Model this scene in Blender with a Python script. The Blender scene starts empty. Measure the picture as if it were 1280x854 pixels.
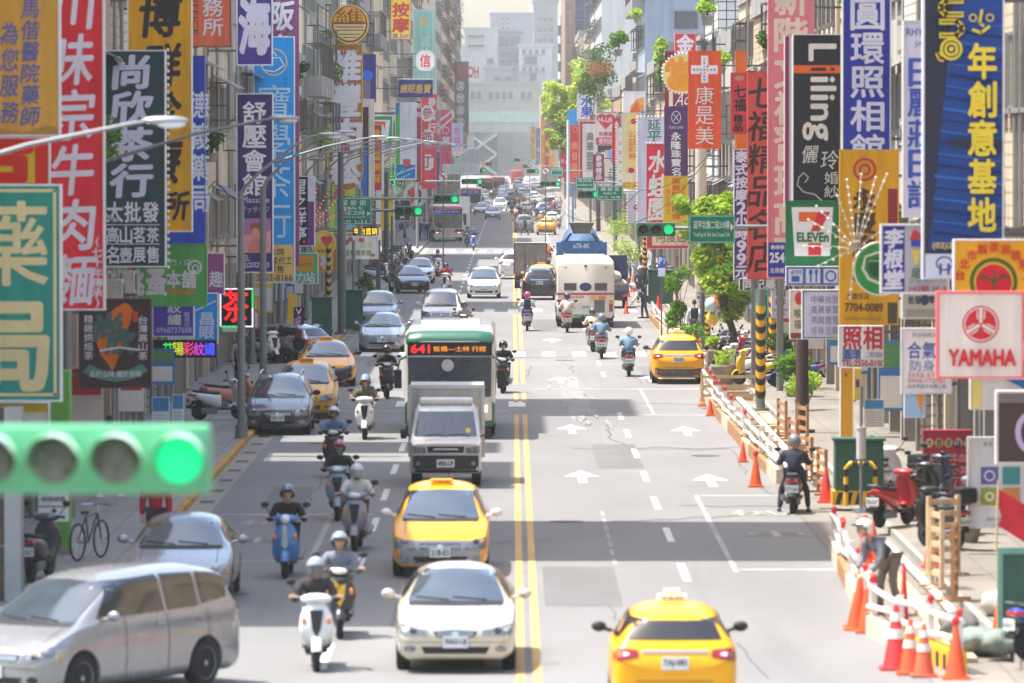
import bpy, bmesh, math, random
from mathutils import Vector, Matrix
from mathutils.bvhtree import BVHTree
SC = bpy.context.scene
COL = SC.collection
RR = random.Random(11)
PI = math.pi
rad = math.radians
# ------------------------------------------------------------------ camera, light, exposure
CAMH = 7.6                      # footbridge over the road
FPX = 7111.0                    # 200 mm lens, in pixels of the 1280 wide photograph
PITCH = math.atan(240 / FPX)
cd = bpy.data.cameras.new('camera')
cam = bpy.data.objects.new('camera', cd)
COL.objects.link(cam)
cam.location = (0, 0, CAMH)
cam.rotation_euler = (PI / 2 - PITCH, 0, 0)
cd.lens, cd.sensor_width = 200, 36
cd.clip_start, cd.clip_end = 1, 9000
cd.dof.use_dof = True
cd.dof.focus_distance = 290
cd.dof.aperture_fstop = 2.8
SC.camera = cam
SUN_EL, SUN_AZ = rad(67), rad(-86)     # azimuth from +Y towards +X
wd = bpy.data.worlds.new('World')
SC.world = wd
wd.use_nodes = True
_n = wd.node_tree.nodes
_sky = _n.new('ShaderNodeTexSky')
_sky.sky_type = 'NISHITA'
_sky.sun_disc = False
_sky.sun_elevation = SUN_EL
_sky.sun_rotation = SUN_AZ
_sky.air_density, _sky.dust_density, _sky.ozone_density = 1.3, 3.0, 0.0
wd.node_tree.links.new(_sky.outputs[0], _n['Background'].inputs[0])
_n['Background'].inputs[1].default_value = 0.15
sl = bpy.data.lights.new('sun', 'SUN')
sl.energy, sl.angle, sl.color = 3.7, rad(0.53), (1.0, 0.97, 0.925)
sun = bpy.data.objects.new('sun', sl)
COL.objects.link(sun)
_sd = Vector((math.sin(SUN_AZ) * math.cos(SUN_EL), math.cos(SUN_AZ) * math.cos(SUN_EL), math.sin(SUN_EL)))
sun.rotation_euler = _sd.to_track_quat('Z', 'Y').to_euler()
sun.location = (-30, 0, 80)
SC.view_settings.view_transform = 'Standard'
SC.view_settings.look = 'None'
SC.view_settings.exposure = 1.32
SC.view_settings.gamma = 1
SC.render.engine = 'CYCLES'
cy = SC.cycles
cy.use_denoising = True
cy.max_bounces, cy.diffuse_bounces, cy.glossy_bounces = 8, 5, 3
cy.transmission_bounces, cy.volume_bounces, cy.transparent_max_bounces = 3, 1, 6
cy.use_adaptive_sampling = True
cy.adaptive_threshold = 0.015
cy.sample_clamp_indirect = 6
cy.caustics_reflective = cy.caustics_refractive = False
# ------------------------------------------------------------------ surveying helpers
_ct, _st = math.cos(PITCH), math.sin(PITCH)
def KK(Y): return FPX / Y                       # pixels per metre at distance Y
def YG(py): return FPX * CAMH / (py - 187.0)    # distance of a ground point seen at row py
def AT(px, py, Y):
 v = (427 - py) / FPX
 d = Y / (_ct + v * _st)
 return Vector(((px - 640) / FPX * d, Y, CAMH + d * (v * _ct - _st)))
# ------------------------------------------------------------------ materials
def lin(c):
 c = c / 255.0
 return c / 12.92 if c <= 0.04045 else ((c + 0.055) / 1.055) ** 2.4
_mats = {}
def M(rgb, rough=0.55, metal=0.0, noise=0.12, scale=3.0, emit=0.0, coat=0.0, spec=0.5, grain=0.0, name=None):
 """paint / plastic / cloth / metal: sRGB colour with slow tonal wear"""
 key = (tuple(rgb), rough, metal, noise, scale, emit, coat, spec, grain)
 if key in _mats: return _mats[key]
 m = bpy.data.materials.new(name or 'surface')
 m.use_nodes = True
 nt = m.node_tree; b = nt.nodes['Principled BSDF']
 col = (lin(rgb[0]), lin(rgb[1]), lin(rgb[2]), 1)
 b.inputs['Base Color'].default_value = col
 b.inputs['Roughness'].default_value = rough
 b.inputs['Metallic'].default_value = metal
 b.inputs['Coat Weight'].default_value = coat
 b.inputs['Coat Roughness'].default_value = 0.06
 b.inputs['Specular IOR Level'].default_value = spec
 if emit:
  b.inputs['Emission Color'].default_value = col
  b.inputs['Emission Strength'].default_value = emit
 elif noise > 0:
  tc = nt.nodes.new('ShaderNodeTexCoord')
  nz = nt.nodes.new('ShaderNodeTexNoise')
  nz.inputs['Scale'].default_value = scale; nz.inputs['Detail'].default_value = 5
  nz.inputs['Roughness'].default_value = 0.65
  if noise == .2:                       # rain streaks run down
   vm = nt.nodes.new('ShaderNodeVectorMath'); vm.operation = 'MULTIPLY'; vm.inputs[1].default_value = (2.4, 2.4, .3)
   nt.links.new(tc.outputs['Object'], vm.inputs[0]); nt.links.new(vm.outputs[0], nz.inputs['Vector'])
  else: nt.links.new(tc.outputs['Object'], nz.inputs['Vector'])
  mr = nt.nodes.new('ShaderNodeMapRange')
  mr.inputs[1].default_value = 0.3; mr.inputs[2].default_value = 0.75
  mr.inputs[3].default_value = 1 - noise * 1.4; mr.inputs[4].default_value = 1 + noise * 0.6
  nt.links.new(nz.outputs[0], mr.inputs[0])
  mx = nt.nodes.new('ShaderNodeVectorMath'); mx.operation = 'SCALE'
  mx.inputs[0].default_value = col[:3]
  nt.links.new(mr.outputs[0], mx.inputs['Scale'])
  nt.links.new(mx.outputs[0], b.inputs['Base Color'])
  mr2 = nt.nodes.new('ShaderNodeMapRange')
  mr2.inputs[3].default_value = max(0.02, rough - 0.12); mr2.inputs[4].default_value = min(1, rough + 0.15)
  nt.links.new(nz.outputs[0], mr2.inputs[0]); nt.links.new(mr2.outputs[0], b.inputs['Roughness'])
 _mats[key] = m
 return m
def wall_mat(base, grout=None, sx=0.5, sy=0.25, stain=0.35, rough=0.8):
 """tiled or rendered house wall with vertical rain streaks"""
 key = ('wall', tuple(base), grout, sx, sy, stain)
 if key in _mats: return _mats[key]
 m = bpy.data.materials.new('house_wall'); m.use_nodes = True
 nt = m.node_tree; N = nt.nodes; L = nt.links; b = N['Principled BSDF']
 b.inputs['Roughness'].default_value = rough
 geo = N.new('ShaderNodeNewGeometry')
 sep = N.new('ShaderNodeSeparateXYZ'); L.new(geo.outputs['Position'], sep.inputs[0])
 add = N.new('ShaderNodeMath'); add.operation = 'ADD'
 L.new(sep.outputs[0], add.inputs[0]); L.new(sep.outputs[1], add.inputs[1])
 cmb = N.new('ShaderNodeCombineXYZ'); L.new(add.outputs[0], cmb.inputs[0]); L.new(sep.outputs[2], cmb.inputs[1])
 col = [lin(c) for c in base]
 if grout:
  br = N.new('ShaderNodeTexBrick')
  br.inputs['Color1'].default_value = (*col, 1)
  br.inputs['Color2'].default_value = (*[c * 0.86 for c in col], 1)
  br.inputs['Mortar'].default_value = (*[lin(c) for c in grout], 1)
  br.inputs['Scale'].default_value = 1; br.inputs['Mortar Size'].default_value = 0.03
  br.inputs['Brick Width'].default_value = sx; br.inputs['Row Height'].default_value = sy
  br.offset = 0
  L.new(cmb.outputs[0], br.inputs['Vector']); src = br.outputs[0]
 else:
  rgb = N.new('ShaderNodeRGB'); rgb.outputs[0].default_value = (*col, 1); src = rgb.outputs[0]
 sc = N.new('ShaderNodeVectorMath'); sc.operation = 'MULTIPLY'; sc.inputs[1].default_value = (1.1, 0.09, 1)
 L.new(cmb.outputs[0], sc.inputs[0])
 nz = N.new('ShaderNodeTexNoise'); nz.inputs['Scale'].default_value = 1.3; nz.inputs['Detail'].default_value = 6
 L.new(sc.outputs[0], nz.inputs['Vector'])
 mr = N.new('ShaderNodeMapRange'); mr.inputs[1].default_value = 0.38; mr.inputs[2].default_value = 0.7
 mr.inputs[3].default_value = 1.06; mr.inputs[4].default_value = 1 - stain
 L.new(nz.outputs[0], mr.inputs[0])
 mx = N.new('ShaderNodeVectorMath'); mx.operation = 'SCALE'
 L.new(src, mx.inputs[0]); L.new(mr.outputs[0], mx.inputs['Scale']); L.new(mx.outputs[0], b.inputs['Base Color'])
 _mats[key] = m
 return m
def ground_mat(name, base, patch, scale, grain, stains=0.0, slabs=None, run=.12):
 m = bpy.data.materials.new(name); m.use_nodes = True
 nt = m.node_tree; N = nt.nodes; L = nt.links; b = N['Principled BSDF']
 b.inputs['Roughness'].default_value = 0.85
 geo = N.new('ShaderNodeNewGeometry')
 col = [lin(c) for c in base]
 n1 = N.new('ShaderNodeTexNoise'); n1.inputs['Scale'].default_value = scale; n1.inputs['Detail'].default_value = 7
 mp = N.new('ShaderNodeVectorMath'); mp.operation = 'MULTIPLY'; mp.inputs[1].default_value = (1.0, 0.22, 1)
 L.new(geo.outputs['Position'], mp.inputs[0]); L.new(mp.outputs[0], n1.inputs['Vector'])
 n2 = N.new('ShaderNodeTexNoise'); n2.inputs['Scale'].default_value = 55; n2.inputs['Detail'].default_value = 3
 L.new(geo.outputs['Position'], n2.inputs['Vector'])
 r1 = N.new('ShaderNodeMapRange'); r1.inputs[1].default_value = .3; r1.inputs[2].default_value = .7
 r1.inputs[3].default_value = 1 - patch; r1.inputs[4].default_value = 1 + patch
 L.new(n1.outputs[0], r1.inputs[0])
 r2 = N.new('ShaderNodeMapRange'); r2.inputs[1].default_value = .3; r2.inputs[2].default_value = .7
 r2.inputs[3].default_value = 1 - grain; r2.inputs[4].default_value = 1 + grain
 L.new(n2.outputs[0], r2.inputs[0])
 mu = N.new('ShaderNodeMath'); mu.operation = 'MULTIPLY'
 L.new(r1.outputs[0], mu.inputs[0]); L.new(r2.outputs[0], mu.inputs[1])
 fac = mu.outputs[0]
 if stains:
  n3 = N.new('ShaderNodeTexNoise'); n3.inputs['Scale'].default_value = 0.55; n3.inputs['Detail'].default_value = 9
  n3.inputs['Roughness'].default_value = .75
  mp2 = N.new('ShaderNodeVectorMath'); mp2.operation = 'MULTIPLY'; mp2.inputs[1].default_value = (1.0, run, 1)
  L.new(geo.outputs['Position'], mp2.inputs[0]); L.new(mp2.outputs[0], n3.inputs['Vector'])
  r3 = N.new('ShaderNodeMapRange'); r3.inputs[1].default_value = .56; r3.inputs[2].default_value = .74
  r3.inputs[3].default_value = 1; r3.inputs[4].default_value = 1 - stains
  L.new(n3.outputs[0], r3.inputs[0])
  m3 = N.new('ShaderNodeMath'); m3.operation = 'MULTIPLY'; L.new(fac, m3.inputs[0]); L.new(r3.outputs[0], m3.inputs[1])
  fac = m3.outputs[0]
 mx = N.new('ShaderNodeVectorMath'); mx.operation = 'SCALE'; L.new(fac, mx.inputs['Scale'])
 if slabs:
  br = N.new('ShaderNodeTexBrick'); br.inputs['Color1'].default_value = (*col, 1)
  br.inputs['Color2'].default_value = (*[c * .85 for c in col], 1); br.inputs['Mortar'].default_value = (*[c * .5 for c in col], 1)
  br.inputs['Scale'].default_value = 1; br.inputs['Brick Width'].default_value = slabs; br.inputs['Row Height'].default_value = slabs
  br.inputs['Mortar Size'].default_value = 0.012; br.offset = 0
  L.new(geo.outputs['Position'], br.inputs['Vector']); L.new(br.outputs[0], mx.inputs[0])
 else:
  mx.inputs[0].default_value = col
 L.new(mx.outputs[0], b.inputs['Base Color'])
 return m
GLASS = M((30, 36, 40), rough=0.06, noise=0.0, spec=1.0, coat=1.0)
GLASSB = M((70, 86, 96), rough=0.12, noise=0.1, spec=0.9, scale=1.0)
BLACK = M((24, 24, 26), rough=0.6)
RUBBER = M((28, 28, 29), rough=0.9)
CHROME = M((205, 208, 212), rough=0.22, metal=0.9, noise=0.05)
ALU = M((165, 168, 170), rough=0.45, metal=0.5)
GREYP = M((120, 124, 126), rough=0.5, metal=0.3)
WHITE = M((225, 225, 222), rough=0.45)
LAMPW = M((225, 228, 230), rough=0.15, noise=0.05, coat=1.0)
REDL = M((190, 25, 25), rough=0.2, noise=0.05, coat=1.0)
ORANGEL = M((235, 130, 20), rough=0.2, noise=0.05, coat=1.0)
# ------------------------------------------------------------------ mesh building
class MB:
 def __init__(s): s.v = []; s.f = []; s.m = []
 def add(s, vs, fs, mi=0, mt=None):
  o = len(s.v)
  s.v += [tuple(mt @ Vector(q)) for q in vs] if mt is not None else [tuple(q) for q in vs]
  for f in fs: s.f.append([o + i for i in f]); s.m.append(mi)
  return s
 def box(s, x0, x1, y0, y1, z0, z1, mi=0, mt=None):
  return s.add([(x0, y0, z0), (x1, y0, z0), (x1, y1, z0), (x0, y1, z0), (x0, y0, z1), (x1, y0, z1), (x1, y1, z1), (x0, y1, z1)],
      [(0, 3, 2, 1), (4, 5, 6, 7), (0, 1, 5, 4), (1, 2, 6, 5), (2, 3, 7, 6), (3, 0, 4, 7)], mi, mt)
 def bbox(s, x0, x1, y0, y1, z0, z1, b=0.02, mi=0, mt=None):
  """box with chamfered edges"""
  bm = bmesh.new()
  bmesh.ops.create_cube(bm, size=1)
  for q in bm.verts:
   q.co = Vector((x0 if q.co.x < 0 else x1, y0 if q.co.y < 0 else y1, z0 if q.co.z < 0 else z1))
  bmesh.ops.bevel(bm, geom=bm.edges[:], offset=b, segments=2, affect='EDGES', profile=0.6)
  bm.verts.index_update()
  s.add([q.co[:] for q in bm.verts], [[q.index for q in f.verts] for f in bm.faces], mi, mt)
  bm.free(); return s
 def cyl(s, p0, p1, r0, r1=None, n=10, mi=0, caps=True):
  r1 = r0 if r1 is None else r1
  p0, p1 = Vector(p0), Vector(p1); d = (p1 - p0)
  if d.length < 1e-6: return s
  q = d.to_track_quat('Z', 'Y')
  vs = []
  for p, r in ((p0, r0), (p1, r1)):
   for i in range(n):
    a = 2 * PI * i / n
    vs.append(p + q @ Vector((math.cos(a) * r, math.sin(a) * r, 0)))
  fs = [(i, (i + 1) % n, n + (i + 1) % n, n + i) for i in range(n)]
  if caps: fs += [tuple(range(n - 1, -1, -1)), tuple(range(n, 2 * n))]
  return s.add(vs, fs, mi)
 def tube(s, pts, r, n=8, mi=0):
  """continuous bent tube; r a number or one per point"""
  pts = [Vector(p) for p in pts]; k = len(pts)
  rs = r if isinstance(r, (list, tuple)) else [r] * k
  vs = []; ref = None
  for i, p in enumerate(pts):
   d = (pts[min(i + 1, k - 1)] - pts[max(i - 1, 0)]).normalized()
   if ref is None: ref = d.orthogonal().normalized()
   u = (ref - d * ref.dot(d)).normalized(); ref = u; w = d.cross(u)
   for j in range(n):
    a = 2 * PI * j / n
    vs.append(p + (u * math.cos(a) + w * math.sin(a)) * rs[i])
  fs = []
  for i in range(k - 1):
   for j in range(n):
    fs.append((i * n + j, i * n + (j + 1) % n, (i + 1) * n + (j + 1) % n, (i + 1) * n + j))
  fs += [tuple(range(n - 1, -1, -1)), tuple(range((k - 1) * n, k * n))]
  return s.add(vs, fs, mi)
 def ell(s, c, r, n=12, m=8, mi=0, mt=None, z0=-1.0):
  vs = []; fs = []
  a0 = math.asin(z0)
  for j in range(m + 1):
   t = a0 + (PI / 2 - a0) * j / m
   for i in range(n):
    a = 2 * PI * i / n
    vs.append((c[0] + r[0] * math.cos(t) * math.cos(a), c[1] + r[1] * math.cos(t) * math.sin(a), c[2] + r[2] * math.sin(t)))
  for j in range(m):
   for i in range(n):
    fs.append((j * n + i, j * n + (i + 1) % n, (j + 1) * n + (i + 1) % n, (j + 1) * n + i))
  fs.append(tuple(range(n - 1, -1, -1)))
  return s.add(vs, fs, mi, mt)
 def prism(s, pts, y0, y1, mi=0, mt=None):
  """polygon in x,z extruded along y"""
  n = len(pts)
  a = sum(pts[i][0] * pts[(i + 1) % n][1] - pts[(i + 1) % n][0] * pts[i][1] for i in range(n))
  if a < 0: pts = pts[::-1]
  vs = [(p[0], y0, p[1]) for p in pts] + [(p[0], y1, p[1]) for p in pts]
  fs = [tuple(range(n)), tuple(range(2 * n - 1, n - 1, -1))] + [(i, n + i, n + (i + 1) % n, (i + 1) % n) for i in range(n)]
  return s.add(vs, fs, mi, mt)
 def lathe(s, prof, n=16, mi=0, mt=None):
  vs = []; fs = []
  for (r, z) in prof:
   for i in range(n):
    a = 2 * PI * i / n; vs.append((r * math.cos(a), r * math.sin(a), z))
  for j in range(len(prof) - 1):
   for i in range(n):
    fs.append((j * n + i, j * n + (i + 1) % n, (j + 1) * n + (i + 1) % n, (j + 1) * n + i))
  fs.append(tuple(range(n - 1, -1, -1))); fs.append(tuple(range((len(prof) - 1) * n, len(prof) * n)))
  return s.add(vs, fs, mi, mt)
 def loft(s, rings, mi=0, closed=True, caps=True, mt=None):
  n = len(rings[0]); vs = [p for r in rings for p in r]; fs = []
  for j in range(len(rings) - 1):
   for i in range(n if closed else n - 1):
    fs.append((j * n + i, j * n + (i + 1) % n, (j + 1) * n + (i + 1) % n, (j + 1) * n + i))
  if caps: fs += [tuple(range(n - 1, -1, -1)), tuple(range((len(rings) - 1) * n, len(rings) * n))]
  return s.add(vs, fs, mi, mt)
 def mesh(s, name, mats, smooth=None, sub=0, fix=True):
  me = bpy.data.meshes.new(name)
  me.from_pydata(s.v, [], s.f)
  for m in (mats if isinstance(mats, (list, tuple)) else [mats]): me.materials.append(m)
  if any(s.m): me.polygons.foreach_set('material_index', s.m)
  if fix:
   bm = bmesh.new(); bm.from_mesh(me); bmesh.ops.recalc_face_normals(bm, faces=bm.faces[:]); bm.to_mesh(me); bm.free()
  if smooth is not None:
   me.polygons.foreach_set('use_smooth', [True] * len(me.polygons))
   me.set_sharp_from_angle(angle=rad(smooth))
  me.update()
  return me
 def build(s, name, mats, parent=None, smooth=None, fix=True, **kw):
  if not s.f: return None
  o = bpy.data.objects.new(name, s.mesh(name, mats, smooth, fix=fix))
  COL.objects.link(o)
  if parent is not None: o.parent = parent
  for k, q in kw.items(): o[k] = q
  return o
def evaluated(o):
 """swap an object's modifiers for the mesh they make"""
 bpy.context.view_layer.update()
 dg = bpy.context.evaluated_depsgraph_get()
 me = bpy.data.meshes.new_from_object(o.evaluated_get(dg))
 o.modifiers.clear(); o.data = me
 return o
def thing(name, label, cat, loc=(0, 0, 0), rz=0.0, group=None):
 o = bpy.data.objects.new(name, None); COL.objects.link(o)
 o.empty_display_size = 0.2
 o.location = loc; o.rotation_euler = (0, 0, rz); o['label'] = label; o['category'] = cat
 if group: o['group'] = group
 return o
def tag(o, label, cat, group=None):
 o['label'] = label; o['category'] = cat
 if group: o['group'] = group
 return o
KIDS = {}
def kids(o): return [c for c in o.children]
def dup(root, loc, rz=None, label=None, group=None, swap=None, scale=None):
 """copy of a thing with copies of its parts and sub-parts; swap = {part name: material}"""
 def cp(o, par):
  c = o.copy(); COL.objects.link(c); c.parent = par
  if swap:
   base = o.name.split('.')[0]
   if base in swap:
    c.data = o.data.copy(); c.data.materials[0] = swap[base]
  for k in o.children: cp(k, c)
  return c
 r = cp(root, None)
 r.location = loc
 if rz is not None: r.rotation_euler = (0, 0, rz)
 if label: r['label'] = label
 if group: r['group'] = group
 if scale: r.scale = (scale, scale, scale)
 return r
def struct(o): o['kind'] = 'structure'; return o
# ------------------------------------------------------------------ lettering
_gl = {}
def glyph(t):
 key = t
 if key not in _gl:
  cu = bpy.data.curves.new('t', 'FONT'); cu.body = t; cu.size = 1; cu.resolution_u = 2; 
  ob = bpy.data.objects.new('t', cu); me = ob.to_mesh()
  vs = [(q.co.x, q.co.y) for q in me.vertices]; fs = [tuple(p.vertices) for p in me.polygons]
  ob.to_mesh_clear(); bpy.data.objects.remove(ob); bpy.data.curves.remove(cu)
  _gl[key] = (vs, fs)
 return _gl[key]
def put_text(mb, t, x0, z0, x1, z1, y, mode='h', w=0.012, shear=0.0, fill=0.9, mi=0):
 """lettering inside the rectangle x0..x1, z0..z1 of the plane y. h one line, v a column of signs, r a line turned clockwise"""
 shifts = [(0, 0)]
 if w > .008: shifts += [(w, 0), (-w, 0), (0, w), (0, -w)]
 if w > .028: shifts += [(w * .7, w * .7), (-w * .7, w * .7), (w * .7, -w * .7), (-w * .7, -w * .7)]
 def put(vs, fs, a0, b0, a1, b1, even):
  if not vs: return
  mnx = min(q[0] for q in vs); mxx = max(q[0] for q in vs); mny = min(q[1] for q in vs); mxy = max(q[1] for q in vs)
  sx = (a1 - a0) / max(1e-6, mxx - mnx); sy = (b1 - b0) / max(1e-6, mxy - mny)
  if even:
   k = min(sx, sy); sx = min(sx, k * 1.25); sy = min(sy, k * 1.25)
  cx, cz = (a0 + a1) / 2, (b0 + b1) / 2; mx_, my_ = (mnx + mxx) / 2, (mny + mxy) / 2
  for i, (dx, dy) in enumerate(shifts):       # heavier strokes: the same sign laid over itself
   out = []
   for q in vs:
    u = (q[0] + dx - mx_) * sx; z = (q[1] + dy - my_) * sy
    out.append((cx + u + shear * z, y - i * .0003, cz + z + shear * 0.35 * u))
   mb.add(out, fs, mi)
 if mode == 'h':
  put(*glyph(t), x0, z0, x1, z1, False)
 elif mode == 'r':
  vs, fs = glyph(t)
  put([(q[1], -q[0]) for q in vs], fs, x0, z0, x1, z1, False)
 elif mode == 'v':
  n = len(t); h = (z1 - z0) / n
  for i, ch in enumerate(t):
   if ch == ' ': continue
   c = z1 - (i + 0.5) * h; hw = (x1 - x0) / 2; g = h * fill / 2
   vs, fs = glyph(ch)
   put(vs, fs, x0, c - g, x1, c + g, True)
 elif mode == 'c':                       # a line of signs, one cell each
  n = len(t); wd_ = (x1 - x0) / n
  for i, ch in enumerate(t):
   if ch == ' ': continue
   c = x0 + (i + 0.5) * wd_; g = wd_ * fill / 2
   vs, fs = glyph(ch)
   put(vs, fs, c - g, z0, c + g, z1, True)
# ------------------------------------------------------------------ the setting
def sheet(name, x0, x1, y0, y1, z, m):
 mb = MB(); mb.add([(x0, y0, z), (x1, y0, z), (x1, y1, z), (x0, y1, z)], [(0, 1, 2, 3)])
 return struct(mb.build(name, m))
M_ROAD = ground_mat('asphalt', (118, 116, 114), 0.12, 0.35, 0.10, 0.18, run=.03)
M_WALKL = ground_mat('pavement_slabs', (150, 145, 138), 0.12, 0.5, 0.06, 0.2, slabs=0.6)
M_WALKR = ground_mat('pale_concrete', (128, 121, 111), 0.14, 0.6, 0.06, 0.22, slabs=1.2)
M_GUT = ground_mat('gutter_concrete', (142, 136, 126), 0.15, 0.5, 0.06, 0.2)
M_LAND = ground_mat('land', (116, 112, 104), 0.12, 0.08, 0.03)
sheet('ground', -900, 900, -40, 5200, -0.03, M_LAND)
sheet('road', -6.9, 6.4, -20, 1640, 0.0, M_ROAD)
sheet('side_street', -70, -6.9, 70, 90.6, 0.0, M_ROAD)
sheet('side_street', 12.5, 60, 40, 80, 0.0, M_ROAD)
def slab(name, x0, x1, y0, y1, z, m):
 mb = MB(); mb.box(x0, x1, y0, y1, -0.02, z); return struct(mb.build(name, m))
slab('pavement', -13.5, -6.98, 91, 1640, 0.13, M_WALKL)
slab('pavement', 7.55, 13.5, 74, 1640, 0.13, M_WALKR)
sheet('gutter', -6.84, -6.32, 91, 1640, 0.004, M_GUT)
sheet('dug_up_lane', 5.95, 7.44, 74, 420, 0.005, M_WALKR)
M_KERBY = M((196, 150, 60), rough=0.8, noise=0.4, scale=1.2)
M_KERB = M((160, 156, 148), rough=0.85, noise=0.25)
mb = MB(); mb.box(-6.98, -6.84, 91, 230, -0.02, 0.145); struct(mb.build('yellow_kerb', M_KERBY))
mb = MB(); mb.box(-6.98, -6.84, 230, 1640, -0.02, 0.145); struct(mb.build('kerb', M_KERB))
mb = MB(); mb.box(7.44, 7.55, 74, 1640, -0.02, 0.14); struct(mb.build('kerb', M_KERB))
# drain grids in the left gutter
mb = MB()
for y in range(94, 240, 4):
 mb.add([(-6.72, y, .008), (-6.42, y, .008), (-6.42, y + .9, .008), (-6.72, y + .9, .008)], [(0, 1, 2, 3)])
struct(mb.build('gutter_drain_markings', BLACK))
M_LINE = ground_mat('white_road_paint', (200, 198, 194), 0.12, 1.2, 0.1, 0.25)
M_WORN = ground_mat('worn_road_paint', (150, 148, 144), 0.2, 1.5, 0.15, 0.3)
M_YEL = ground_mat('yellow_road_paint', (190, 152, 92), 0.12, 0.9, 0.1, 0.2)
def quad(mb, x0, x1, y0, y1, z=0.005): mb.add([(x0, y0, z), (x1, y0, z), (x1, y1, z), (x0, y1, z)], [(0, 1, 2, 3)])
ye = MB()
for (a, b) in ((20, 163), (171, 178), (184, 206), (216, 262), (275, 415), (440, 700), (730, 1100)):
 quad(ye, 0.06, 0.19, a, b); quad(ye, 0.30, 0.43, a, b)
struct(ye.build('yellow_road_markings', M_YEL))
wh = MB(); WO = MB()
y = 30.0
while y < 900:
 if not (162 < y < 184 or 203 < y < 222 or 258 < y < 282 or 410 < y < 440):
  quad(wh, 3.02, 3.16, y, y + 4.2)
  quad(wh, -2.86, -2.72, y + 3, y + 7.2)
 y += 10
for (x0, x1, y0, y1) in ((3.97, 4.11, 102, 125), (-3.82, -3.66, 106, 118.5), (4.11, 6.3, 102.4, 103), (4.11, 6.3, 124.4, 125),
       (0.6, 6.1, 180, 180.7), (0.6, 6.1, 162.4, 163), (-6.1, -2.9, 104.6, 105.1), (-6.1, -2.9, 118, 118.6), (-6.1, -0.1, 165, 165.6),
       (-6.1, 0, 222, 222.6), (.6, 6, 201, 201.5), (4.0, 4.14, 163, 180), (-6.2, 0, 283, 283.8), (.6, 6, 256, 256.7)):
 quad(WO, x0 + .02, x1 - .02, y0 + .08, y1 - .08)
def zebra(x0, x1, y0, y1, step=1.12, w=0.5):
 x = x0
 while x < x1: quad(wh, x, x + w, y0, y1); x += step
zebra(-5.6, 5.9, 209, 213.4); zebra(-5.7, 0.2, 168, 171.6); zebra(-5.8, 5.8, 266, 271); zebra(-5.8, 5.8, 420, 430); zebra(-5.8, 5.8, 705, 720)
def arrow(x, y, L=5.0):
 wh.add([(x - .1, y, .005), (x + .1, y, .005), (x + .1, y + L * .5, .005), (x - .1, y + L * .5, .005)], [(0, 1, 2, 3)])
 wh.add([(x - .42, y + L * .5, .005), (x + .42, y + L * .5, .005), (x, y + L, .005)], [(0, 1, 2)])
for (x, y) in ((1.62, 129.5), (4.55, 128), (1.62, 152), (4.7, 151), (1.6, 185), (1.6, 224), (-1.3, 176), (-1.4, 300), (1.6, 300), (4.6, 186)): arrow(x, y)
def ground_text(mb, t, x0, x1, y0, y1):
 g = MB(); put_text(g, t, x0, y0, x1, y1, 0, 'c', 0.01)
 mb.add([(q[0], q[2], 0.006 - q[1]) for q in g.v], g.f)
struct(wh.build('white_road_markings', M_LINE))
wo = WO
for i, ch in enumerate('機車'): ground_text(wo, ch, 4.45, 6.0, 116 - i * 6.5, 121.5 - i * 6.5)
for i, ch in enumerate('機車'): ground_text(wo, ch, -5.6, -4.3, 108.5 + (1 - i) * 5, 112.5 + (1 - i) * 5)
yy = 104
while yy < 118: quad(wo, 1.85, 1.93, yy, yy + 1.6); yy += 2.3
struct(wo.build('worn_road_markings', M_WORN))
# lime wash spilt on the lane near the stop line
rr = random.Random(4)
sp = MB()
pts = []
for i in range(36):
 a = 2 * PI * i / 36; q = 1 + rr.uniform(-.35, .25)
 pts.append((1.95 + math.cos(a) * .36 * q, 174 + math.sin(a) * 15 * q, 0.007))
sp.add(pts, [tuple(range(36))])
for k in range(30):
 x, y = 1.95 + rr.gauss(0, .38), 170 + rr.gauss(0, 9); w, l = rr.uniform(.03, .1), rr.uniform(.6, 2.6)
 sp.add([(x - w, y, .0085 + k * .0006), (x, y - l, .0085 + k * .0006), (x + w, y, .0085 + k * .0006), (x, y + l, .0085 + k * .0006)], [(0, 1, 2, 3)])
struct(sp.build('lime_spill_marking', ground_mat('lime', (133, 131, 128), .2, 1.5, .15, .3)))
# repair patches and manhole covers
pa = MB()
for (x, y, w, l) in ((-1.6, 92.8, .7, 5), (1.2, 99, 1.3, 9), (-4.9, 124, .9, 8), (2.6, 141, 1.1, 11), (4.9, 192, 1, 14), (-4.6, 205, 1.2, 12), (1.4, 246, 1, 17), (-3.9, 250, 1, 10)):
 quad(pa, x - w / 2, x + w / 2, y - l / 2, y + l / 2, 0.0035)
struct(pa.build('road_repair_patches', ground_mat('patched_asphalt', (104, 102, 100), .12, .5, .08, .15)))
ck = MB()
for k in range(34):
 x, y = rr.uniform(-6, 6), rr.uniform(70, 210); along = rr.random() < .6; w = rr.uniform(.012, .03)
 for i in range(rr.randint(6, 16)):
  nx, ny = (x + rr.gauss(0, .05), y + rr.uniform(.5, 1.1)) if along else (x + rr.uniform(.2, .45), y + rr.gauss(0, .25))
  z = .0045 + (k * 17 + i) * 1e-6; o = (w, 0) if along else (0, w * 5)
  ck.add([(x - o[0], y - o[1], z), (x + o[0], y + o[1], z), (nx + o[0], ny + o[1], z), (nx - o[0], ny - o[1], z)], [(0, 1, 2, 3)]); x, y = nx, ny
struct(ck.build('road_crack_markings', M((94, 92, 90), rough=.9)))
mh = MB()
for (x, y) in ((-4.85, 97), (1.1, 116), (-1.2, 140), (-4.9, 147), (4.8, 141), (1.9, 205), (-4, 230)):
 mh.add([(x + .36 * math.cos(i * PI / 10), y + .36 * math.sin(i * PI / 10), .009) for i in range(20)], [tuple(range(20))])
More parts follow.
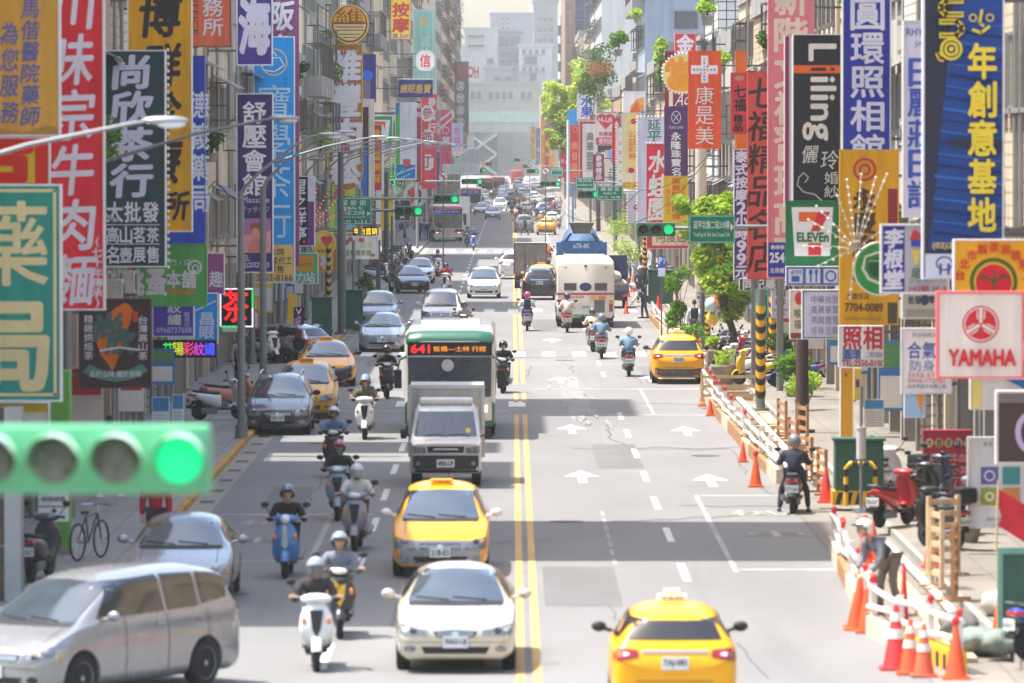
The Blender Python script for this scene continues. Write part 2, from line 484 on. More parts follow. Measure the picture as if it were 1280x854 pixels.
struct(mh.build('manhole_cover_markings', M((74, 72, 70), rough=.7)))
# ------------------------------------------------------------------ houses along the street
_wm = {}
M_FR = M((150, 150, 148), rough=.4, metal=.4); M_IRON = M((104, 98, 92), rough=.7, noise=.3)
M_AC = M((196, 194, 186), rough=.6, noise=.25); M_CONC = wall_mat((150, 146, 140)); M_SHUT = M((140, 138, 132), rough=.6, noise=.25)
M_DARK = M((46, 44, 42), rough=.7)
def shared(key, fn):
 if key not in _wm: _wm[key] = fn()
 return _wm[key]
def inst(me, name, parent, loc, rz=0.0, sc=None):
 o = bpy.data.objects.new(name, me); COL.objects.link(o); o.parent = parent; o.location = loc; o.rotation_euler = (0, 0, rz)
 if sc: o.scale = sc
 return o
def window_me(w, h, style):
 """window in the plane x=0 looking to -x; w along y, h along z"""
 def f():
  mb = MB(); t = 0.07
  mb.box(0.03, 0.12, t, w - t, t, h - t, 1)
  for (a, b, c, d) in ((0, w, 0, t), (0, w, h - t, h), (0, t, t, h - t), (w - t, w, t, h - t), (w / 2 - .03, w / 2 + .03, t, h - t)):
   mb.box(-0.05, 0.1, a, b, c, d, 0)
  mb.box(-.16, .1, -.08, w + .08, -.1, -.003, 3)
  if style == 1:                      # iron cage
   for z in (0, h * .5, h):
    for yb in (0.0, w): mb.box(-.6, 0, yb - .02, yb + .02, z - .02, z + .02, 2)
    mb.box(-.62, -.58, -.02, w + .02, z - .018, z + .018, 2)
   for i in range(5):
    yb = w * i / 4; mb.box(-.608, -.592, yb - .009, yb + .009, 0, h, 2)
   for k in (1, 2): 
    for yb in (0.0, w): mb.box(-.6 * k / 3 - .012, -.6 * k / 3 + .012, yb - .012, yb + .012, 0, h, 2)
   mb.add([(-.66, -.05, h + .02), (.0, -.05, h + .16), (.0, w + .05, h + .16), (-.66, w + .05, h + .02)], [(0, 1, 2, 3)], 3)
  if style == 2:                      # awning
   mb.add([(-.8, -.08, h - .1), (.0, -.08, h + .3), (.0, w + .08, h + .3), (-.8, w + .08, h - .1), (-.8, -.08, h - .14), (0, -.08, h + .26), (0, w + .08, h + .26), (-.8, w + .08, h - .14)],
     [(0, 1, 2, 3), (7, 6, 5, 4), (0, 4, 5, 1), (3, 2, 6, 7), (0, 3, 7, 4)], 3)
  return mb.mesh('window', [M_FR, GLASSB, M_IRON, M_SHUT])
 return shared(('win', round(w, 1), round(h, 1), style), f)
def ac_me():
 def f():
  mb = MB(); mb.bbox(-.42, -.1, 0, .82, 0, .58, .02, 0)
  mb.cyl((-.421, .3, .29), (-.43, .3, .29), .23, n=14, mi=1)
  mb.box(-.45, 0, .08, .12, -.06, -.01, 2); mb.box(-.45, 0, .7, .74, -.06, -.01, 2)
  for k in range(5): mb.box(-.38, -.14, -.008, 0.0, .1 + k * .09, .14 + k * .09, 1)
  return mb.mesh('air_conditioner', [M_AC, BLACK, M_IRON])
 return shared('ac', f)
def balcony_me(w, plants):
 def f():
  mb = MB()
  mb.box(-.95, 0, 0, w, 0, .14, 0); mb.box(-.95, -.85, 0, w, .14, .95, 0); mb.box(-.85, 0, 0, .1, .14, .95, 0); mb.box(-.85, 0, w - .1, w, .14, .95, 0)
  for i in range(int(w / .4)): mb.box(-.93, -.9, i * .4, i * .4 + .03, .95, 2.5, 1)
  mb.box(-.94, -.89, 0, w, 2.5, 2.56, 1); mb.box(-.94, 0, -.02, .02, 2.5, 2.56, 1)
  for k in (0, 1): mb.box(-.45 - .3 * k, -.42 - .3 * k, -.015, .015, .95, 2.5, 1)
  return mb.mesh('balcony', [M_CONC, M_IRON])
 return shared(('bal', round(w, 1)), f)
HOUSE_N = [0]
def house(side, y0, y1, H, base, label, grout=None, xf=None, deep=14, seed=0, floors=None, detail=2, endwin=0, tile=(.5, .25), stain=.35):
 """shop house: arcade on pillars below, storeys above, facade turned to the street"""
 rg = random.Random(seed * 77 + int(y0))
 xf = xf if xf is not None else 9.9 + rg.uniform(-.15, .35)
 s = side
 t = thing('shop_house', label, 'house', (s * xf, y0, 0))
 L = y1 - y0; g = 3.6
 wm = wall_mat(base, grout, tile[0], tile[1], stain)
 # local x: towards the street is negative after mirroring for the right side
 def X(a): return a if s > 0 else -a
 def bx(mb, a0, a1, b0, b1, c0, c1, mi=0):
  x0, x1 = sorted((X(a0), X(a1))); mb.box(x0, x1, b0, b1, c0, c1, mi)
 mb = MB(); bx(mb, 0, deep, .02, L - .02, g, H); bx(mb, 2.8, deep, .03, L - .03, .13, g - .002)
 mb.build('wall', wm, t)
 mb = MB(); bx(mb, -.12, deep, 0, L, H, H + .18); bx(mb, -.1, .12, 0.0, L, H + .18, H + 1.0); bx(mb, .12, deep, .0, .14, H + .18, H + 1.0)
 mb.build('roof', M_CONC, t)
 n = max(1, round(L / 4.6))
 rz = 0 if s > 0 else PI
 for i in range(n + 1):
  y = i * L / n
  mb = MB(); bx(mb, 0.0, .5, min(max(y - .22, .03), L - .47), min(max(y + .22, .47), L - .03), .13, g - .002); mb.build('pillar', M_CONC if rg.random() < .4 else wm, t)
 for i in range(n):                       # shop fronts under the arcade
  mb = MB(); a, b = i * L / n + .35, (i + 1) * L / n - .35
  bx(mb, 2.66, 2.79, a, b, .13, 2.9, 0); 
  for k in range(4): bx(mb, 2.6, 2.66, a + (b - a) * k / 4, a + (b - a) * k / 4 + .06, .13, 2.9, 1)
  pass
  mb.build('shop_front', [rg.choice([GLASSB, M_SHUT, M_DARK]), M_FR], t)
 fl = floors or max(1, int((H - g) / 3.2)); fh = (H - g) / fl
 if detail:
  parts = 0
  for k in range(fl):
   z = g + k * fh
   bal = rg.random() < .22 and L > 3 and y0 > 106
   if bal and detail > 1:
    w = min(3.6, L / n - .8)
    for i in range(n):
     if parts < 90:
      o = inst(balcony_me(w, 0), 'balcony', t, (0, (i + .5) * L / n + (w / 2 if s < 0 else -w / 2), z + .05), rz); parts += 1
   for i in range(n):
    for q in range(2 if detail > 1 else 1):
     w = 1.5 if detail > 1 else 2.4
     yc = (i + (q + .5) / (2 if detail > 1 else 1)) * L / n
     st = (rg.choice([0, 0, 1, 2, 2]) if not bal else 0) if y0 > 106 else 0
     inst(window_me(w, 1.5, st), 'window', t, (0, yc + (w / 2 if s < 0 else -w / 2), z + 1.0), rz); parts += 1
   if detail > 1 and rg.random() < .75:
    inst(ac_me(), 'air_conditioner', t, (X(-.02), rg.uniform(.8, L - .5) + (.82 if s < 0 else 0), z + .3), rz)
  for k in range(2 if detail > 1 else 0):
   mb = MB(); y = rg.uniform(.3, L - .3); mb.cyl((X(-.09), y, .2), (X(-.09), y, H), .055, n=6); mb.build('drain_pipe', M_FR, t)
  if detail > 1 and rg.random() < .6:
   mb = MB(); bx(mb, 3, 5.2, L * .2, L * .6, H + .18, H + 2.6); mb.build('roof_shed', M_SHUT, t)
   mb = MB(); mb.cyl((X(6.5), L * .4, H + .18), (X(6.5), L * .4, H + 2), .6, n=12); mb.build('water_tank', CHROME, t)
 for q in range(endwin):                  # windows in the gable wall that looks down the street
  pass
 return t
def gable_window(t, x0, x1, z0, z1, bars=True):
 """window in the wall facing -y, local x"""
 mb = MB(); mb.box(x0 + .06, x1 - .06, -.01, .05, z0 + .06, z1 - .06, 1)
 for (a, b, c, d) in ((x0, x1, z0, z0 + .06), (x0, x1, z1 - .06, z1), (x0, x0 + .06, z0 + .06, z1 - .06), (x1 - .06, x1, z0 + .06, z1 - .06), ((x0 + x1) / 2 - .03, (x0 + x1) / 2 + .03, z0 + .06, z1 - .06)):
  mb.box(a, b, -.06, .03, c, d, 0)
 return mb.build('window', [M_IRON, GLASSB], t)
PAL = [((212, 198, 172), None), ((216, 208, 194), (160, 152, 142)), ((196, 172, 142), (150, 136, 118)), ((182, 176, 166), None), ((218, 198, 166), (170, 156, 136)),
  ((172, 154, 134), None), ((208, 188, 160), None), ((200, 158, 130), (150, 124, 106))]
DESC = {0: 'cream rendered', 1: 'pale tiled', 2: 'tan tiled', 3: 'grey rendered', 4: 'beige tiled', 5: 'stained grey brown', 6: 'faded sand coloured', 7: 'pinkish brick tiled'}
STORY = {2: 'two', 3: 'three', 4: 'four', 5: 'five', 6: 'six', 7: 'seven', 8: 'eight', 9: 'nine', 10: 'ten', 11: 'eleven', 12: 'twelve'}
LH = [(91, 106, 18.5, 3), (106, 117, 37, 0), (117, 128, 19.5, 7), (128, 139, 22, 5), (139, 143, 8, 3), (143, 148.2, 22, 4), (148.2, 153, 8, 2), (153, 163, 25, 1),  # roofs out of view; nearer heights chosen to cast the road's shade and sunny gaps
  (163, 174, 31, 3), (174, 187, 12, 0), (187, 200, 11, 6), (200, 221, 12, 3), (221, 237, 18, 5), (237, 254, 19, 2), (254, 267, 11, 6), (267, 285, 23, 0), (285, 300, 15, 5),
  (300, 318, 19, 4), (318, 330, 21, 3), (330, 352, 13, 6), (352, 372, 22, 1), (372, 394, 17, 0), (394, 414, 22, 2), (440, 462, 24, 6), (462, 490, 26, 4), (490, 520, 23, 3),
  (520, 560, 27, 5), (560, 600, 25, 0), (600, 650, 30, 7), (650, 700, 28, 1), (735, 790, 31, 3), (790, 850, 30, 6), (850, 920, 34, 2), (920, 1010, 33, 0)]
RH = [(84, 96, 12, 4), (96, 106, 14, 7), (106, 118, 15, 4), (118, 131, 14, 0), (131, 146, 15, 1), (146, 160, 14, 3), (160, 176, 15, 6), (176, 192, 14, 0), (192, 214, 14, 5), (214, 236, 13, 2),
  (236, 256, 14, 6), (256, 274, 12, 3), (292, 314, 12.5, 5), (314, 340, 13, 0), (340, 366, 12.5, 3), (366, 396, 13.5, 2), (396, 424, 13, 5), (452, 480, 14, 6), (480, 520, 13, 0), (520, 560, 12.5, 7),
  (560, 600, 12, 3), (600, 630, 13, 5), (720, 770, 22, 2), (770, 830, 19, 5), (830, 890, 24, 6)]
k_ = 0
for (side, rows) in ((-1, LH), (1, RH)):
 for i, (a, b, H, c) in enumerate(rows):
  fl = max(2, int((H - 3.6) / 3.2) + 1)
  nb = 'beyond the far crossing' if a > 415 else ('behind the middle row of shop signs' if a > 190 else 'behind the nearest shop signs')
  lab = '%s house of %s storeys, %s on the %s row, lot %d from the footbridge' % (DESC[c], STORY.get(fl, 'many'), nb, 'shady' if side < 0 else 'sunny', i + 1)
  lab = '%s house, %s storeys, %s in the %s row from the footbridge' % (DESC[c], STORY.get(fl, 'many'),
    ['first', 'second', 'third', 'fourth', 'fifth', 'sixth', 'seventh', 'eighth', 'ninth', 'tenth', 'eleventh', 'twelfth', 'thirteenth', 'fourteenth', 'fifteenth', 'sixteenth', 'seventeenth', 'eighteenth', 'nineteenth', 'twentieth',
    'twenty-first', 'twenty-second', 'twenty-third', 'twenty-fourth', 'twenty-fifth', 'twenty-sixth', 'twenty-seventh', 'twenty-eighth', 'twenty-ninth', 'thirtieth', 'thirty-first', 'thirty-second', 'thirty-third', 'thirty-fourth', 'thirty-fifth'][i],
    'shady left' if side < 0 else 'sunny right')
  house(side, a, b, H, PAL[c][0], lab, PAL[c][1], seed=i + 50 * (side + 1), detail=2 if a < 420 else 1)
# named gable walls that stand above their neighbours
t = house(-1, 1010, 1095, 62, (150, 150, 150), 'tall grey tower beside the pale sky with a hotel sign', None, xf=9.9, seed=3, detail=1)
t = house(1, 274, 292, 21, (214, 212, 206), 'white tiled house with a dark window grid on its end wall', (90, 92, 92), xf=9.9, seed=5, tile=(.42, .42), stain=.12)
gable_window(t, 3.0, 4.4, 14.2, 15.6); gable_window(t, 5.2, 6.6, 14.2, 15.6)
t = house(1, 424, 452, 25, (150, 160, 176), 'blue grey rendered house with one sliding window in its end wall', None, xf=9.9, seed=6, stain=.2)
gable_window(t, 2.2, 3.9, 16.6, 17.9)
t = house(1, 630, 720, 46, (214, 214, 206), 'tall white house with a blank end wall above the roofs', None, xf=9.9, seed=7, stain=.12)
t = thing('office_tower', 'tall brown tower with blue glass between its columns', 'tower', (8.4, 900, 0))
MBROWN = wall_mat((160, 132, 112), (134, 110, 94), 1.2, .9, .15); MGL = wall_mat((70, 82, 108), (150, 150, 156), 1.45, 1.75, .1, rough=.25)
mb = MB(); mb.box(1.6, 4.6, .6, 70, 0, 70); mb.build('glass_wall', MGL, t)
for (a, b) in ((0, 1.6), (4.6, 9)):
 mb = MB(); mb.box(a, b, 0, 70, 0, 71); mb.build('column', MBROWN, t)
t = thing('apartment_block', 'narrow block with green glazed balconies before the brown tower', 'apartments', (9.2, 1080, 0))
mb = MB(); mb.box(0, 12, 0, 60, 0, 33); mb.build('wall', wall_mat((176, 176, 172)), t)
for k in range(9):
 mb = MB(); mb.box(-.5, .9, -.6, 4, 2 + k * 3.4, 3.9 + k * 3.4); mb.build('balcony', wall_mat((90, 130, 120), rough=.3), t)
t = thing('apartment_block', 'weathered brick block with rusty awnings at the end of the street', 'apartments', (6.0, 1180, 0))
mb = MB(); mb.box(0, 14, 0, 80, 0, 19); mb.build('wall', wall_mat((150, 128, 116), (120, 108, 100), .8, .5), t)
for k in range(5):
 mb = MB(); mb.box(.4, 3.2, -.9, -.01, 4 + k * 3, 4.25 + k * 3); mb.build('awning', M_SHUT, t)
 mb = MB(); mb.box(.6, 1.6, -.06, -.01, 2.4 + k * 3, 3.6 + k * 3); mb.build('window', GLASSB, t)
# the elevated road and the blocks that close the view
def far_block(name, label, cat, x0, x1, ytop, Y, base, depth=40, rows=None, grout=None, z0=0, wcol=None):
 a, b = AT(x0, 187, Y).x, AT(x1, 187, Y).x; h = AT(640, ytop, Y).z
 t = thing(name, label, cat, (a, Y, 0)); W = b - a
 mb = MB(); mb.box(0, W, 0, depth, z0, h); mb.box(-.4, W + .4, -.4, depth, h, h + .7); mb.build('wall', wall_mat(base, grout, 2.2, 1.6, .12), t)
 for (py0, py1, px, pw, gap, n) in rows or []:
  for i in range(n):
   xa = AT(px + i * gap, 187, Y).x - a; w = pw / KK(Y); zt, zb = AT(640, py0, Y).z, AT(640, py1, Y).z
   mb = MB(); mb.box(xa, xa + w, -.12, .1, zb, zt); mb.box(xa - .3, xa + w + .3, -.5, -.13, zb - .5, zb - .1, 1)
   mb.build('window', [wcol or GLASSB, M_CONC], t)
 return t
far_block('apartment_block', 'large pale windowless block behind the elevated road', 'apartments', 581, 622, 37, 1800, (160, 162, 156), rows=[(73, 80, 609, 8, 30, 1)] + [(44 + i * 12, 47 + i * 12, 585, 20, 30, 1) for i in range(2)])
far_block('apartment_block', 'wide blue grey block that stands highest in the haze', 'apartments', 613, 668, 18, 2250, (120, 128, 138), 60, rows=[(22 + i * 6, 25 + i * 6, 627 + j * 6, 3, 10, 1) for i in range(3) for j in range(2)])
far_block('apartment_block', 'tall stepped grey block next to the white sky', 'apartments', 667, 697, 2, 2000, (124, 126, 128), 40, rows=[(22 + i * 13, 27 + i * 13, 672, 5, 7, 3) for i in range(4)])
far_block('apartment_block', 'dull beige block with a shaded upper storey', 'apartments', 622, 652, 40, 1850, (132, 134, 134), rows=[(46, 58, 624, 12, 14, 2), (64, 72, 625, 6, 9, 3), (76, 82, 625, 6, 9, 3)])
far_block('apartment_block', 'white tiled block with a green roof band', 'apartments', 649, 690, 58, 1760, (176, 182, 184), grout=(150, 156, 160), rows=[(71, 80, 655, 16, 19, 1), (92, 101, 662, 9, 12, 1), (62, 67, 653, 4, 8, 4), (84, 89, 653, 4, 8, 4)])
far_block('apartment_block', 'grey penthouse with a small white window box', 'apartments', 606, 641, 86, 1740, (140, 142, 146), rows=[(96, 101, 617, 7, 15, 2)])
far_block('station_building', 'long beige station building with a row of dark windows', 'station', 583, 676, 106, 1690, (140, 138, 128), 40, rows=[(115, 124, 611, 5, 8.3, 4), (115, 124, 651, 5, 8.3, 2), (115, 124, 588, 5, 8, 2)])
far_block('apartment_block', 'low hazy block at the edge of the sky', 'apartments', 566, 582, 58, 1900, (176, 176, 172))
t = thing('elevated_road', 'pale concrete elevated road crossing the end of the street', 'overpass', (0, 1640, 0))
MOV = wall_mat((142, 146, 140), None, stain=.15)
mb = MB(); mb.box(-120, 120, 0, 16, 12.6, 15.4); mb.build('deck', MOV, t)
mb = MB(); mb.box(-120, 120, -.2, .3, 15.4, 18.6); mb.build('noise_barrier', wall_mat((150, 176, 160), (120, 150, 136), 4, 1.6, .1), t)
for x in (-40, -12.6, 7.4, 40):
 mb = MB(); mb.box(x - 1.6, x + 1.6, 2, 12, 0, 12.6); mb.build('pier', MOV, t)
t = thing('station_hall', 'grey station hall with a glass wall crossed by white braces', 'station', (-13, 1662, 0))
mb = MB(); mb.box(8.8, 32, 0, 25, 0, 12.5); mb.box(-14, .2, 0, 25, 0, 12.5); mb.build('wall', wall_mat((158, 162, 164), (130, 134, 138), 3, 2.2, .1), t)
mb = MB(); mb.box(.2, 8.8, .5, 25, 0, 12.5); mb.build('glass_wall', wall_mat((90, 122, 118), (120, 140, 138), 1.1, 1.5, .1, rough=.2), t)
for (a, b) in (((.3, .2), (8.6, 6.2)), ((8.6, .2), (.3, 6.2)), ((.3, 6.2), (8.6, 12.2)), ((8.6, 6.2), (.3, 12.2))):
 mb = MB(); dx, dz = b[0] - a[0], b[1] - a[1]
 mb.prism([(a[0], a[1] - .5), (b[0], b[1] - .5), (b[0], b[1] + .5), (a[0], a[1] + .5)], -.4 + (.25 if dz * dx < 0 else 0), .2); mb.build('brace', WHITE, t)
# ------------------------------------------------------------------ city air
hz = MB(); hz.box(-850, 850, -30, 2700, -1, 95)
hm = bpy.data.materials.new('haze'); hm.use_nodes = True
hm.node_tree.nodes.remove(hm.node_tree.nodes['Principled BSDF'])
pv = hm.node_tree.nodes.new('ShaderNodeVolumePrincipled')
pv.inputs['Density'].default_value = 0.00013
pv.inputs['Color'].default_value = (0.96, 0.97, 0.985, 1); pv.inputs['Anisotropy'].default_value = 0.0
hm.node_tree.links.new(pv.outputs[0], hm.node_tree.nodes['Material Output'].inputs['Volume'])
hz_o = hz.build('haze', hm); hz_o['kind'] = 'stuff'; hz_o['label'] = 'pale summer haze filling the street'
# ------------------------------------------------------------------ shop signs
SHADE = 0.6
def SG(rgb):  # SHADE: how much light a board gets on its side of the street
 """paint colour of a board that the photograph shows in shade"""
 out = []; top = max(lin(c) for c in rgb) / SHADE; q = min(1, .86 / top)
 for c in rgb:
  l = lin(c) / SHADE * q
  out.append(255 * (l * 12.92 if l < .0031308 else 1.055 * l ** (1 / 2.4) - .055))
 return tuple(round(c) for c in out)
def PM(rgb, rough=.5, **k): return M(SG(rgb), rough=rough, noise=.1, scale=1.6, spec=.18, **k)
W_ = (232, 228, 234); BK = (44, 38, 38)
M_STEEL = M((110, 110, 110), rough=.5, metal=.5, noise=.2)
def draw(t, ops, px0, pyb, Y, yf, emit=None):
 """ops in photograph pixels, laid on the board face (local plane y = yf) as printed vinyl in thin layers"""
 k = KK(Y)
 gx = lambda x: (x - px0) / k
 gz = lambda y: (pyb - y) / k
 groups = {}
 for i, op in enumerate(ops):
  y = yf - 0.004 * (i + 1)
  kind, col = op[0], None
  name = 'lettering' if kind == 't' else 'emblem'
  col = op[6] if kind == 't' else op[-1]
  mb = groups.setdefault((name, col), MB())
  if kind == 't':
   _, s, x0, y0, x1, y1, _c = op[:7]
   md = op[7] if len(op) > 7 else 'v'; w = op[8] if len(op) > 8 else .015; sh = op[9] if len(op) > 9 else 0
   put_text(mb, s, gx(x0), gz(y1), gx(x1), gz(y0), y, md, w, sh)
  elif kind == 'r':
   _, x0, y0, x1, y1, _c = op
   mb.add([(gx(x0), y, gz(y1)), (gx(x1), y, gz(y1)), (gx(x1), y, gz(y0)), (gx(x0), y, gz(y0))], [(0, 1, 2, 3)])
  elif kind == 'd':
   _, cx, cy_, rx, ry, _c = op; n = 28
   mb.add([(gx(cx + rx * math.cos(2 * PI * j / n)), y, gz(cy_ + ry * math.sin(2 * PI * j / n))) for j in range(n)], [tuple(range(n))])
  elif kind == 'o':
   _, cx, cy_, rx, ry, th, _c = op; n = 32
   vs = []
   for q in (0, th):
    vs += [(gx(cx + (rx - q) * math.cos(2 * PI * j / n)), y, gz(cy_ + (ry - q) * math.sin(2 * PI * j / n))) for j in range(n)]
   mb.add(vs, [(j, (j + 1) % n, n + (j + 1) % n, n + j) for j in range(n)])
  elif kind == 'p':
   mb.add([(gx(a), y, gz(b)) for a, b in op[1]], [tuple(range(len(op[1])))])
  elif kind == 'l':
   _, pts, wpx, _c = op
   for (a, b) in zip(pts, pts[1:]):
    d = Vector((b[0] - a[0], b[1] - a[1])); 
    if d.length < 1e-6: continue
    d.normalize(); nx, ny = -d.y * wpx / 2, d.x * wpx / 2; ex, ey = d.x * wpx * .3, d.y * wpx * .3
    q = [(a[0] - ex + nx, a[1] - ey + ny), (b[0] + ex + nx, b[1] + ey + ny), (b[0] + ex - nx, b[1] + ey - ny), (a[0] - ex - nx, a[1] - ey - ny)]
    mb.add([(gx(u), y, gz(v)) for u, v in q], [(0, 1, 2, 3)])
 for (name, col), mb in groups.items():
  m = M(col, emit=emit, noise=0) if emit else PM(col)
  mb.build(name, m, t)
def sign(label, x0, y0, x1, y1, Y, bg, ops=(), frame=(206, 204, 204), fw=1.6, thick=.28, bracket=True, shape=None, bulbs='', emit=None, glow=None, cat='sign', name='shop_sign', group='shop signs hung out over the street', rz=0.0, noise=None):
 k = KK(Y)
 w, h = (x1 - x0) / k, (y1 - y0) / k
 o = AT(x0, y1, Y)
 t = thing(name, label, cat, o, rz, group)
 f = fw / k
 yf = -thick / 2
 mb = MB()
 bgm = M(bg, emit=glow, noise=0) if glow else M(SG(bg), rough=.5, noise=.2, scale=1.1, spec=.18)
 if shape == 'disc':
  n = 36; cx, cz, rx, rz_ = w / 2, h / 2, w / 2, h / 2
  mb.prism([(cx + (rx - f) * math.cos(2 * PI * i / n), cz + (rz_ - f) * math.sin(2 * PI * i / n)) for i in range(n)], yf, -yf)
  mb.build('panel', bgm, t, smooth=40)
  if frame:
   mf = MB(); vs = []
   for yy in (yf - .01, -yf + .01):
    for q in (0, f):
     vs += [(cx + (rx - q) * math.cos(2 * PI * i / n), yy, cz + (rz_ - q) * math.sin(2 * PI * i / n)) for i in range(n)]
   fs = []
   for i in range(n):
    j = (i + 1) % n
    fs += [(i, j, n + j, n + i), (2 * n + i, 3 * n + i, 3 * n + j, 2 * n + j), (i, 2 * n + i, 2 * n + j, j), (n + i, n + j, 3 * n + j, 3 * n + i)]
   mf.add(vs, fs); mf.build('frame', PM(frame), t)
 elif shape:
  pts = [((a - x0) / k, (y1 - b) / k) for a, b in shape]
  mb.prism(pts, yf, -yf); mb.build('panel', bgm, t)
  if frame:
   mf = MB()
   n = len(pts)
   for i in range(n):
    a, b = Vector(pts[i]), Vector(pts[(i + 1) % n]); d = (b - a)
    if d.length < 1e-5: continue
    d.normalize(); nn = Vector((-d.y, d.x)) * f / 2
    mf.add([(p.x, yy, p.y) for yy in (yf - .012, -yf + .012) for p in (a + nn, b + nn, b - nn, a - nn)],
      [(0, 1, 2, 3), (7, 6, 5, 4), (0, 4, 5, 1), (1, 5, 6, 2), (2, 6, 7, 3), (3, 7, 4, 0)])
   mf.build('frame', PM(frame), t)
 else:
  mb.box(f if frame else 0, w - f if frame else w, yf, -yf, f if frame else 0, h - f if frame else h); mb.build('panel', bgm, t)
  if frame:
   mf = MB()
   for (a, b, c, d) in ((0, w, 0, f), (0, w, h - f, h), (0, f, f, h - f), (w - f, w, f, h - f)): mf.box(a, b, yf - .02, -yf + .02, c, d)
   mf.build('frame', PM(frame), t)
 draw(t, ops, x0, y1, Y, yf - (.0 if not frame else .0), emit)
 if bracket and name == 'shop_sign':
  left = o.x + w / 2 < 0
  fx = (-9.95 - o.x) if left else (9.95 - o.x)
  zs = [h * .15, h * .85] if h > 1.2 else [h * .5]
  if (left and fx < -.1) or (not left and fx > w + .1):
   for z in zs:
    mb = MB()
    mb.box(*(sorted((fx, 0.0 if left else w))), -.035, .035, z - .035, z + .035)
    mb.box(*(sorted((fx, fx + (.05 if left else -.05)))), -.1, .1, z - .16, z + .16)
    mb.build('bracket', M_STEEL, t)
 if bulbs:
  mb = MB(); st = .16
  def run(a, b):
   a, b = Vector(a), Vector(b); n = max(2, int((b - a).length / st))
   for i in range(n + 1):
    p = a.lerp(b, i / n); mb.ell(p, (.045, .045, .045), 6, 4)
  if 'o' in bulbs:
   n = int(PI * w / st)
   for i in range(n):
    a = 2 * PI * i / n; mb.ell((w / 2 + (w / 2 + .03) * math.cos(a), yf, h / 2 + (h / 2 + .03) * math.sin(a)), (.045, .045, .045), 6, 4)
  if 'l' in bulbs: run((-.05, yf, 0), (-.05, yf, h))
  if 'r' in bulbs: run((w + .05, yf, 0), (w + .05, yf, h))
  if 't' in bulbs: run((0, yf, h + .05), (w, yf, h + .05))
  if 'b' in bulbs: run((0, yf, -.05), (w, yf, -.05))
  mb.build('light_bulbs', M((236, 226, 206), rough=.25, noise=0), t)
 return t
T = lambda s, x0, y0, x1, y1, c=W_, *a: ('t', s, x0, y0, x1, y1, c, *a)
# --- the shady side, nearest first
sign('ochre hospital chemist sign with two columns of blue grey writing', -40, -45, 76, 171, 104, (208, 150, 58),
  [T('為您服務', 2, 26, 24, 157, (92, 88, 130), 'v', .02, .12), T('馬偕醫院藥師', 28, -2, 50, 159, (92, 88, 130), 'v', .02, .12), ('p', [(-40, 165), (-10, 158), (30, 166), (60, 157), (74, 160), (74, 169), (-40, 169)], (160, 112, 48))], fw=2.4)
sign('yellow sign with thick red strokes behind the teal pharmacy sign', -30, 172, 63, 300, 106.5, (250, 212, 46), [T('司', -26, 168, 58, 240, (206, 44, 34), 'h', .05)], fw=1.5)
sign('large teal pharmacy sign with two cream characters in a cream border', -64, 230, 78, 502, 100, (40, 126, 110),
  [('l', [(-56, 238), (70, 238), (70, 493), (-56, 493), (-56, 238)], 4, (206, 190, 136)), T('藥', -42, 252, 61, 356, (214, 194, 142), 'h', .012), T('局', -42, 380, 60, 486, (214, 194, 142), 'h', .03)], frame=(216, 218, 214), fw=2.5)
sign('small lightbox with a yellow strip under the teal pharmacy sign', -40, 503, 62, 532, 101, (224, 214, 206), [('r', -38, 504, 60, 515, (226, 178, 26))], fw=1)
sign('tall red noodle shop sign with white brushed characters', 61, -50, 132, 388, 110, (228, 46, 58),
  [T('川味宗牛肉麵', 66, -28, 118, 384, (240, 232, 244), 'v', .02, .1), T('(七十年傳承)', 116, 296, 129, 385, (232, 224, 232), 'v', .02)], frame=(214, 206, 206), fw=2.4)
sign('dark green tea merchant sign edged with white bulbs', 131, 63, 208, 334, 132, (38, 60, 56),
  [T('尚欣茶行', 136, 68, 194, 248, (222, 216, 236), 'v', .035, .08), T('大批發', 133, 250, 200, 280, W_, 'c', .025), ('l', [(134, 281), (200, 281)], 1, W_), T('高山茗茶', 133, 283, 200, 304, W_, 'c', .02), ('l', [(134, 305), (200, 305)], 1, W_), T('名壺展售', 133, 307, 200, 330, W_, 'c', .02)], bulbs='r')
sign('tall golden sign with black brushed characters behind the tea merchant', 160, -50, 241, 290, 141, (218, 158, 22),
  [T('博', 176, -6, 226, 46, BK, 'h', .03, .1), T('群', 180, 56, 226, 108, BK, 'h', .03, .1), T('診', 180, 116, 226, 168, BK, 'h', .03, .1), T('療', 180, 174, 226, 230, BK, 'h', .03, .1), T('所', 206, 240, 236, 275, BK, 'h', .03, .1)], fw=1.4)
sign('rust orange office sign with two white characters', 239, -40, 289, 59, 160, (194, 92, 62), [T('務所', 254, -2, 279, 46, W_, 'v', .01), T('OFFICE', 241, -8, 248, 44, (92, 52, 44), 'r', .0)], frame=(90, 50, 50), fw=1)
sign('deep blue pharmacy sign with pale characters beside the golden sign', 200, 70, 257, 305, 147, (38, 62, 152), [T('德義藥局', 236, 112, 262, 268, (196, 204, 214), 'v', .02)], fw=1, frame=(60, 80, 160))
sign('green flea shop sign with white characters and spirals', 142, 305, 259, 383, 150, (78, 150, 72),
  [T('跳蚤', 153, 336, 210, 370, W_, 'c', .04), T('本舖', 208, 338, 246, 360, W_, 'c', .03), T('BBbobo', 211, 361, 246, 367, (224, 130, 60), 'h', .03), T('/ 門 / 店', 206, 324, 240, 332, W_, 'h', .0), ('o', 244, 334, 9, 9, 2, W_), ('o', 245, 335, 4.5, 4.5, 1.6, W_), ('o', 158, 336, 10, 10, 2, W_)], fw=1, frame=(70, 140, 66))
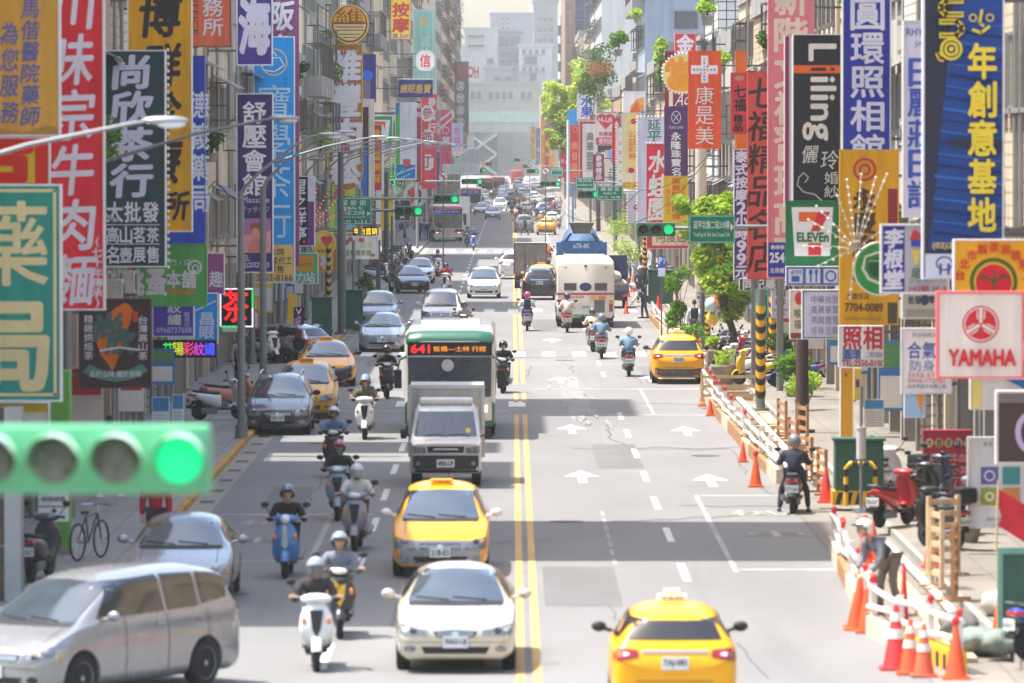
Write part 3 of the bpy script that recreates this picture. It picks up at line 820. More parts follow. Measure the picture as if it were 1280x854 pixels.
isl = [(157, 378), (163, 381), (167, 388), (165, 398), (161, 410), (155, 428), (149, 446), (143, 461), (140, 463), (136, 455), (127, 444), (122, 430), (124, 415), (131, 402), (137, 392), (146, 384)]
sign('dark brown tea sign with an orange island emblem and a green ribbon', 99, 373, 190, 485, 123, (62, 47, 47),
  [('p', isl, (236, 120, 30)), T('尚', 120, 392, 152, 425, (66, 92, 84), 'h', .05, .1), T('欣', 134, 412, 168, 442, (66, 92, 84), 'h', .05, .1), ('l', [(126, 438), (150, 434), (174, 437)], 2.4, W_), T('精緻烘焙茶', 106, 393, 117, 450, W_, 'v', .01), T('台灣高山茶', 174, 394, 185, 450, W_, 'v', .01), ('r', 167, 389, 173, 402, (190, 60, 50)),
  ('p', [(104, 465), (112, 455), (128, 462), (145, 465), (162, 462), (178, 454), (186, 464), (165, 474), (145, 477), (125, 474)], (78, 122, 104)), T('品於山味 藏於創新', 113, 463, 178, 471, W_, 'h', .01)], frame=(74, 58, 54), fw=1.4)
sign('small mauve sign with one white character', 259, 316, 281, 368, 166, (132, 66, 112), [T('趣', 262, 338, 279, 360, W_, 'v', .02)], fw=1)
sign('violet tattoo studio sign with a phone number', 191, 374, 243, 421, 152.5, (76, 56, 156), [T('紋繡', 208, 377, 229, 407, W_, 'v', .02), T('0968737688', 196, 409, 240, 416, (210, 200, 240), 'h', .02), T('飄眉店', 230, 390, 238, 408, (200, 190, 236), 'v')], fw=1.2)
sign('bright blue optician sign next to the violet tattoo sign', 243, 366, 273, 429, 160, (28, 126, 196), [T('昌眼', 250, 390, 268, 424, (220, 232, 244), 'v', .03), ('l', [(245, 388), (270, 376)], 2, (206, 210, 220))], fw=1.2)
t = sign('black scrolling display with characters in many colours', 192, 425, 271, 447, 153.5, (26, 24, 26), [], frame=(40, 38, 40), fw=1)
for i, (ch, c) in enumerate(zip('艾陽彩紋繡', ((40, 220, 90), (190, 200, 40), (230, 60, 120), (190, 60, 200), (70, 80, 240)))):
 draw(t, [T(ch, 204 + i * 13, 428, 217 + i * 13, 444, c, 'h', .01)], 192, 447, 153.5, -.17, emit=.45)
t = sign('black lit sign with one red tea character and a white and green light border', 275, 359, 317, 409, 172, (32, 28, 28), [], frame=None)
draw(t, [T('茶', 279, 362, 311, 402, (238, 24, 30), 'h', .016)], 275, 409, 172, -.14, emit=.42)
draw(t, [('l', [(276, 407), (276, 361), (316, 361)], 2, (226, 226, 230)), ('l', [(300, 408), (316, 408), (316, 385)], 2, (226, 226, 230))], 275, 409, 172, -.14, emit=.4)
draw(t, [('l', [(276, 408), (300, 408)], 2, (30, 220, 90)), ('l', [(316, 362), (316, 384)], 2, (30, 220, 90))], 275, 409, 172, -.16, emit=.4)
sign('deep purple sign with one bold white character', 296, -40, 341, 82, 186, (68, 48, 122), [T('海', 300, 0, 337, 66, (230, 224, 240), 'h', .05)], fw=1.4)
sign('dark purple massage parlour sign with a sunset picture', 296, 117, 342, 341, 188, (52, 40, 92),
  [T('舒壓會館', 304, 126, 333, 246, W_, 'v', .02), T('Massage', 303, 246, 337, 256, (200, 190, 214), 'h', .0), T('マッサージ', 302, 258, 337, 266, (190, 180, 206), 'h', .0), ('r', 299, 273, 339, 316, (196, 128, 134)), ('p', [(299, 273), (339, 273), (339, 288), (299, 296)], (136, 96, 134)),
  ('d', 322, 283, 10, 5, (120, 66, 60)), ('d', 320, 291, 5, 6, (186, 120, 104)), ('p', [(310, 316), (313, 302), (322, 296), (331, 303), (333, 316)], (176, 106, 98)), T('TEL:', 301, 319, 313, 326, W_, 'h', .01), T('(02)25529955', 300, 328, 337, 336, W_, 'h', .01)], fw=1.3)
sign('mauve patterned sign with one white brushed character', 336, -40, 374, 332, 222, (124, 66, 106), [('l', [(340 + (i % 2) * 18, -30 + i * 22), (358 - (i % 2) * 18 + 8, -20 + i * 22)], 3, (150, 92, 130)) for i in range(16)] + [T('阪', 340, 3, 368, 38, W_, 'h', .03, .1), T('急', 340, 44, 368, 76, W_, 'h', .03, .1)], fw=1, frame=(120, 60, 100))
sign('tall sky blue tea shop sign with a white whale emblem and a tan foot', 317, 46, 369, 354, 206, (22, 146, 216),
  [('r', 319, 306, 367, 352, (234, 190, 112)), T('寶學茶行', 323, 104, 364, 300, (196, 226, 246), 'v', .0), ('o', 343, 78, 17, 17, 1.6, (222, 190, 110)), ('l', [(328, 84), (336, 74), (350, 72), (356, 82), (344, 90), (330, 88)], 1.6, W_), ('l', [(334, 72), (340, 62), (346, 70)], 1.6, W_),
  T('洽詢', 336, 310, 356, 319, BK, 'c', .0), T('專業代工', 330, 321, 366, 331, BK, 'c', .0), T('零售', 336, 332, 356, 341, BK, 'c', .0), T('2552-8166', 321, 343, 366, 351, (90, 70, 60), 'h', .01)], frame=(206, 214, 222), fw=1.5)
sign('black sign with white brushed characters behind the sky blue sign', 366, 220, 394, 308, 226, (34, 30, 36), [('r', 385, 221, 393, 252, (206, 202, 212)), ('r', 385, 252, 393, 306, (98, 46, 110)), T('星之洋亭', 367, 224, 383, 302, W_, 'v', .02, .1), ('r', 379, 300, 382, 304, (200, 60, 50))], fw=1.2)
sign('green sign with an orange label above two white characters', 364, 316, 398, 355, 229, (64, 162, 96), [('r', 368, 320, 392, 339, (238, 168, 50)), T('Summer', 372, 327, 390, 333, (120, 74, 40), 'h', .0, .3), T('力站', 370, 340, 394, 353, W_, 'c', .03)], fw=1)
sign('orange sign with one white character under the yellow disc', 397, 302, 421, 340, 238, (236, 164, 54), [T('樣', 401, 317, 416, 336, W_, 'h', .05)], fw=.6, frame=(220, 150, 60))
sign('yellow round sign with a red heart', 389, 288, 420, 320, 234, (234, 190, 62), [('d', 400, 298, 8, 6, (240, 214, 120)), ('d', 405.5, 299, 4, 4, (176, 40, 40)), ('d', 411.5, 299, 4, 4, (176, 40, 40)), ('p', [(402, 301), (415, 301), (408.5, 309)], (176, 40, 40)), T('台灣好茶', 397, 311, 413, 316, (120, 70, 30), 'c', .0)], shape='disc', fw=1.4, frame=(238, 214, 130))
# pork floss shop: tall gilt frame, rounded at the foot, with a round emblem on top
YP = 304; k = KK(YP)
shp = [(411, 56), (453, 56), (453, 216)] + [(432 + 21 * math.cos(a * PI / 12), 216 + 22 * math.sin(a * PI / 12)) for a in range(1, 12)] + [(411, 216)]
grid = [('r', 416, 62, 448, 214, (156, 84, 82)), ('d', 432, 213, 16, 17, (156, 84, 82))]
grid += [('l', [(416, 64 + i * 5), (448, 64 + i * 5)], .7, (212, 178, 172)) for i in range(31)] + [('l', [(418 + i * 4, 62), (418 + i * 4, 226)], .6, (206, 170, 164)) for i in range(8)]
sign('gilt framed pork floss sign with white raised characters on a pink grid', 411, 56, 453, 238, YP, (158, 112, 26), grid + [T('維豐肉鬆', 413, 62, 451, 232, (190, 176, 178), 'v', .04, .06), T('維豐肉鬆', 414, 62, 450, 231, (244, 242, 244), 'v', .025, .06)], shape=shp, frame=(196, 160, 60), fw=1)
sign('round gilt emblem standing on the pork floss sign', 413, 6, 461, 55, YP - .4, (112, 44, 34),
  [('d', 437, 30.5, 20.5, 20.5, (206, 186, 128)), ('p', [(437 + 20.5 * math.cos(a * PI / 14), 29 - 20.5 * math.sin(a * PI / 14)) for a in range(15)], (238, 172, 34)), T('維', 420, 11, 454, 29, (120, 60, 24), 'h', -.01), ('r', 417, 28, 457, 30.5, (112, 44, 34)), ('l', [(420, 34), (454, 34)], 1.2, (112, 60, 40)), ('l', [(419, 38), (455, 38)], 1, (112, 60, 40)), ('l', [(423, 43), (451, 43)], 1, (112, 60, 40)), ('l', [(428, 47), (446, 47)], 1, (112, 60, 40))], shape='disc', fw=1.6, frame=(214, 180, 84))
sign('lime green sign behind the street name board', 403, 108, 444, 292, 312, (176, 196, 92), [('r', 405, 110, 411, 235, (146, 176, 70)), T('產', 417, 235, 432, 247, (206, 70, 130), 'h', .05), ('r', 421, 276, 443, 288, (70, 170, 190)), T('33-3310', 422, 279, 442, 286, W_, 'h', .03)], frame=None)
sign('navy sign with a bright blue brush emblem on the grey wall', 451, 68, 470, 128, 318, (52, 54, 112), [('d', 459, 94, 8, 6, (40, 110, 210)), ('r', 453, 100, 463, 126, (110, 104, 120))], frame=None)
sign('cream framed sign with a dark brown and blue inner panel', 449, 124, 468, 247, 316, (226, 218, 214), [('r', 451, 134, 461, 246, (60, 42, 50)), ('p', [(451, 190), (455, 175), (459, 190), (459, 246), (451, 246)], (28, 94, 170))], fw=.8)
sign('green and white convenience sign with orange and red bars', 464, 145, 491, 190, 345, (44, 128, 80), [('p', [(468, 150), (488, 150), (485, 176), (468, 176)], (226, 226, 226)), ('r', 468, 152, 482, 158, (230, 96, 44)), ('p', [(477, 158), (482, 158), (476, 172), (472, 172)], (200, 44, 50)), ('r', 480, 181, 490, 189, (226, 230, 236)), T('WC', 481, 182, 489, 188, (40, 80, 170), 'h', .03)], fw=.6)
sign('dark red sign with orange characters and a mint edge', 466, 156, 480, 239, 340, (166, 40, 50), [T('會八道美味', 467, 160, 476, 230, (236, 160, 40), 'v', .03, .1), ('r', 477, 157, 480, 238, (200, 230, 214))], fw=.5)
sign('yellow massage sign with dark red characters', 489, -12, 513, 49, 440, (234, 190, 48), [T('按摩', 491, 3, 511, 41, (150, 46, 36), 'v', .04), T('請上6F', 491, 42, 511, 48, (90, 70, 140), 'h', .02)], fw=.6, frame=(190, 150, 60))
sign('tall pale teal sign with faint white writing', 516, 12, 544, 112, 470, (134, 180, 168), [('l', [(518, 14), (541, 14), (541, 110), (518, 110), (518, 14)], 1, (200, 220, 206)), T('誠味牧場', 526, 44, 538, 106, (216, 230, 222), 'v', .0), ('d', 529, 27, 4, 7, (216, 190, 120))], fw=.6)
sign('white octagonal sign with one red character', 520, 64, 543, 88, 430, (238, 234, 232), [T('信', 525, 68, 538, 84, (200, 50, 50), 'h', .02)], shape=[(525, 64), (538, 64), (543, 70), (543, 82), (538, 88), (525, 88), (520, 82), (520, 70)], frame=(214, 206, 204), fw=.8)
sign('navy optician sign with gold characters running from right to left', 498, 100, 541, 122, 385, (44, 50, 112), [T('鏡眼島寶', 500, 103, 539, 119, (232, 178, 74), 'c', .02, .12)], frame=(80, 80, 110), fw=.6, bulbs='t')
sign('tall white sign with a green and blue swirl along its edge', 494, 128, 521, 225, 375, (232, 232, 236), [('p', [(494, 128), (500, 128), (500, 206), (494, 206)], (72, 150, 60)), ('p', [(494, 128), (500, 128), (498, 142), (494, 146)], (40, 100, 160)), ('p', [(494, 206), (519, 206), (519, 223), (494, 223)], (34, 96, 168)), ('l', [(496, 218), (506, 214), (518, 210)], 2, (200, 220, 236)), ('r', 504, 199, 513, 208, (190, 70, 56))], fw=.6)
sign('narrow navy and red sign edged in white', 519, 126, 527, 228, 378, (140, 50, 62), [('r', 519.5, 127, 522, 227, (50, 44, 92)), T('眼冠', 521, 127, 526, 149, (230, 220, 230), 'v', .02)], fw=.4)
sign('bright red banner sign with three white stripes', 524, 163, 531, 232, 410, (226, 72, 58), [('l', [(524, 170), (531, 165)], 1, W_), ('l', [(524, 174), (531, 169)], 1, W_)], frame=None)
sign('tall dark red ginseng sign carrying three white octagons', 527, 118, 546, 236, 455, (196, 56, 74), [T('參茸行', 535, 120, 545, 168, (240, 220, 224), 'v', .03)] + [q for j, (cy_, ch) in enumerate(((142, '參'), (172, '燕'), (203, '丁'))) for q in (('p', [(527, cy_ - 6), (531, cy_ - 10), (538, cy_ - 10), (542, cy_ - 6), (542, cy_ + 6), (538, cy_ + 10), (531, cy_ + 10), (527, cy_ + 6)], (238, 230, 222)), T(ch, 528, cy_ - 7, 541, cy_ + 7, (130, 50, 56), 'h', .01))], frame=None)
sign('pinkish red sign with slanting white stripes and a flower emblem', 550, 137, 565, 216, 560, (206, 70, 100), [('l', [(551, 150), (564, 140)], 3, (226, 206, 206)), ('l', [(551, 160), (564, 149)], 2.4, (226, 206, 206)), ('o', 557, 163, 4.6, 4.6, 1, W_), T('蘭', 553, 171, 562, 180, W_, 'h', .02)], fw=.4)
sign('lavender sign with a dotted border and pink characters', 564, 154, 578, 191, 600, (190, 190, 222), [T('幸福', 567, 158, 575, 182, (196, 90, 150), 'v', .01)], fw=.5, bulbs='lr')
t = sign('dark grey tower sign with four boxed characters on the grey tower', 568, 77, 586, 168, 990, (104, 106, 114), [q for i, ch in enumerate('湯悅商旅') for q in (('o', 575.5, 108 + i * 15, 5, 6.4, .8, (214, 214, 220)), T(ch, 572, 103 + i * 15, 579, 113 + i * 15, (226, 226, 230), 'h', .02))], frame=None)
sign('red hotel lettering that reads backwards on the grey tower sign', 569, 83, 598, 97, 985, (172, 60, 76), [], frame=None, shape=[(569, 96.2), (598, 96.2), (598, 97), (569, 97)])
t = bpy.context.scene.objects[-1]
_h = [o for o in COL.objects if o.get('label') == 'red hotel lettering that reads backwards on the grey tower sign'][0]
mb = MB(); put_text(mb, 'HOTEL', 0, 0, 29 / KK(985), 13 / KK(985), -.2, 'h', .02)
ww = 29 / KK(985); mb.v = [(ww - q[0], q[1], q[2] + .1) for q in mb.v]
mb.build('lettering', PM((172, 56, 74)), _h)
sign('white garden sign with red maple leaves on two posts', 425, 295, 473, 324, 262, (226, 222, 216), [T('超美', 450, 301, 466, 311, (140, 170, 90), 'c', .0), T('皇都廣業舖', 431, 312, 464, 320, (108, 128, 62), 'c', .01), ('d', 431, 303, 5, 4, (128, 56, 56)), ('d', 438, 299, 3, 3, (150, 66, 60)), ('d', 452, 300, 4, 2.6, (176, 70, 66)), ('d', 466, 319, 3, 2, (150, 90, 80))], fw=.8, bracket=False)
t = sign('black display with yellow lit characters', 441, 284, 473, 294, 276, (30, 26, 24), [], frame=None)
draw(t, [T('年怡直銷', 442, 285, 472, 293, (250, 210, 40), 'c', .01)], 441, 294, 276, -.14, emit=.5)
sign('yellow sign with an orange top behind the traffic light', 476, 242, 492, 288, 330, (240, 200, 36), [('r', 478, 246, 490, 252, (230, 140, 40)), ('d', 484, 282, 3, 2, BK)], fw=.5)
sign('dark violet sign with one white star', 493, 250, 513, 276, 350, (64, 44, 66), [('p', [(503, 264), (504.5, 268), (508, 268), (505, 270), (506, 274), (503, 271.5), (500, 274), (501, 270), (498, 268), (501.5, 268)], W_)], fw=.4)
sign('round white sign split into red and black shapes', 504, 229, 534, 259, 470, (226, 220, 216), [('p', [(508, 248), (510, 238), (518, 233), (519, 250), (514, 256)], (200, 66, 58)), ('p', [(521, 233), (527, 240), (526, 252), (521, 257)], (44, 38, 42))], shape='disc', fw=.8)
sign('purple round sign with a pale ring', 496, 276, 507, 290, 340, (60, 44, 80), [('o', 501.5, 283, 4.4, 5.6, .7, (150, 140, 170))], shape='disc', frame=None)
sign('pair of grey back panels of unlit signs', 470, 238, 488, 278, 335, (186, 184, 180), [], fw=.5)
SHADE = 0.8
# --- the sunny side, nearest first
st = [('l', [(1172 + (i % 3) * 3, 20 + i * 13), (1250, 34 + i * 13 - 8)], 2.2 + (i % 3), (22, 42, 88) if i % 2 else (44, 92, 170)) for i in range(22)]
sign('huge navy and blue sign with yellow characters and a turned yellow name', 1152, -60, 1254, 349, 102, (44, 48, 66),
  [('p', [(1196, -58), (1251, -58), (1251, 312), (1160, 312), (1164, 286)], (32, 68, 138))] + [('l', [(max(1166, 1193 - i * 1.8), 24 + i * 14), (1250, 34 + i * 14)], 2 + (i % 3), (22, 44, 92) if i % 2 else (42, 92, 168)) for i in range(20)] +
  [('r', 1184, 174, 1250, 183, (40, 46, 66)), T('年創意基地', 1209, 53, 1243, 292, (226, 206, 62), 'v', .03), ('o', 1214, 23, 5, 5, 1.6, (226, 206, 62)), ('o', 1235, 23, 5, 5, 1.6, (226, 206, 62)), ('l', [(1225, 14), (1222, 30), (1227, 33)], 3.4, (226, 206, 62)), ('l', [(1214, 38), (1224, 42), (1234, 34)], 3.6, (226, 206, 62)),
  ('l', [(1200, 2), (1180, 2), (1174, 8), (1174, 13), (1180, 19), (1200, 19)], 7, (226, 206, 62)), ('l', [(1174, 28), (1194, 28), (1200, 34), (1200, 39), (1194, 45), (1174, 45)], 7, (226, 206, 62)), ('o', 1187, 62, 14, 14, 8.5, (226, 206, 62)), ('d', 1187, 62, 3, 3, (226, 206, 62)), ('l', [(1200, 2), (1180, 2), (1174, 8), (1174, 13), (1180, 19), (1200, 19)], 1.6, (64, 60, 50)), ('l', [(1174, 28), (1194, 28), (1200, 34), (1200, 39), (1194, 45), (1174, 45)], 1.6, (64, 60, 50)), ('o', 1187, 62, 10.6, 10.6, 1.5, (64, 60, 50)), ('l', [(1168, 68), (1172, 76), (1177, 77)], 2, (226, 206, 62)), ('l', [(1172, 66), (1175, 71)], 2, (226, 206, 62)), T('(02)2', 1164, 303, 1189, 312, (214, 190, 80), 'h', .02),
  ('r', 1155, 317, 1192, 347, (206, 212, 228)), ('o', 1179, 329, 11, 9, 2, (44, 70, 150)), ('l', [(1174, 342), (1174, 330)], 3, (44, 70, 150)), ('l', [(1184, 342), (1184, 330)], 3, (44, 70, 150))], frame=(214, 216, 222), fw=2.4)
sign('yellow tea guild sign with a sprout in a red disc', 1191, 299, 1300, 420, 99.5, (230, 168, 28),
  [('d', 1241, 352, 30, 30, (70, 92, 34)), ('d', 1241, 352, 25, 25, (200, 160, 50)), ('d', 1241, 353, 22.5, 22.5, (196, 30, 50)), ('l', [(1241, 368), (1241, 352), (1228, 345), (1223, 348)], 3, (60, 90, 40)), ('l', [(1241, 352), (1254, 344), (1260, 347)], 3, (60, 90, 40)), ('l', [(1241, 352), (1242, 340)], 2, (60, 90, 40))] +
  [T(ch, 1241 - 43 * math.cos(a) - 6, 352 - 43 * math.sin(a) - 6, 1241 - 43 * math.cos(a) + 6, 352 - 43 * math.sin(a) + 6, (186, 70, 30), 'h', .03) for ch, a in zip('台北市製茶業職業工', [i * 2.75 / 8 + .2 for i in range(9)])], frame=(212, 206, 206), fw=2)
sign('square motorcycle dealer sign with a red tuning fork disc', 1170, 364, 1279, 473, 97, (212, 200, 194),
  [('d', 1225, 405, 23, 23, (196, 40, 52)), ('o', 1225, 405, 21, 21, 1.6, (226, 214, 210))] + [('l', [(1225 + 3 * math.cos(a), 405 + 3 * math.sin(a)), (1225 + 19 * math.cos(a), 405 + 19 * math.sin(a))], 4, (222, 210, 206)) for a in (-PI / 2, PI / 6, 5 * PI / 6)] + [('l', [(1225 + 8 * math.cos(a + d), 405 + 8 * math.sin(a + d)), (1225 + 17 * math.cos(a + d * .5), 405 + 17 * math.sin(a + d * .5))], 1.6, (222, 210, 206)) for a in (-PI / 2, PI / 6, 5 * PI / 6) for d in (-.55, .55)] + [T('YAMAHA', 1185, 437, 1268, 456, (196, 40, 52), 'h', .045)], frame=(232, 110, 118), fw=2.6)
sign('blue medicine sign with a grey half and small red writing', 1100, 280, 1186, 367, 106, (166, 164, 170), [('r', 1102, 282, 1130, 364, (42, 52, 138)), T('李根堂', 1105, 285, 1128, 362, (214, 212, 224), 'v', .04, .1), ('p', [(1136, 300), (1141, 286), (1150, 292), (1152, 300)], (190, 60, 60)), ('r', 1138, 300, 1151, 308, (44, 80, 160)), ('p', [(1139, 312), (1150, 312), (1147, 330), (1142, 330)], (206, 190, 90)), T('足', 1138, 336, 1150, 347, (60, 110, 80), 'h', .02), T('マッサージ', 1134, 348, 1180, 355, (90, 130, 110), 'h', .0), T('242號 3F-5', 1134, 357, 1182, 364, (170, 60, 90), 'h', .02)], fw=2.4)
sign('small grey wholesale sign under the blue medicine sign', 1127, 367, 1171, 398, 113, (176, 172, 158), [T('批發.零', 1134, 368, 1168, 382, (60, 62, 90), 'c', .03), ('r', 1132, 386, 1170, 397, (150, 140, 126))], fw=1.4)
sign('white defence school sign with blue and red writing', 1126, 410, 1189, 492, 105, (222, 216, 216), [T('合氣', 1133, 427, 1170, 448, (72, 90, 160), 'c', .02), T('防身', 1136, 450, 1168, 464, (84, 96, 150), 'c', .0), T('2552-5721', 1134, 466, 1176, 471, (190, 90, 96), 'h', .01), T('0903-772721', 1134, 473, 1180, 478, (190, 90, 96), 'h', .01), T('台北市延平北路二段', 1134, 480, 1182, 485, (90, 96, 130), 'h', .01), T('防身術教室', 1140, 416, 1170, 421, (100, 100, 100), 'h', .0)], fw=1.6, frame=(190, 186, 186))
sign('tall pale lilac sign with blue characters behind the huge navy sign', 1128, 26, 1166, 272, 113, (212, 208, 226), [T('RHYTHM', 1132, 36, 1175, 45, (92, 94, 150), 'h', .02), T('JAPAN', 1142, 52, 1172, 60, (110, 110, 150), 'h', 0), T('日麗莊日語', 1134, 72, 1170, 262, (62, 84, 170), 'v', .02)], fw=1.4)
sign('green round teapot sign lit by a white rope burst', 1066, 302, 1134, 370, 119, (48, 140, 70), [('p', [(1080, 320), (1096, 314), (1114, 318), (1124, 330), (1120, 350), (1104, 358), (1084, 350), (1076, 336)], (206, 204, 180)), ('p', [(1082, 322), (1097, 317), (1112, 321), (1120, 331), (1116, 347), (1103, 354), (1087, 347), (1080, 336)], (50, 120, 62)), ('d', 1098, 334, 13, 12, (30, 84, 46)), ('l', [(1086, 326), (1110, 326)], 2.4, (110, 170, 90))], shape='disc', fw=2.2, frame=(214, 206, 186))
sign('golden estate agent sign with a red ring emblem', 1049, 187, 1123, 406, 130, (206, 150, 18),
  [('r', 1109, 236, 1121, 281, (132, 38, 50)), ('r', 1109, 378, 1121, 404, (84, 70, 56)), ('o', 1080, 212, 14.5, 14.5, 3, (176, 40, 52)), ('o', 1080, 212, 7.5, 7.5, 3, (176, 40, 52)), T('永慶房屋', 1066, 234, 1093, 352, (78, 54, 28), 'v', .04), T('大橋成店', 1057, 366, 1086, 374, (96, 70, 34), 'c', .01), T('7704-0089', 1056, 379, 1103, 389, (88, 64, 34), 'h', .03), T('lockhome.com.tw', 1056, 395, 1102, 400, (120, 88, 40), 'h', .0)], frame=None)
sign('white photo studio sign with large red characters', 1048, 407, 1104, 459, 128.5, (222, 214, 208), [T('照相', 1052, 408, 1103, 436, (186, 46, 60), 'c', .03), T('圓環', 1053, 437, 1076, 449, (70, 96, 160), 'c', .04), T('二張相館', 1080, 438, 1104, 448, (90, 110, 160), 'c', .0), T('TEL:2550-0100', 1052, 450, 1104, 458, (160, 60, 70), 'h', .03)], fw=1, bracket=False)
sign('tall blue photo studio sign with five white characters', 1052, -60, 1113, 215, 136, (42, 52, 150), [T('圓環照相館', 1063, -2, 1104, 208, (222, 220, 236), 'v', .02)], fw=1.6)
sign('pale menu board with four rows of grey characters', 1002, 362, 1056, 424, 141, (204, 202, 226), [('l', [(1004, 364), (1053, 364), (1053, 422), (1004, 422), (1004, 364)], 1.2, (70, 120, 100))] + [T(s, 1013, 369 + i * 13, 1048, 379 + i * 13, (120, 118, 134), 'c', .0) for i, s in enumerate(('中藥批發', '高麗蔘茸', '燕窩鹿茸', '珍珠五寶'))], fw=1)
sign('narrow cream sign with a red emblem beside the menu board', 987, 362, 1004, 424, 146, (214, 200, 176), [('d', 999, 373, 6, 8, (196, 60, 56)), T('喉福', 992, 385, 1001, 412, (110, 90, 76), 'v', .01), ('r', 988, 416, 1002, 423, (130, 60, 56))], fw=.8)
sv = [('p', [(989, 259), (1041, 259), (1037, 320), (993, 320)], (222, 220, 218)), ('r', 998, 265, 1022, 277, (232, 104, 40)), ('p', [(1022, 265), (1037, 265), (1024, 289), (1013, 289)], (200, 44, 56)), ('p', [(1010, 304), (1026, 304), (1026, 319), (1010, 319)], (200, 44, 56)), T('ELEVEn', 996, 291, 1035, 302, (36, 106, 66), 'h', .04)]
sign('green convenience store sign with an orange and red numeral', 982, 251, 1049, 333, 148, (34, 106, 64), sv, fw=1, frame=(40, 100, 66))
sign('blue and white strip of service symbols under the convenience sign', 982, 333, 1049, 357, 147.6, (60, 100, 170), [q for i in range(3) for q in (('r', 985 + i * 22, 336, 1003 + i * 22, 354, (222, 224, 230)),)] + [('r', 989, 345, 999, 352, (50, 90, 170)), T('ATM', 988, 338, 1001, 343, (60, 90, 150), 'h', .02), ('l', [(1013, 338), (1013, 352)], 2, (50, 90, 170)), ('l', [(1020, 338), (1020, 352)], 2, (50, 90, 170)), ('d', 1013, 340, 2.4, 3.4, (50, 90, 170)), ('d', 1020, 340, 2, 3.4, (50, 90, 170)), ('o', 1038, 345, 7, 7, 2, (50, 90, 170))], fw=.8)
sign('black wedding studio sign with cream letters turned on their side', 990, 43, 1051, 256, 150, (38, 37, 42),
  [('r', 991, 82, 1050, 92, (222, 96, 36)), T('L', 1011, 56, 1044, 76, (214, 204, 190), 'r', .02), T('iling', 1003, 97, 1044, 175, (214, 204, 190), 'r', .02), ('r', 1013, 85, 1032, 89, (70, 44, 36)), ('r', 1038, 85, 1042, 89, (70, 44, 36)), T('儷', 1002, 182, 1022, 204, (206, 198, 186), 'h', .0, .12), T('玲', 1026, 188, 1047, 212, (206, 198, 186), 'h', .0, .12), T('婚紗', 1030, 214, 1048, 248, (206, 198, 186), 'v', .0), ('l', [(996, 232), (998, 222), (1004, 216), (1010, 222), (1006, 228)], 1.2, (190, 184, 176)), ('l', [(997, 232), (1004, 240), (1018, 243), (1028, 252)], 1.4, (190, 184, 176))], fw=1.4)
sign('narrow pink panel along the edge of the wedding sign', 980, 45, 991, 258, 152, (170, 60, 90), [('r', 986, 46, 990, 257, (220, 214, 222))], fw=.8, bracket=False)
sign('tall faded pink school sign with cream characters', 959, -50, 1017, 348, 170, (212, 118, 128), [T('新階文補習班高職', 968, -24, 1008, 340, (232, 206, 186), 'v', .03), ('r', 960, 303, 982, 346, (42, 58, 150)), T('***', 963, 306, 980, 312, W_, 'h', .02), T('254', 962, 316, 980, 328, W_, 'h', .04), T('北市補', 962, 333, 980, 343, W_, 'c', .02)], fw=1, frame=(214, 150, 156))
sign('tall brick red sign with black brushed characters', 934, 90, 961, 349, 177, (200, 78, 68), [T('七福精品名店', 934, 96, 972, 342, (58, 40, 42), 'v', .015, .1)], fw=1, frame=(190, 80, 76))
sign('long dark red plate with a row of black and white characters', 924, 348, 986, 363, 181, (70, 58, 58), [T('同記藥行', 928, 349, 984, 362, W_, 'c', .04)], frame=(200, 196, 196), fw=.6)
sign('purple strip with a phone number under the brick red sign', 936, 334, 983, 348, 179, (98, 62, 120), [T('2555-0958', 940, 337, 980, 346, (214, 200, 226), 'h', .03)], frame=None)
sign('purple thai massage sign with a price in white', 917, 187, 936, 350, 183, (82, 48, 118), [T('泰式按摩2小時99元', 919, 188, 934, 348, (236, 228, 240), 'v', .035)], fw=.8, frame=(206, 196, 214))
sign('small red gift shop sign with black characters and a gold crest', 913, 91, 936, 168, 192, (196, 56, 60), [('d', 924, 98, 6, 3, (176, 120, 80)), T('七福', 917, 106, 932, 140, (50, 34, 38), 'v', .03), T('精品', 917, 143, 928, 165, (50, 34, 38), 'v', .03), T('禮盒', 928, 146, 933, 162, (150, 50, 50), 'v', 0)], fw=.8, frame=(180, 70, 70))
sign('narrow orange strip sign behind the small red gift sign', 919, 64, 933, 186, 205, (240, 110, 40), [], frame=None)
dots = [('d', 880 + 4.2 * i, 87.5 + 4.2 * j, 1.2, 1.2, c) for i, j, c in ((0, 0, (190, 60, 80)), (-1, 0, (70, 150, 90)), (-2, 0, (200, 110, 60)), (1, 0, (210, 120, 50)), (2, 0, (80, 150, 100)), (3, 0, (120, 70, 150)), (-3, 0, (130, 60, 120)), (0, -1, (150, 180, 210)), (0, -2, (120, 60, 110)), (0, 1, (210, 130, 60)), (0, 2, (150, 80, 160)), (0, -3, (200, 120, 80)), (0, 3, (80, 130, 180)), (-1, 1, (120, 140, 190)), (1, -1, (130, 80, 150)))]
sign('orange drugstore sign with a white cross of coloured dots', 860, 64, 901, 186, 236, (238, 88, 34), [('r', 876, 70, 885, 104, (244, 236, 236)), ('r', 863.5, 82, 897, 93, (244, 236, 236))] + dots + [T('康是美', 869, 107, 892, 182, (248, 236, 228), 'v', .0)], fw=.6, frame=(226, 90, 44))
sign('small red goldsmith sign with one white character', 843, 42, 870, 69, 262, (222, 56, 66), [T('金', 846, 44, 867, 66, (246, 240, 238), 'h', .04)], fw=.8, frame=(226, 160, 160))
sign('cream round pawnshop sign with an orange character ringed by bulbs', 828, 68, 876, 117, 256, (238, 216, 132), [T('當', 833, 73, 870, 113, (240, 158, 38), 'h', .04)], shape='disc', fw=1, frame=(230, 224, 206), bulbs='o')
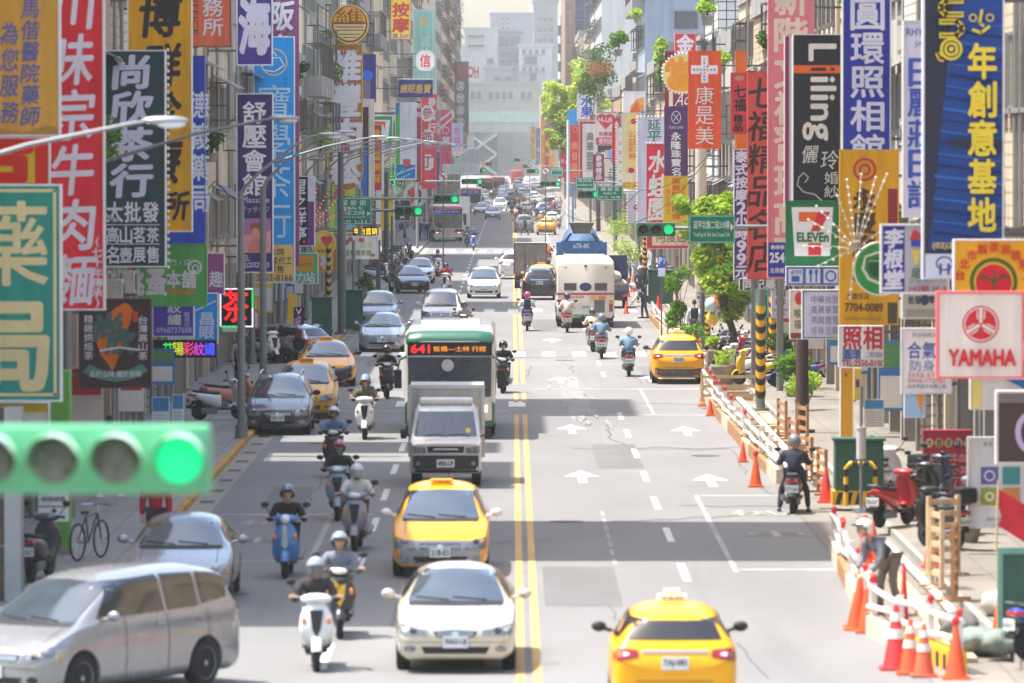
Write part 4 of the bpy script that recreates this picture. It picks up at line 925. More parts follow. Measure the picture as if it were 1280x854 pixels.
sign('maroon sign with white handwriting behind the pawnshop disc', 831, 64, 862, 134, 276, (132, 38, 54), [T('Ac', 845, 116, 862, 132, W_, 'h', .0, .3), ('r', 836, 112, 841, 133, (230, 220, 190))], frame=None)
sign('dark violet jeweller sign with an oval ring emblem', 830, 133, 860, 221, 262, (84, 50, 100), [('o', 845, 147, 6, 8, .8, W_), ('l', [(842, 143), (848, 151)], .8, W_), ('l', [(848, 143), (842, 151)], .8, W_), T('YUNG LUNG', 836, 158, 854, 161, (200, 186, 210), 'h'), T('永隆珠寶名', 839, 165, 851, 220, (244, 240, 246), 'v', .03)], fw=.6, frame=(120, 90, 130))
sign('yellow buddhist sign with three columns of red writing', 829, 220, 860, 279, 260, (246, 200, 36), [T('南無阿彌陀佛', 840, 222, 850, 275, (190, 70, 30), 'v', .02), T('護生念', 851, 230, 857, 254, (196, 90, 36), 'v', 0), T('長生淨土', 832, 236, 839, 268, (196, 90, 36), 'v', 0)], fw=.5, frame=(236, 200, 80))
sign('red frog garden sign with white outlined characters', 808, 180, 835, 282, 270, (222, 50, 70), [T('水蛙園', 811, 187, 834, 277, (240, 236, 226), 'v', .03, .08)], fw=.6, frame=(214, 90, 96), bulbs='t')
sign('beige sign in a red frame behind the traffic light', 808, 282, 862, 311, 268, (226, 210, 180), [('r', 808, 283, 815, 310, (196, 50, 66)), ('r', 808, 307, 860, 310.5, (196, 50, 66)), T('阿度店', 820, 288, 858, 304, (140, 104, 70), 'c', .01)], fw=.5)
sign('pale lilac sign with two green characters edged with bulbs', 797, 147, 832, 279, 288, (224, 222, 240), [T('延平', 809, 149, 826, 178, (60, 128, 96), 'v', .02, .08)], fw=.6, bulbs='lt')
sign('lilac square sign with a bright butterfly shape', 785, 243, 811, 279, 303, (216, 212, 236), [('p', [(791, 260), (797, 252), (806, 249), (811, 252), (811, 270), (801, 268), (795, 264)], (180, 50, 70)), ('d', 803, 258, 3, 3, (230, 180, 60)), ('d', 808, 263, 3, 4, (60, 60, 130)), ('d', 800, 262, 2, 2, (70, 110, 90)), ('d', 807, 255, 2, 2, (226, 200, 90))], fw=.5, bulbs='lb')
sign('white sign with an orange and yellow ball', 779, 114, 807, 143, 332, (236, 234, 234), [('p', [(787, 141), (789, 132), (796, 124), (805, 121.5), (805, 141)], (238, 160, 60)), ('p', [(787, 141), (796, 127), (801, 141)], (226, 100, 52)), ('p', [(796, 127), (805, 122), (805, 133)], (246, 200, 80)), ('r', 800, 139, 806, 142, (60, 140, 210))], fw=.5)
sign('cream lottery sign with orange characters and a red emblem', 777, 141, 801, 236, 322, (238, 226, 190), [('r', 781, 143, 796, 216, (244, 222, 150)), ('d', 792, 152, 4, 3.6, (196, 50, 62)), ('l', [(784, 156), (789, 152)], 1, (220, 150, 160)), T('公益彩券', 785, 163, 796, 200, (224, 122, 60), 'v', .01), ('d', 789, 213, 4, 3.4, (180, 40, 70)), ('r', 778, 228, 800, 235, (240, 190, 60)), T('汀火', 779, 228, 800, 235, (110, 70, 50), 'c', .0)], fw=.5)
sign('pale narrow sign with tiny dark writing', 771, 160, 779, 235, 345, (232, 224, 212), [T('大眾當舖利息', 774, 162, 777.5, 232, (110, 100, 96), 'v', 0)], fw=.4, bulbs='l')
sign('crimson strip sign next to the white heart sign', 765, 147, 775, 206, 362, (190, 44, 66), [T('永', 768, 152, 774, 160, W_, 'h', .03)], fw=.4, frame=(200, 90, 100))
sign('dark teal strip sign below the crimson strip', 766, 205, 771, 275, 360, (50, 96, 100), [], frame=None)
sign('white sign with a red heart and red rows of writing', 744, 141, 770, 190, 400, (234, 226, 226), [('d', 752, 148, 6.4, 5.4, (200, 50, 66)), ('d', 762, 148, 6.4, 5.4, (200, 50, 66)), ('p', [(746, 150), (768, 150), (757, 162)], (200, 50, 66)), T('Hi-Life', 748, 147, 767, 153, W_, 'h', .02), T('萊爾富', 748, 165, 766, 170, (200, 70, 84), 'c', .02), ('r', 745, 172, 769, 181, (206, 60, 76)), T('便利店', 748, 173, 766, 180, W_, 'c', .02), ('r', 747, 182, 767, 190, (70, 66, 70))], fw=.4)
sign('cream sign with a blue and yellow figure', 756, 188, 768, 228, 398, (232, 224, 204), [('p', [(759, 190), (766, 184), (766, 204), (762, 202)], (150, 170, 220)), T('上五', 760, 208, 766, 226, (90, 80, 130), 'v', .02)], fw=.4)
sign('maroon sign with four white characters', 741, 193, 755, 227, 392, (138, 48, 72), [T('豪華精品', 745, 194, 752, 225, (236, 222, 226), 'v', .03)], fw=.4, frame=(160, 90, 110))
sign('white jade shop sign in a dark red frame', 724, 152, 745, 240, 460, (226, 222, 224), [('r', 724, 152, 728, 239, (170, 50, 62)), ('r', 724, 152, 744, 155, (170, 50, 62)), T('典華翡翠', 733, 165, 742, 214, (70, 64, 70), 'v', .01)], fw=.4)
sign('white fruit shop sign with two blue characters', 721, 117, 746, 151, 480, (232, 232, 238), [T('水果', 726, 120, 741, 147, (60, 84, 190), 'v', .03), ('r', 722, 149, 745, 150.5, (220, 130, 120))], fw=.5)
sign('red sign with gold roundels beside the bright blue strip', 712, 156, 724, 232, 500, (200, 54, 66), [('o', 719, 162, 3, 4, .8, (220, 150, 70)), T('順發商行', 714, 176, 722, 228, (226, 150, 90), 'v', .02)], fw=.3)
sign('bright blue strip sign on the sunny side', 709, 137, 723, 160, 506, (56, 150, 220), [], frame=None)
sign('pale blue tall post sign with white edge', 709, 160, 713, 240, 507, (90, 150, 220), [], frame=None)
for i, (x, y0, y1, Y, c, lb) in enumerate(((700, 170, 222, 560, (198, 56, 70), 'crimson narrow sign far down the sunny side'), (692, 155, 215, 620, (226, 214, 190), 'cream narrow sign far down the sunny side'), (706, 158, 228, 580, (170, 50, 60), 'maroon narrow sign far down the sunny side'),
  (686, 160, 212, 700, (236, 178, 70), 'amber narrow sign far down the sunny side'), (681, 165, 213, 760, (190, 60, 80), 'rose narrow sign far down the sunny side'), (676, 150, 212, 860, (232, 160, 60), 'orange narrow sign far down the sunny side'), (670, 160, 206, 980, (120, 140, 190), 'slate blue narrow sign far down the sunny side'), (664, 158, 200, 1100, (236, 180, 60), 'gold narrow sign at the end of the sunny side'), (697, 120, 160, 600, (226, 226, 230), 'white narrow sign above the crimson one'))):
 sign(lb, x, y0, x + 6.4 - i * .2, y1, Y, c, [T('藥房大飯店'[i % 4:i % 4 + 2], x + 1, y0 + 6, x + 5, y1 - 12, (240, 230, 220), 'v', .02)], frame=None)
for i, (x, y0, y1, Y, c, lb) in enumerate(((546, 190, 232, 620, (60, 80, 150), 'blue narrow sign far down the shady side'), (553, 192, 232, 680, (216, 160, 150), 'salmon narrow sign far down the shady side'), (560, 190, 230, 740, (70, 120, 70), 'green narrow sign far down the shady side'), (578, 165, 214, 900, (186, 150, 140), 'dusty brown narrow sign far down the shady side'), (540, 60, 120, 560, (206, 200, 190), 'blank pale sign high on the shady side'))):
 sign(lb, x, y0, x + 6, y1, Y, c, [], frame=None)
# --- shop level boards on the sunny side
sign('dark red menu board with rows of cream dishes at a shop front', 1153, 537, 1214, 643, 119.5, (158, 40, 56), [q for i in range(5) for q in (('d', 1161 + i * 12, 553, 5, 6, (206, 190, 150)),)] + [T('大香茶味堂'[i], 1157 + i * 12, 548, 1165 + i * 12, 558, (70, 50, 40), 'h', .01) for i in range(5)] + [T(s, 1160, 566 + i * 16, 1208, 576 + i * 16, (206, 150, 140), 'c', .01) for i, s in enumerate(('麻辣鴨血', '滷味/小菜', '臭豆腐/湯', '燒仙草/冰', '台灣小吃'))], frame=(150, 60, 70), fw=1, bracket=False)
sign('white standing board with four coloured squares', 1209, 546, 1300, 660, 106, (208, 208, 212), [('r', 1225, 583, 1247, 605, (104, 106, 168)), ('r', 1252, 583, 1274, 605, (70, 146, 150)), ('r', 1225, 609, 1247, 631, (150, 160, 60)), ('r', 1252, 609, 1274, 631, (206, 140, 80)), ('o', 1236, 594, 7, 7, 2, W_), ('o', 1236, 620, 6, 6, 3, (216, 220, 190)), T('城 市 茶 館', 1228, 552, 1252, 557, (130, 130, 136), 'h'), T('台北市大同區延平北路', 1233, 646, 1279, 650, (120, 120, 126), 'h'), T('二段二四二號', 1238, 653, 1276, 657, (120, 120, 126), 'h')], frame=(226, 226, 230), fw=2.4, bracket=False)
sign('dark brown sign with a pale violet ring', 1244, 488, 1310, 580, 99, (74, 62, 60), [('o', 1287, 540, 19, 26, 7, (190, 176, 216)), ('r', 1246, 490, 1310, 503, (120, 116, 116))], frame=(206, 204, 206), fw=3, bracket=False)
sign('white lightbox with a blue wedge at the shop corner', 1212, 473, 1300, 512, 101.5, (206, 204, 206), [('p', [(1256, 474), (1300, 474), (1300, 492), (1280, 486)], (40, 110, 180)), ('r', 1214, 474, 1226, 510, (222, 210, 120))], fw=1.2, bracket=False)
sign('light blue and orange notice by the white defence sign', 1130, 492, 1156, 522, 110, (170, 200, 230), [('p', [(1143, 492), (1155, 492), (1152, 518)], (236, 160, 60))], fw=.6, bracket=False)
sign('golden upright panel standing beside a shop door', 1050, 459, 1066, 552, 131.5, (226, 164, 28), [('d', 1057, 468, 2, 3, (160, 110, 30))], fw=.8, bracket=False)
sign('yellow and violet poster strip on the house wall', 1067, 460, 1076, 500, 133, (200, 180, 90), [('r', 1069, 474, 1074, 484, (100, 70, 120))], frame=None, bracket=False)
sign('white coffee shop sign with two black characters', 964, 361, 986, 398, 186, (226, 222, 236), [T('咖啡', 968, 361, 983, 383, (50, 48, 56), 'v', .02), T('GENERAL COFFEE', 966, 386, 985, 389, (110, 104, 110), 'h'), T('ROASTER', 970, 391, 981, 394, (110, 104, 110), 'h')], fw=.7)
# ------------------------------------------------------------------ cars
def paint(rgb, metal=.15): return M(rgb, rough=.24, metal=metal, noise=.03, scale=2, coat=.8)
P_YEL = M((242, 168, 4), rough=.35, noise=.03, coat=.35, spec=.3); P_SILV = paint((150, 152, 155), .5); P_BEIGE = paint((206, 196, 176), .35); P_WHITE = paint((226, 226, 224), .0)
P_DKGREY = paint((70, 72, 80), .4); P_BLACK = paint((26, 26, 28), .1); P_NAVY = paint((34, 42, 62), .2); P_RED = paint((120, 30, 44), .2); P_BLUE = paint((60, 90, 150), .2); P_GRAPH = paint((58, 58, 60), .3); P_BROWN = paint((90, 74, 66), .3)
PLATE = M((222, 224, 222), rough=.5, noise=.05); PTXT = M((40, 44, 44), noise=0); PTXTR = M((170, 60, 70), noise=0)
SMOKE = M((26, 28, 30), rough=.08, noise=0, coat=.6, spec=.6); HEADL = M((132, 136, 142), rough=.12, noise=.5, scale=14, coat=1.0); TAILL = M((150, 18, 24), rough=.15, noise=.1, scale=8, coat=1)
WSCR = M((62, 74, 84), rough=.05, noise=.25, scale=1.6, spec=1.0, coat=1, metal=.25)
def lerp_tab(tab, s):
 if s <= tab[0][0]: return tab[0][1]
 for (a, b) in zip(tab, tab[1:]):
  if s <= b[0]: return a[1] + (b[1] - a[1]) * (s - a[0]) / (b[0] - a[0])
 return tab[-1][1]
def project(bvh, polys, axis, off, res=.06):
 """lay flat shapes on a curved body: each polygon is cut fine and thrown onto the body along one axis.
 axis 'f'/'b' polygons are in x,z thrown along y from the front/back; 'l'/'r' in y,z thrown along x; 't' in x,y thrown down"""
 out = MB()
 for poly in polys:
  bm = bmesh.new()
  mk = {'f': lambda u, v: (u, -9, v), 'b': lambda u, v: (u, 9, v), 'l': lambda u, v: (-9, u, v), 'r': lambda u, v: (9, u, v), 't': lambda u, v: (u, v, 9)}[axis]
  d = {'f': Vector((0, 1, 0)), 'b': Vector((0, -1, 0)), 'l': Vector((1, 0, 0)), 'r': Vector((-1, 0, 0)), 't': Vector((0, 0, -1))}[axis]
  vs = [bm.verts.new(mk(*p)) for p in poly]
  try: bm.faces.new(vs)
  except ValueError: continue
  ax = [(0, 0), (1, 0)] if axis in 'fb' else ([(0, 1), (1, 1)] if axis in 'lr' else [(0, 0), (1, 1)])
  us = [p[0] for p in poly]; ws = [p[1] for p in poly]
  for (vals, no) in ((us, Vector((1, 0, 0)) if axis in 'fbt' else Vector((0, 1, 0))), (ws, Vector((0, 0, 1)) if axis != 't' else Vector((0, 1, 0)))):
   a, b = min(vals), max(vals); n = int((b - a) / res)
   for i in range(1, n + 1):
    c = a + (b - a) * i / (n + 1)
    bmesh.ops.bisect_plane(bm, geom=bm.verts[:] + bm.edges[:] + bm.faces[:], plane_co=no * c, plane_no=no)
  bmesh.ops.triangulate(bm, faces=bm.faces[:])
  dead = []
  for v in bm.verts:
   hit = bvh.ray_cast(v.co, d, 20)
   if hit[0] is None: dead.append(v)
   else: v.co = hit[0] - d * off * .5 + hit[1] * off * .5 * (1 if hit[1].dot(d) < 0 else -1)
  bmesh.ops.delete(bm, geom=dead, context='VERTS')
  bm.verts.index_update()
  out.add([v.co[:] for v in bm.verts], [[v.index for v in f.verts] for f in bm.faces])
  bm.free()
 return out
def mir(p): return [(-a, b) for a, b in p][::-1]
PROF = {
 'sedan': dict(L=4.6, W=1.78, H=1.47, top=[(0, .60), (.06, .70), (.5, .82), (1.2, .95), (1.98, 1.38), (2.6, 1.47), (3.3, 1.41), (3.95, 1.08), (4.45, 1.04), (4.6, .82)], cowl=1.2, wst=1.95, rb=3.95, rt=3.35, roof=.56),
 'mpv': dict(L=4.55, W=1.74, H=1.60, top=[(0, .62), (.06, .72), (.4, .86), (.95, 1.0), (1.85, 1.48), (2.4, 1.6), (3.6, 1.56), (4.1, 1.46), (4.42, 1.05), (4.55, .8)], cowl=.95, wst=1.8, rb=4.42, rt=4.1, roof=.6),
 'van': dict(L=4.75, W=1.82, H=1.78, top=[(0, .64), (.06, .76), (.4, .94), (.85, 1.08), (1.7, 1.62), (2.2, 1.76), (3.8, 1.75), (4.4, 1.66), (4.64, 1.15), (4.75, .8)], cowl=.85, wst=1.66, rb=4.64, rt=4.42, roof=.66),
 'suv': dict(L=4.5, W=1.82, H=1.68, top=[(0, .70), (.06, .85), (.5, .98), (1.15, 1.08), (1.8, 1.56), (2.3, 1.68), (3.6, 1.63), (4.1, 1.52), (4.4, 1.1), (4.5, .85)], cowl=1.15, wst=1.78, rb=4.38, rt=4.08, roof=.62),
 'hatch': dict(L=4.1, W=1.70, H=1.52, top=[(0, .60), (.06, .70), (.4, .84), (.95, .98), (1.75, 1.42), (2.3, 1.52), (3.3, 1.48), (3.7, 1.38), (4.0, 1.02), (4.1, .8)], cowl=.95, wst=1.72, rb=3.98, rt=3.68, roof=.58),
 'micro': dict(L=4.3, W=1.68, H=1.9, top=[(0, .8), (.05, 1.0), (.2, 1.14), (.4, 1.22), (.95, 1.76), (1.4, 1.88), (3.6, 1.88), (4.15, 1.8), (4.27, 1.2), (4.3, .8)], cowl=.4, wst=.93, rb=4.26, rt=4.14, roof=.66)}
def make_body(pr):
 L, W, H = pr['L'], pr['W'], pr['H']; hw = W / 2
 wt = [(0, .80), (.08, .92), (.35, .985), (1.2, 1), (L - 1.3, 1), (L - .35, .985), (L - .06, .93), (L, .82)]
 rings = []
 ss = sorted(set([q[0] for q in pr['top']] + [.25, L - .3, L - .9, 1.6]))
 cabin = lambda s: 0 if s <= pr['cowl'] else (min(1, (s - pr['cowl']) / (pr['wst'] - pr['cowl'])) if s < pr['wst'] else (1 if s <= pr['rt'] else max(0, (pr['rb'] - s) / (pr['rb'] - pr['rt']))))
 zc = lerp_tab(pr['top'], pr['cowl'])
 for s in ss:
  zt = lerp_tab(pr['top'], s); w = hw * lerp_tab(wt, s); c = cabin(s)
  zb = .2 + (.1 if s < .03 or s > L - .03 else 0)
  belt = min(zc - .03 + .03 * s / L * 2, zt - .05)
  wr = (w * .84) * (1 - c) + pr['roof'] * c * (hw / .89)
  y = s - L / 2
  h = [(0, zb), (w * .84, zb), (w * .965, zb + .09), (w, zb + .3), (w * .995, belt - .12), (w * .955, belt), (wr + (w * .955 - wr) * .15, zt - .1 * c - .028), (wr * .82, zt - .022 * (1 + c)), (wr * .4, zt), (0, zt)]
  rings.append([(a, y, b) for a, b in h] + [(-a, y, b) for a, b in h[-2:0:-1]])
 mb = MB(); mb.loft(rings)
 me = mb.mesh('body', BLACK, smooth=180)
 at = me.attributes.new('crease_edge', 'FLOAT', 'EDGE'); n = len(rings[0])
 hard = {5: .75, 6: .5, 1: .6, 2: .3}; hs = {j: c for j, s in enumerate(ss) for q, c in ((.06, .5), (pr['cowl'], .55), (pr['wst'], .35), (pr['rt'], .45), (pr['rb'], .6), (L - .06, .3)) if abs(s - q) < .06}
 for e in me.edges:
  (ja, ia), (jb, ib) = divmod(e.vertices[0], n), divmod(e.vertices[1], n)
  ia, ib = min(ia, n - ia), min(ib, n - ib)
  if ja != jb and ia == ib: at.data[e.index].value = hard.get(ia, 0)
  elif ja == jb and min(ia, ib) >= 5: at.data[e.index].value = hs.get(ja, 0)
 return me
def wheel_at(t, x, y, r, w=.2, spokes=8, rimm=None):
 sgn = 1 if x > 0 else -1
 mb = MB()
 prof = [(r * .62, -w / 2), (r * .93, -w / 2), (r, -w * .32), (r, w * .32), (r * .93, w / 2), (r * .62, w / 2)]
 mt = Matrix.Translation((x, y, r)) @ Matrix.Rotation(PI / 2, 4, 'Y')
 mb.lathe(prof, 20, 0, mt)
 o = mb.build('wheel', RUBBER, t, smooth=40)
 rm = MB(); f = x + sgn * w * .42
 for i in range(spokes):
  a = 2 * PI * i / spokes; c, s_ = math.cos(a), math.sin(a); c2, s2 = math.cos(a + .3), math.sin(a + .3); c3, s3 = math.cos(a - .3), math.sin(a - .3)
  R1 = r * .6
  rm.add([(f + sgn * .012, y + c2 * r * .13, r + s2 * r * .13), (f, y + c * R1 + c2 * 0 - s_ * .06, r + s_ * R1 + c * .06), (f, y + c * R1 + s_ * .06, r + s_ * R1 - c * .06), (f + sgn * .012, y + c3 * r * .13, r + s3 * r * .13)], [(0, 1, 2, 3), (3, 2, 1, 0)])
 n = 24
 for (ra, rb_, da, db) in ((r * .57, r * .66, 0, .02), (0.0, r * .14, .02, .015)):
  vs = [(f + sgn * da, y + ra * math.cos(2 * PI * i / n), r + ra * math.sin(2 * PI * i / n)) for i in range(n)] + [(f + sgn * db, y + rb_ * math.cos(2 * PI * i / n), r + rb_ * math.sin(2 * PI * i / n)) for i in range(n)]
  rm.add(vs, [(i, (i + 1) % n, n + (i + 1) % n, n + i) for i in range(n)])
 rm.build('rim', rimm or ALU, o, fix=False)
def plate(t, y, z, txt, front=True, red=False, w=.36, x=0):
 s = -1 if front else 1
 mb = MB(); y0, y1 = sorted((y, y + s * .02)); mb.box(x - w / 2, x + w / 2, y0, y1, z - w * .23, z + w * .23)
 o = mb.build('number_plate', PLATE, t)
 g = MB(); put_text(g, txt, -w * .43, -w * .14, w * .43, w * .14, 0, 'h', .02)
 g.v = [((q[0] if front else -q[0]) + x, y + s * (.024 + q[1] * s * 0), q[2] + z) for q in g.v]
 g.build('lettering', PTXTR if red else PTXT, o)
_bodies = {}
M_VAN = paint((150, 151, 153), .45)
def car(kind, label, px, pyb, Y, mat, rz=0.0, taxi=None, cat='car', name=None, group='vehicles driving in the road', low=None, lowz=.52, style=0, X=None, txt='2A-5837', rear_detail=True, low_rear=None, sticker=False, roofrail=False, mirrors=None, scale=None, rim=None, indicator=False):
 """front of the car looks to -y; px is the column of its middle in the photograph"""
 pr = PROF[kind]; L, W = pr['L'], pr['W']; hw = W / 2
 if kind not in _bodies:
  me0 = make_body(pr)
  o = bpy.data.objects.new('body', me0); COL.objects.link(o)
  md = o.modifiers.new('s', 'SUBSURF'); md.levels = 2; md.render_levels = 2
  evaluated(o)
  bm = bmesh.new(); bm.from_mesh(o.data); bvh = BVHTree.FromBMesh(bm); bm.free()
  r = .315 if kind not in ('suv', 'van') else .345
  cut = MB()
  for sx in (-1, 1):
   for yy in (-L / 2 + .88, L / 2 - 1.0):
    cut.cyl((sx * (hw - .27), yy, r), (sx * (hw + .2), yy, r), r + .055, n=24)
  co = bpy.data.objects.new('cutter', cut.mesh('cutter', BLACK)); COL.objects.link(co)
  b = o.modifiers.new('b', 'BOOLEAN'); b.operation = 'DIFFERENCE'; b.object = co; b.solver = 'EXACT'
  evaluated(o)
  me = o.data; bpy.data.objects.remove(o); bpy.data.objects.remove(co)
  me.polygons.foreach_set('use_smooth', [True] * len(me.polygons)); me.set_sharp_from_angle(angle=rad(38))
  _bodies[kind] = (me, bvh, r)
 me, bvh, r = _bodies[kind]
 Xw = X if X is not None else (px - 640) / KK(Y)
 t = thing(name or ('taxi' if taxi else {'van': 'minivan', 'suv': 'parked_car', 'micro': 'delivery_van'}.get(kind, 'passenger_car')), label, 'taxi' if taxi else cat, (Xw, Y, 0), rz, group)
 bmesh_ = me.copy(); bmesh_.materials.clear(); bmesh_.materials.append(mat); bmesh_.materials.append(BLACK)
 o = bpy.data.objects.new('body', bmesh_); COL.objects.link(o); o.parent = t
 top = lambda s: lerp_tab(pr['top'], s)
 zc, zt = top(pr['cowl']), top(pr['wst']); zrb, zrt = top(pr['rb']), top(pr['rt'])
 def dec(nm, polys, ax, m, off=.006, par=None): 
  return project(bvh, polys, ax, off).build(nm, m, par or t, smooth=40, fix=False)
 rw = pr['roof'] * hw / .89
 # glass
 dec('windscreen', [[(-hw * .80, zc + .015), (hw * .80, zc + .015), (hw * .76, zc + .1), (rw * .93, zt - .0), (0, zt + .03), (-rw * .93, zt - .0), (-hw * .76, zc + .1)]], 'f', WSCR, .014)
 dec('rear_window', [[(hw * .74, zrb + .05), (-hw * .74, zrb + .05), (-rw * .93, zrt - .05), (rw * .93, zrt - .05)]], 'b', SMOKE, .014)
 y0 = -L / 2
 yb = zc + .05
 yA, yE = y0 + pr['cowl'] + .42, y0 + pr['rb'] - .42
 zr = pr['H'] - .15
 yT0, yT1 = y0 + pr['wst'] + .12, y0 + pr['rt'] - (.16 if kind == 'sedan' else -.02)
 mid = (yA + yE) / 2 + .12
 for ax in 'lr':
  dec('side_window', [[(yA, yb), (mid - .05, yb + .02), (mid - .05, zr + .02), (yT0, zr - .02)]], ax, SMOKE, .012)
  if kind in ('van', 'mpv', 'micro', 'suv'):
   m2 = mid + (yE - mid) * .6
   dec('side_window', [[(mid + .03, yb + .02), (m2 - .05, yb + .04), (m2 - .05, zr), (mid + .03, zr + .02)]], ax, SMOKE, .012)
   dec('side_window', [[(m2 + .03, yb + .06), (yE + .1, yb + .12), (yT1, zr - .05), (m2 + .03, zr)]], ax, SMOKE, .012)
  else:
   dec('side_window', [[(mid + .03, yb + .02), (yE, yb + .07), (yT1, zr - .02), (mid + .03, zr + .02)]], ax, SMOKE, .012)
  for yy in (mid - .01, mid - 1.0, mid + .95):
   dec('door_seam', [[(yy - .008, .3), (yy + .008, .3), (yy + .008, yb - .02), (yy - .008, yb - .02)]], ax, BLACK, .003)
  for yy in (mid - .2, mid + .75):
   dec('door_handle', [[(yy - .1, yb - .16), (yy + .08, yb - .16), (yy + .08, yb - .12), (yy - .1, yb - .12)]], ax, CHROME if style != 2 else BLACK, .022)
 # face
 zh = top(.06) - .08
 if low: dec('bumper', [[(-hw, .2), (hw, .2), (hw, lowz), (-hw, lowz)]], 'f', low, .004)
 if low_rear: dec('rear_bumper', [[(-hw, .2), (hw, .2), (hw, .56), (hw * .6, .5), (-hw * .6, .5), (-hw, .56)]], 'b', low_rear, .004)
 hl = [[(hw * .42, zh - .06), (hw * .90, zh - .04), (hw * .96, zh + .11), (hw * .72, zh + .07), (hw * .46, zh + .02)],
   [(hw * .5, zh - .04), (hw * .94, zh - .02), (hw * .97, zh + .16), (hw * .86, zh + .12), (hw * .6, zh + .05)],
   [(hw * .45, zh - .0), (hw * .92, zh - .02), (hw * .97, zh + .1), (hw * .7, zh + .06)],
   [(hw * .5, zh - .14), (hw * .92, zh - .10), (hw * .95, zh + .10), (hw * .55, zh + .03)]][style]
 for q in (hl, mir(hl)):
  a = dec('headlight', [q], 'f', HEADL, .012)
  cx = sum(p[0] for p in q) / len(q)
  dec('lens', [[(cx + .055 * math.cos(i * PI / 6), zh + .02 + .045 * math.sin(i * PI / 6)) for i in range(12)]], 'f', SMOKE if not (indicator and cx > 0) else M((250, 170, 40), emit=.7, noise=0), .02, a)
 gr = [[(-hw * .36, zh + .0), (-hw * .30, zh - .09), (hw * .30, zh - .09), (hw * .36, zh + .0), (0, zh + .02)], [(-hw * .5, zh + .02), (-hw * .46, zh - .06), (hw * .46, zh - .06), (hw * .5, zh + .02)],
   [(-hw * .22, zh + .04), (-hw * .16, zh - .1), (-hw * .4, .26), (hw * .4, .26), (hw * .16, zh - .1), (hw * .22, zh + .04)], [(-hw * .42, zh - .01), (-hw * .4, zh - .12), (hw * .4, zh - .12), (hw * .42, zh - .01)]][style]
 g = dec('grille', [gr], 'f', BLACK, .008)
 zl, zh_ = min(p[1] for p in gr), max(p[1] for p in gr)
 wgr = min(abs(p[0]) for p in gr if abs(p[0]) > .05)
 bars = [[(-wgr, z), (wgr, z), (wgr, z + .012), (-wgr, z + .012)] for z in [zl + (zh_ - zl) * (i + .6) / 4 for i in range(3)]]
 dec('chrome_bar', bars, 'f', CHROME if low is None or style == 0 else CHROME, .018, g)
 dec('emblem', [[(.055 * math.cos(i * PI / 6), (zl + zh_) / 2 + .042 * math.sin(i * PI / 6)) for i in range(12)]], 'f', CHROME, .026, g)
 dec('air_intake', [[(-hw * .5, .30), (hw * .5, .30), (hw * .56, .40), (-hw * .56, .40)]], 'f', BLACK, .009)
 for sx in (-1, 1):
  dec('fog_lamp', [[(sx * hw * .74 + .085 * math.cos(i * PI / 6), .37 + .05 * math.sin(i * PI / 6)) for i in range(12)]], 'f', BLACK if style in (1, 2) else HEADL, .011)
 hitf = bvh.ray_cast(Vector((0, -9, .47)), Vector((0, 1, 0)), 20)[0].y
 plate(t, hitf - .012, .47 if style != 2 else .5, txt)
 for xx in (-.72, .72): dec('bonnet_seam', [[(hw * xx - .006, y0 + .32), (hw * xx + .006, y0 + .32), (hw * xx * .98 + .006, y0 + pr['cowl'] + .02), (hw * xx * .98 - .006, y0 + pr['cowl'] + .02)]], 't', BLACK, .003)
 dec('cowl_strip', [[(-hw * .78, zc - .035), (hw * .78, zc - .035), (hw * .78, zc + .012), (-hw * .78, zc + .012)]], 'f', BLACK, .007)
 dec('bumper_seam', [[(-hw * .95, zh - .16), (hw * .95, zh - .16), (hw * .95, zh - .152), (-hw * .95, zh - .152)]], 'f', BLACK, .003)
 dec('inspection_sticker', [[(hw * .52, zt - .09), (hw * .56, zt - .09), (hw * .56, zt - .055), (hw * .52, zt - .055)]], 'f', GREYP, .02)
 # tail
 zt_ = zrb - .12
 tl = [(hw * .96, zt_ + .08), (hw * .58, zt_ + .04), (hw * .56, zt_ - .05), (hw * .95, zt_ - .12)] if kind in ('sedan', 'mpv', 'hatch') else [(hw * .98, zt_ + .2), (hw * .78, zt_ + .12), (hw * .66, zt_ - .03), (hw * .97, zt_ - .14)]
 for q in (tl, mir(tl)): 
  a = dec('tail_light', [q], 'b', TAILL, .012)
  dec('reflector', [[(p[0] * .25 + (sum(v[0] for v in q) / 4) * .75, p[1] * .3 + (sum(v[1] for v in q) / 4) * .7) for p in q]], 'b', LAMPW, .018, a)
 dec('chrome_bar', [[(hw * .52, zt_ + .0), (-hw * .52, zt_ + .0), (-hw * .52, zt_ + .035), (hw * .52, zt_ + .035)]], 'b', CHROME, .015)
 hitb = bvh.ray_cast(Vector((0, 9, zt_ - .14)), Vector((0, -1, 0)), 20)[0].y
 plate(t, hitb + .008, zt_ - .13, txt, False, red=bool(taxi))
 for sx in (-1, 1): dec('rear_reflector', [[(sx * hw * .72 + .09, .44), (sx * hw * .72 - .09, .44), (sx * hw * .72 - .09, .40), (sx * hw * .72 + .09, .40)]], 'b', TAILL, .01)
 dec('hatch_seam', [[(-hw * .6, .55), (hw * .6, .55), (hw * .6, .562), (-hw * .6, .562)]], 'b', BLACK, .003)
 if sticker:
  s_ = dec('window_sticker', [[(hw * .62, zrb + .09), (hw * .32, zrb + .09), (hw * .32, zrb + .17), (hw * .62, zrb + .17)]], 'b', PLATE, .012)
 # mirrors, wipers, wheels
 for sx in (-1, 1):
  mb = MB(); mb.ell((sx * (hw + .12), y0 + pr['cowl'] + .55, zc + .09), (.105, .06, .075), 10, 6); mb.cyl((sx * (hw - .06), y0 + pr['cowl'] + .55, zc + .03), (sx * (hw + .08), y0 + pr['cowl'] + .55, zc + .07), .03, n=6)
  mb.build('wing_mirror', mirrors or mat, t, smooth=40)
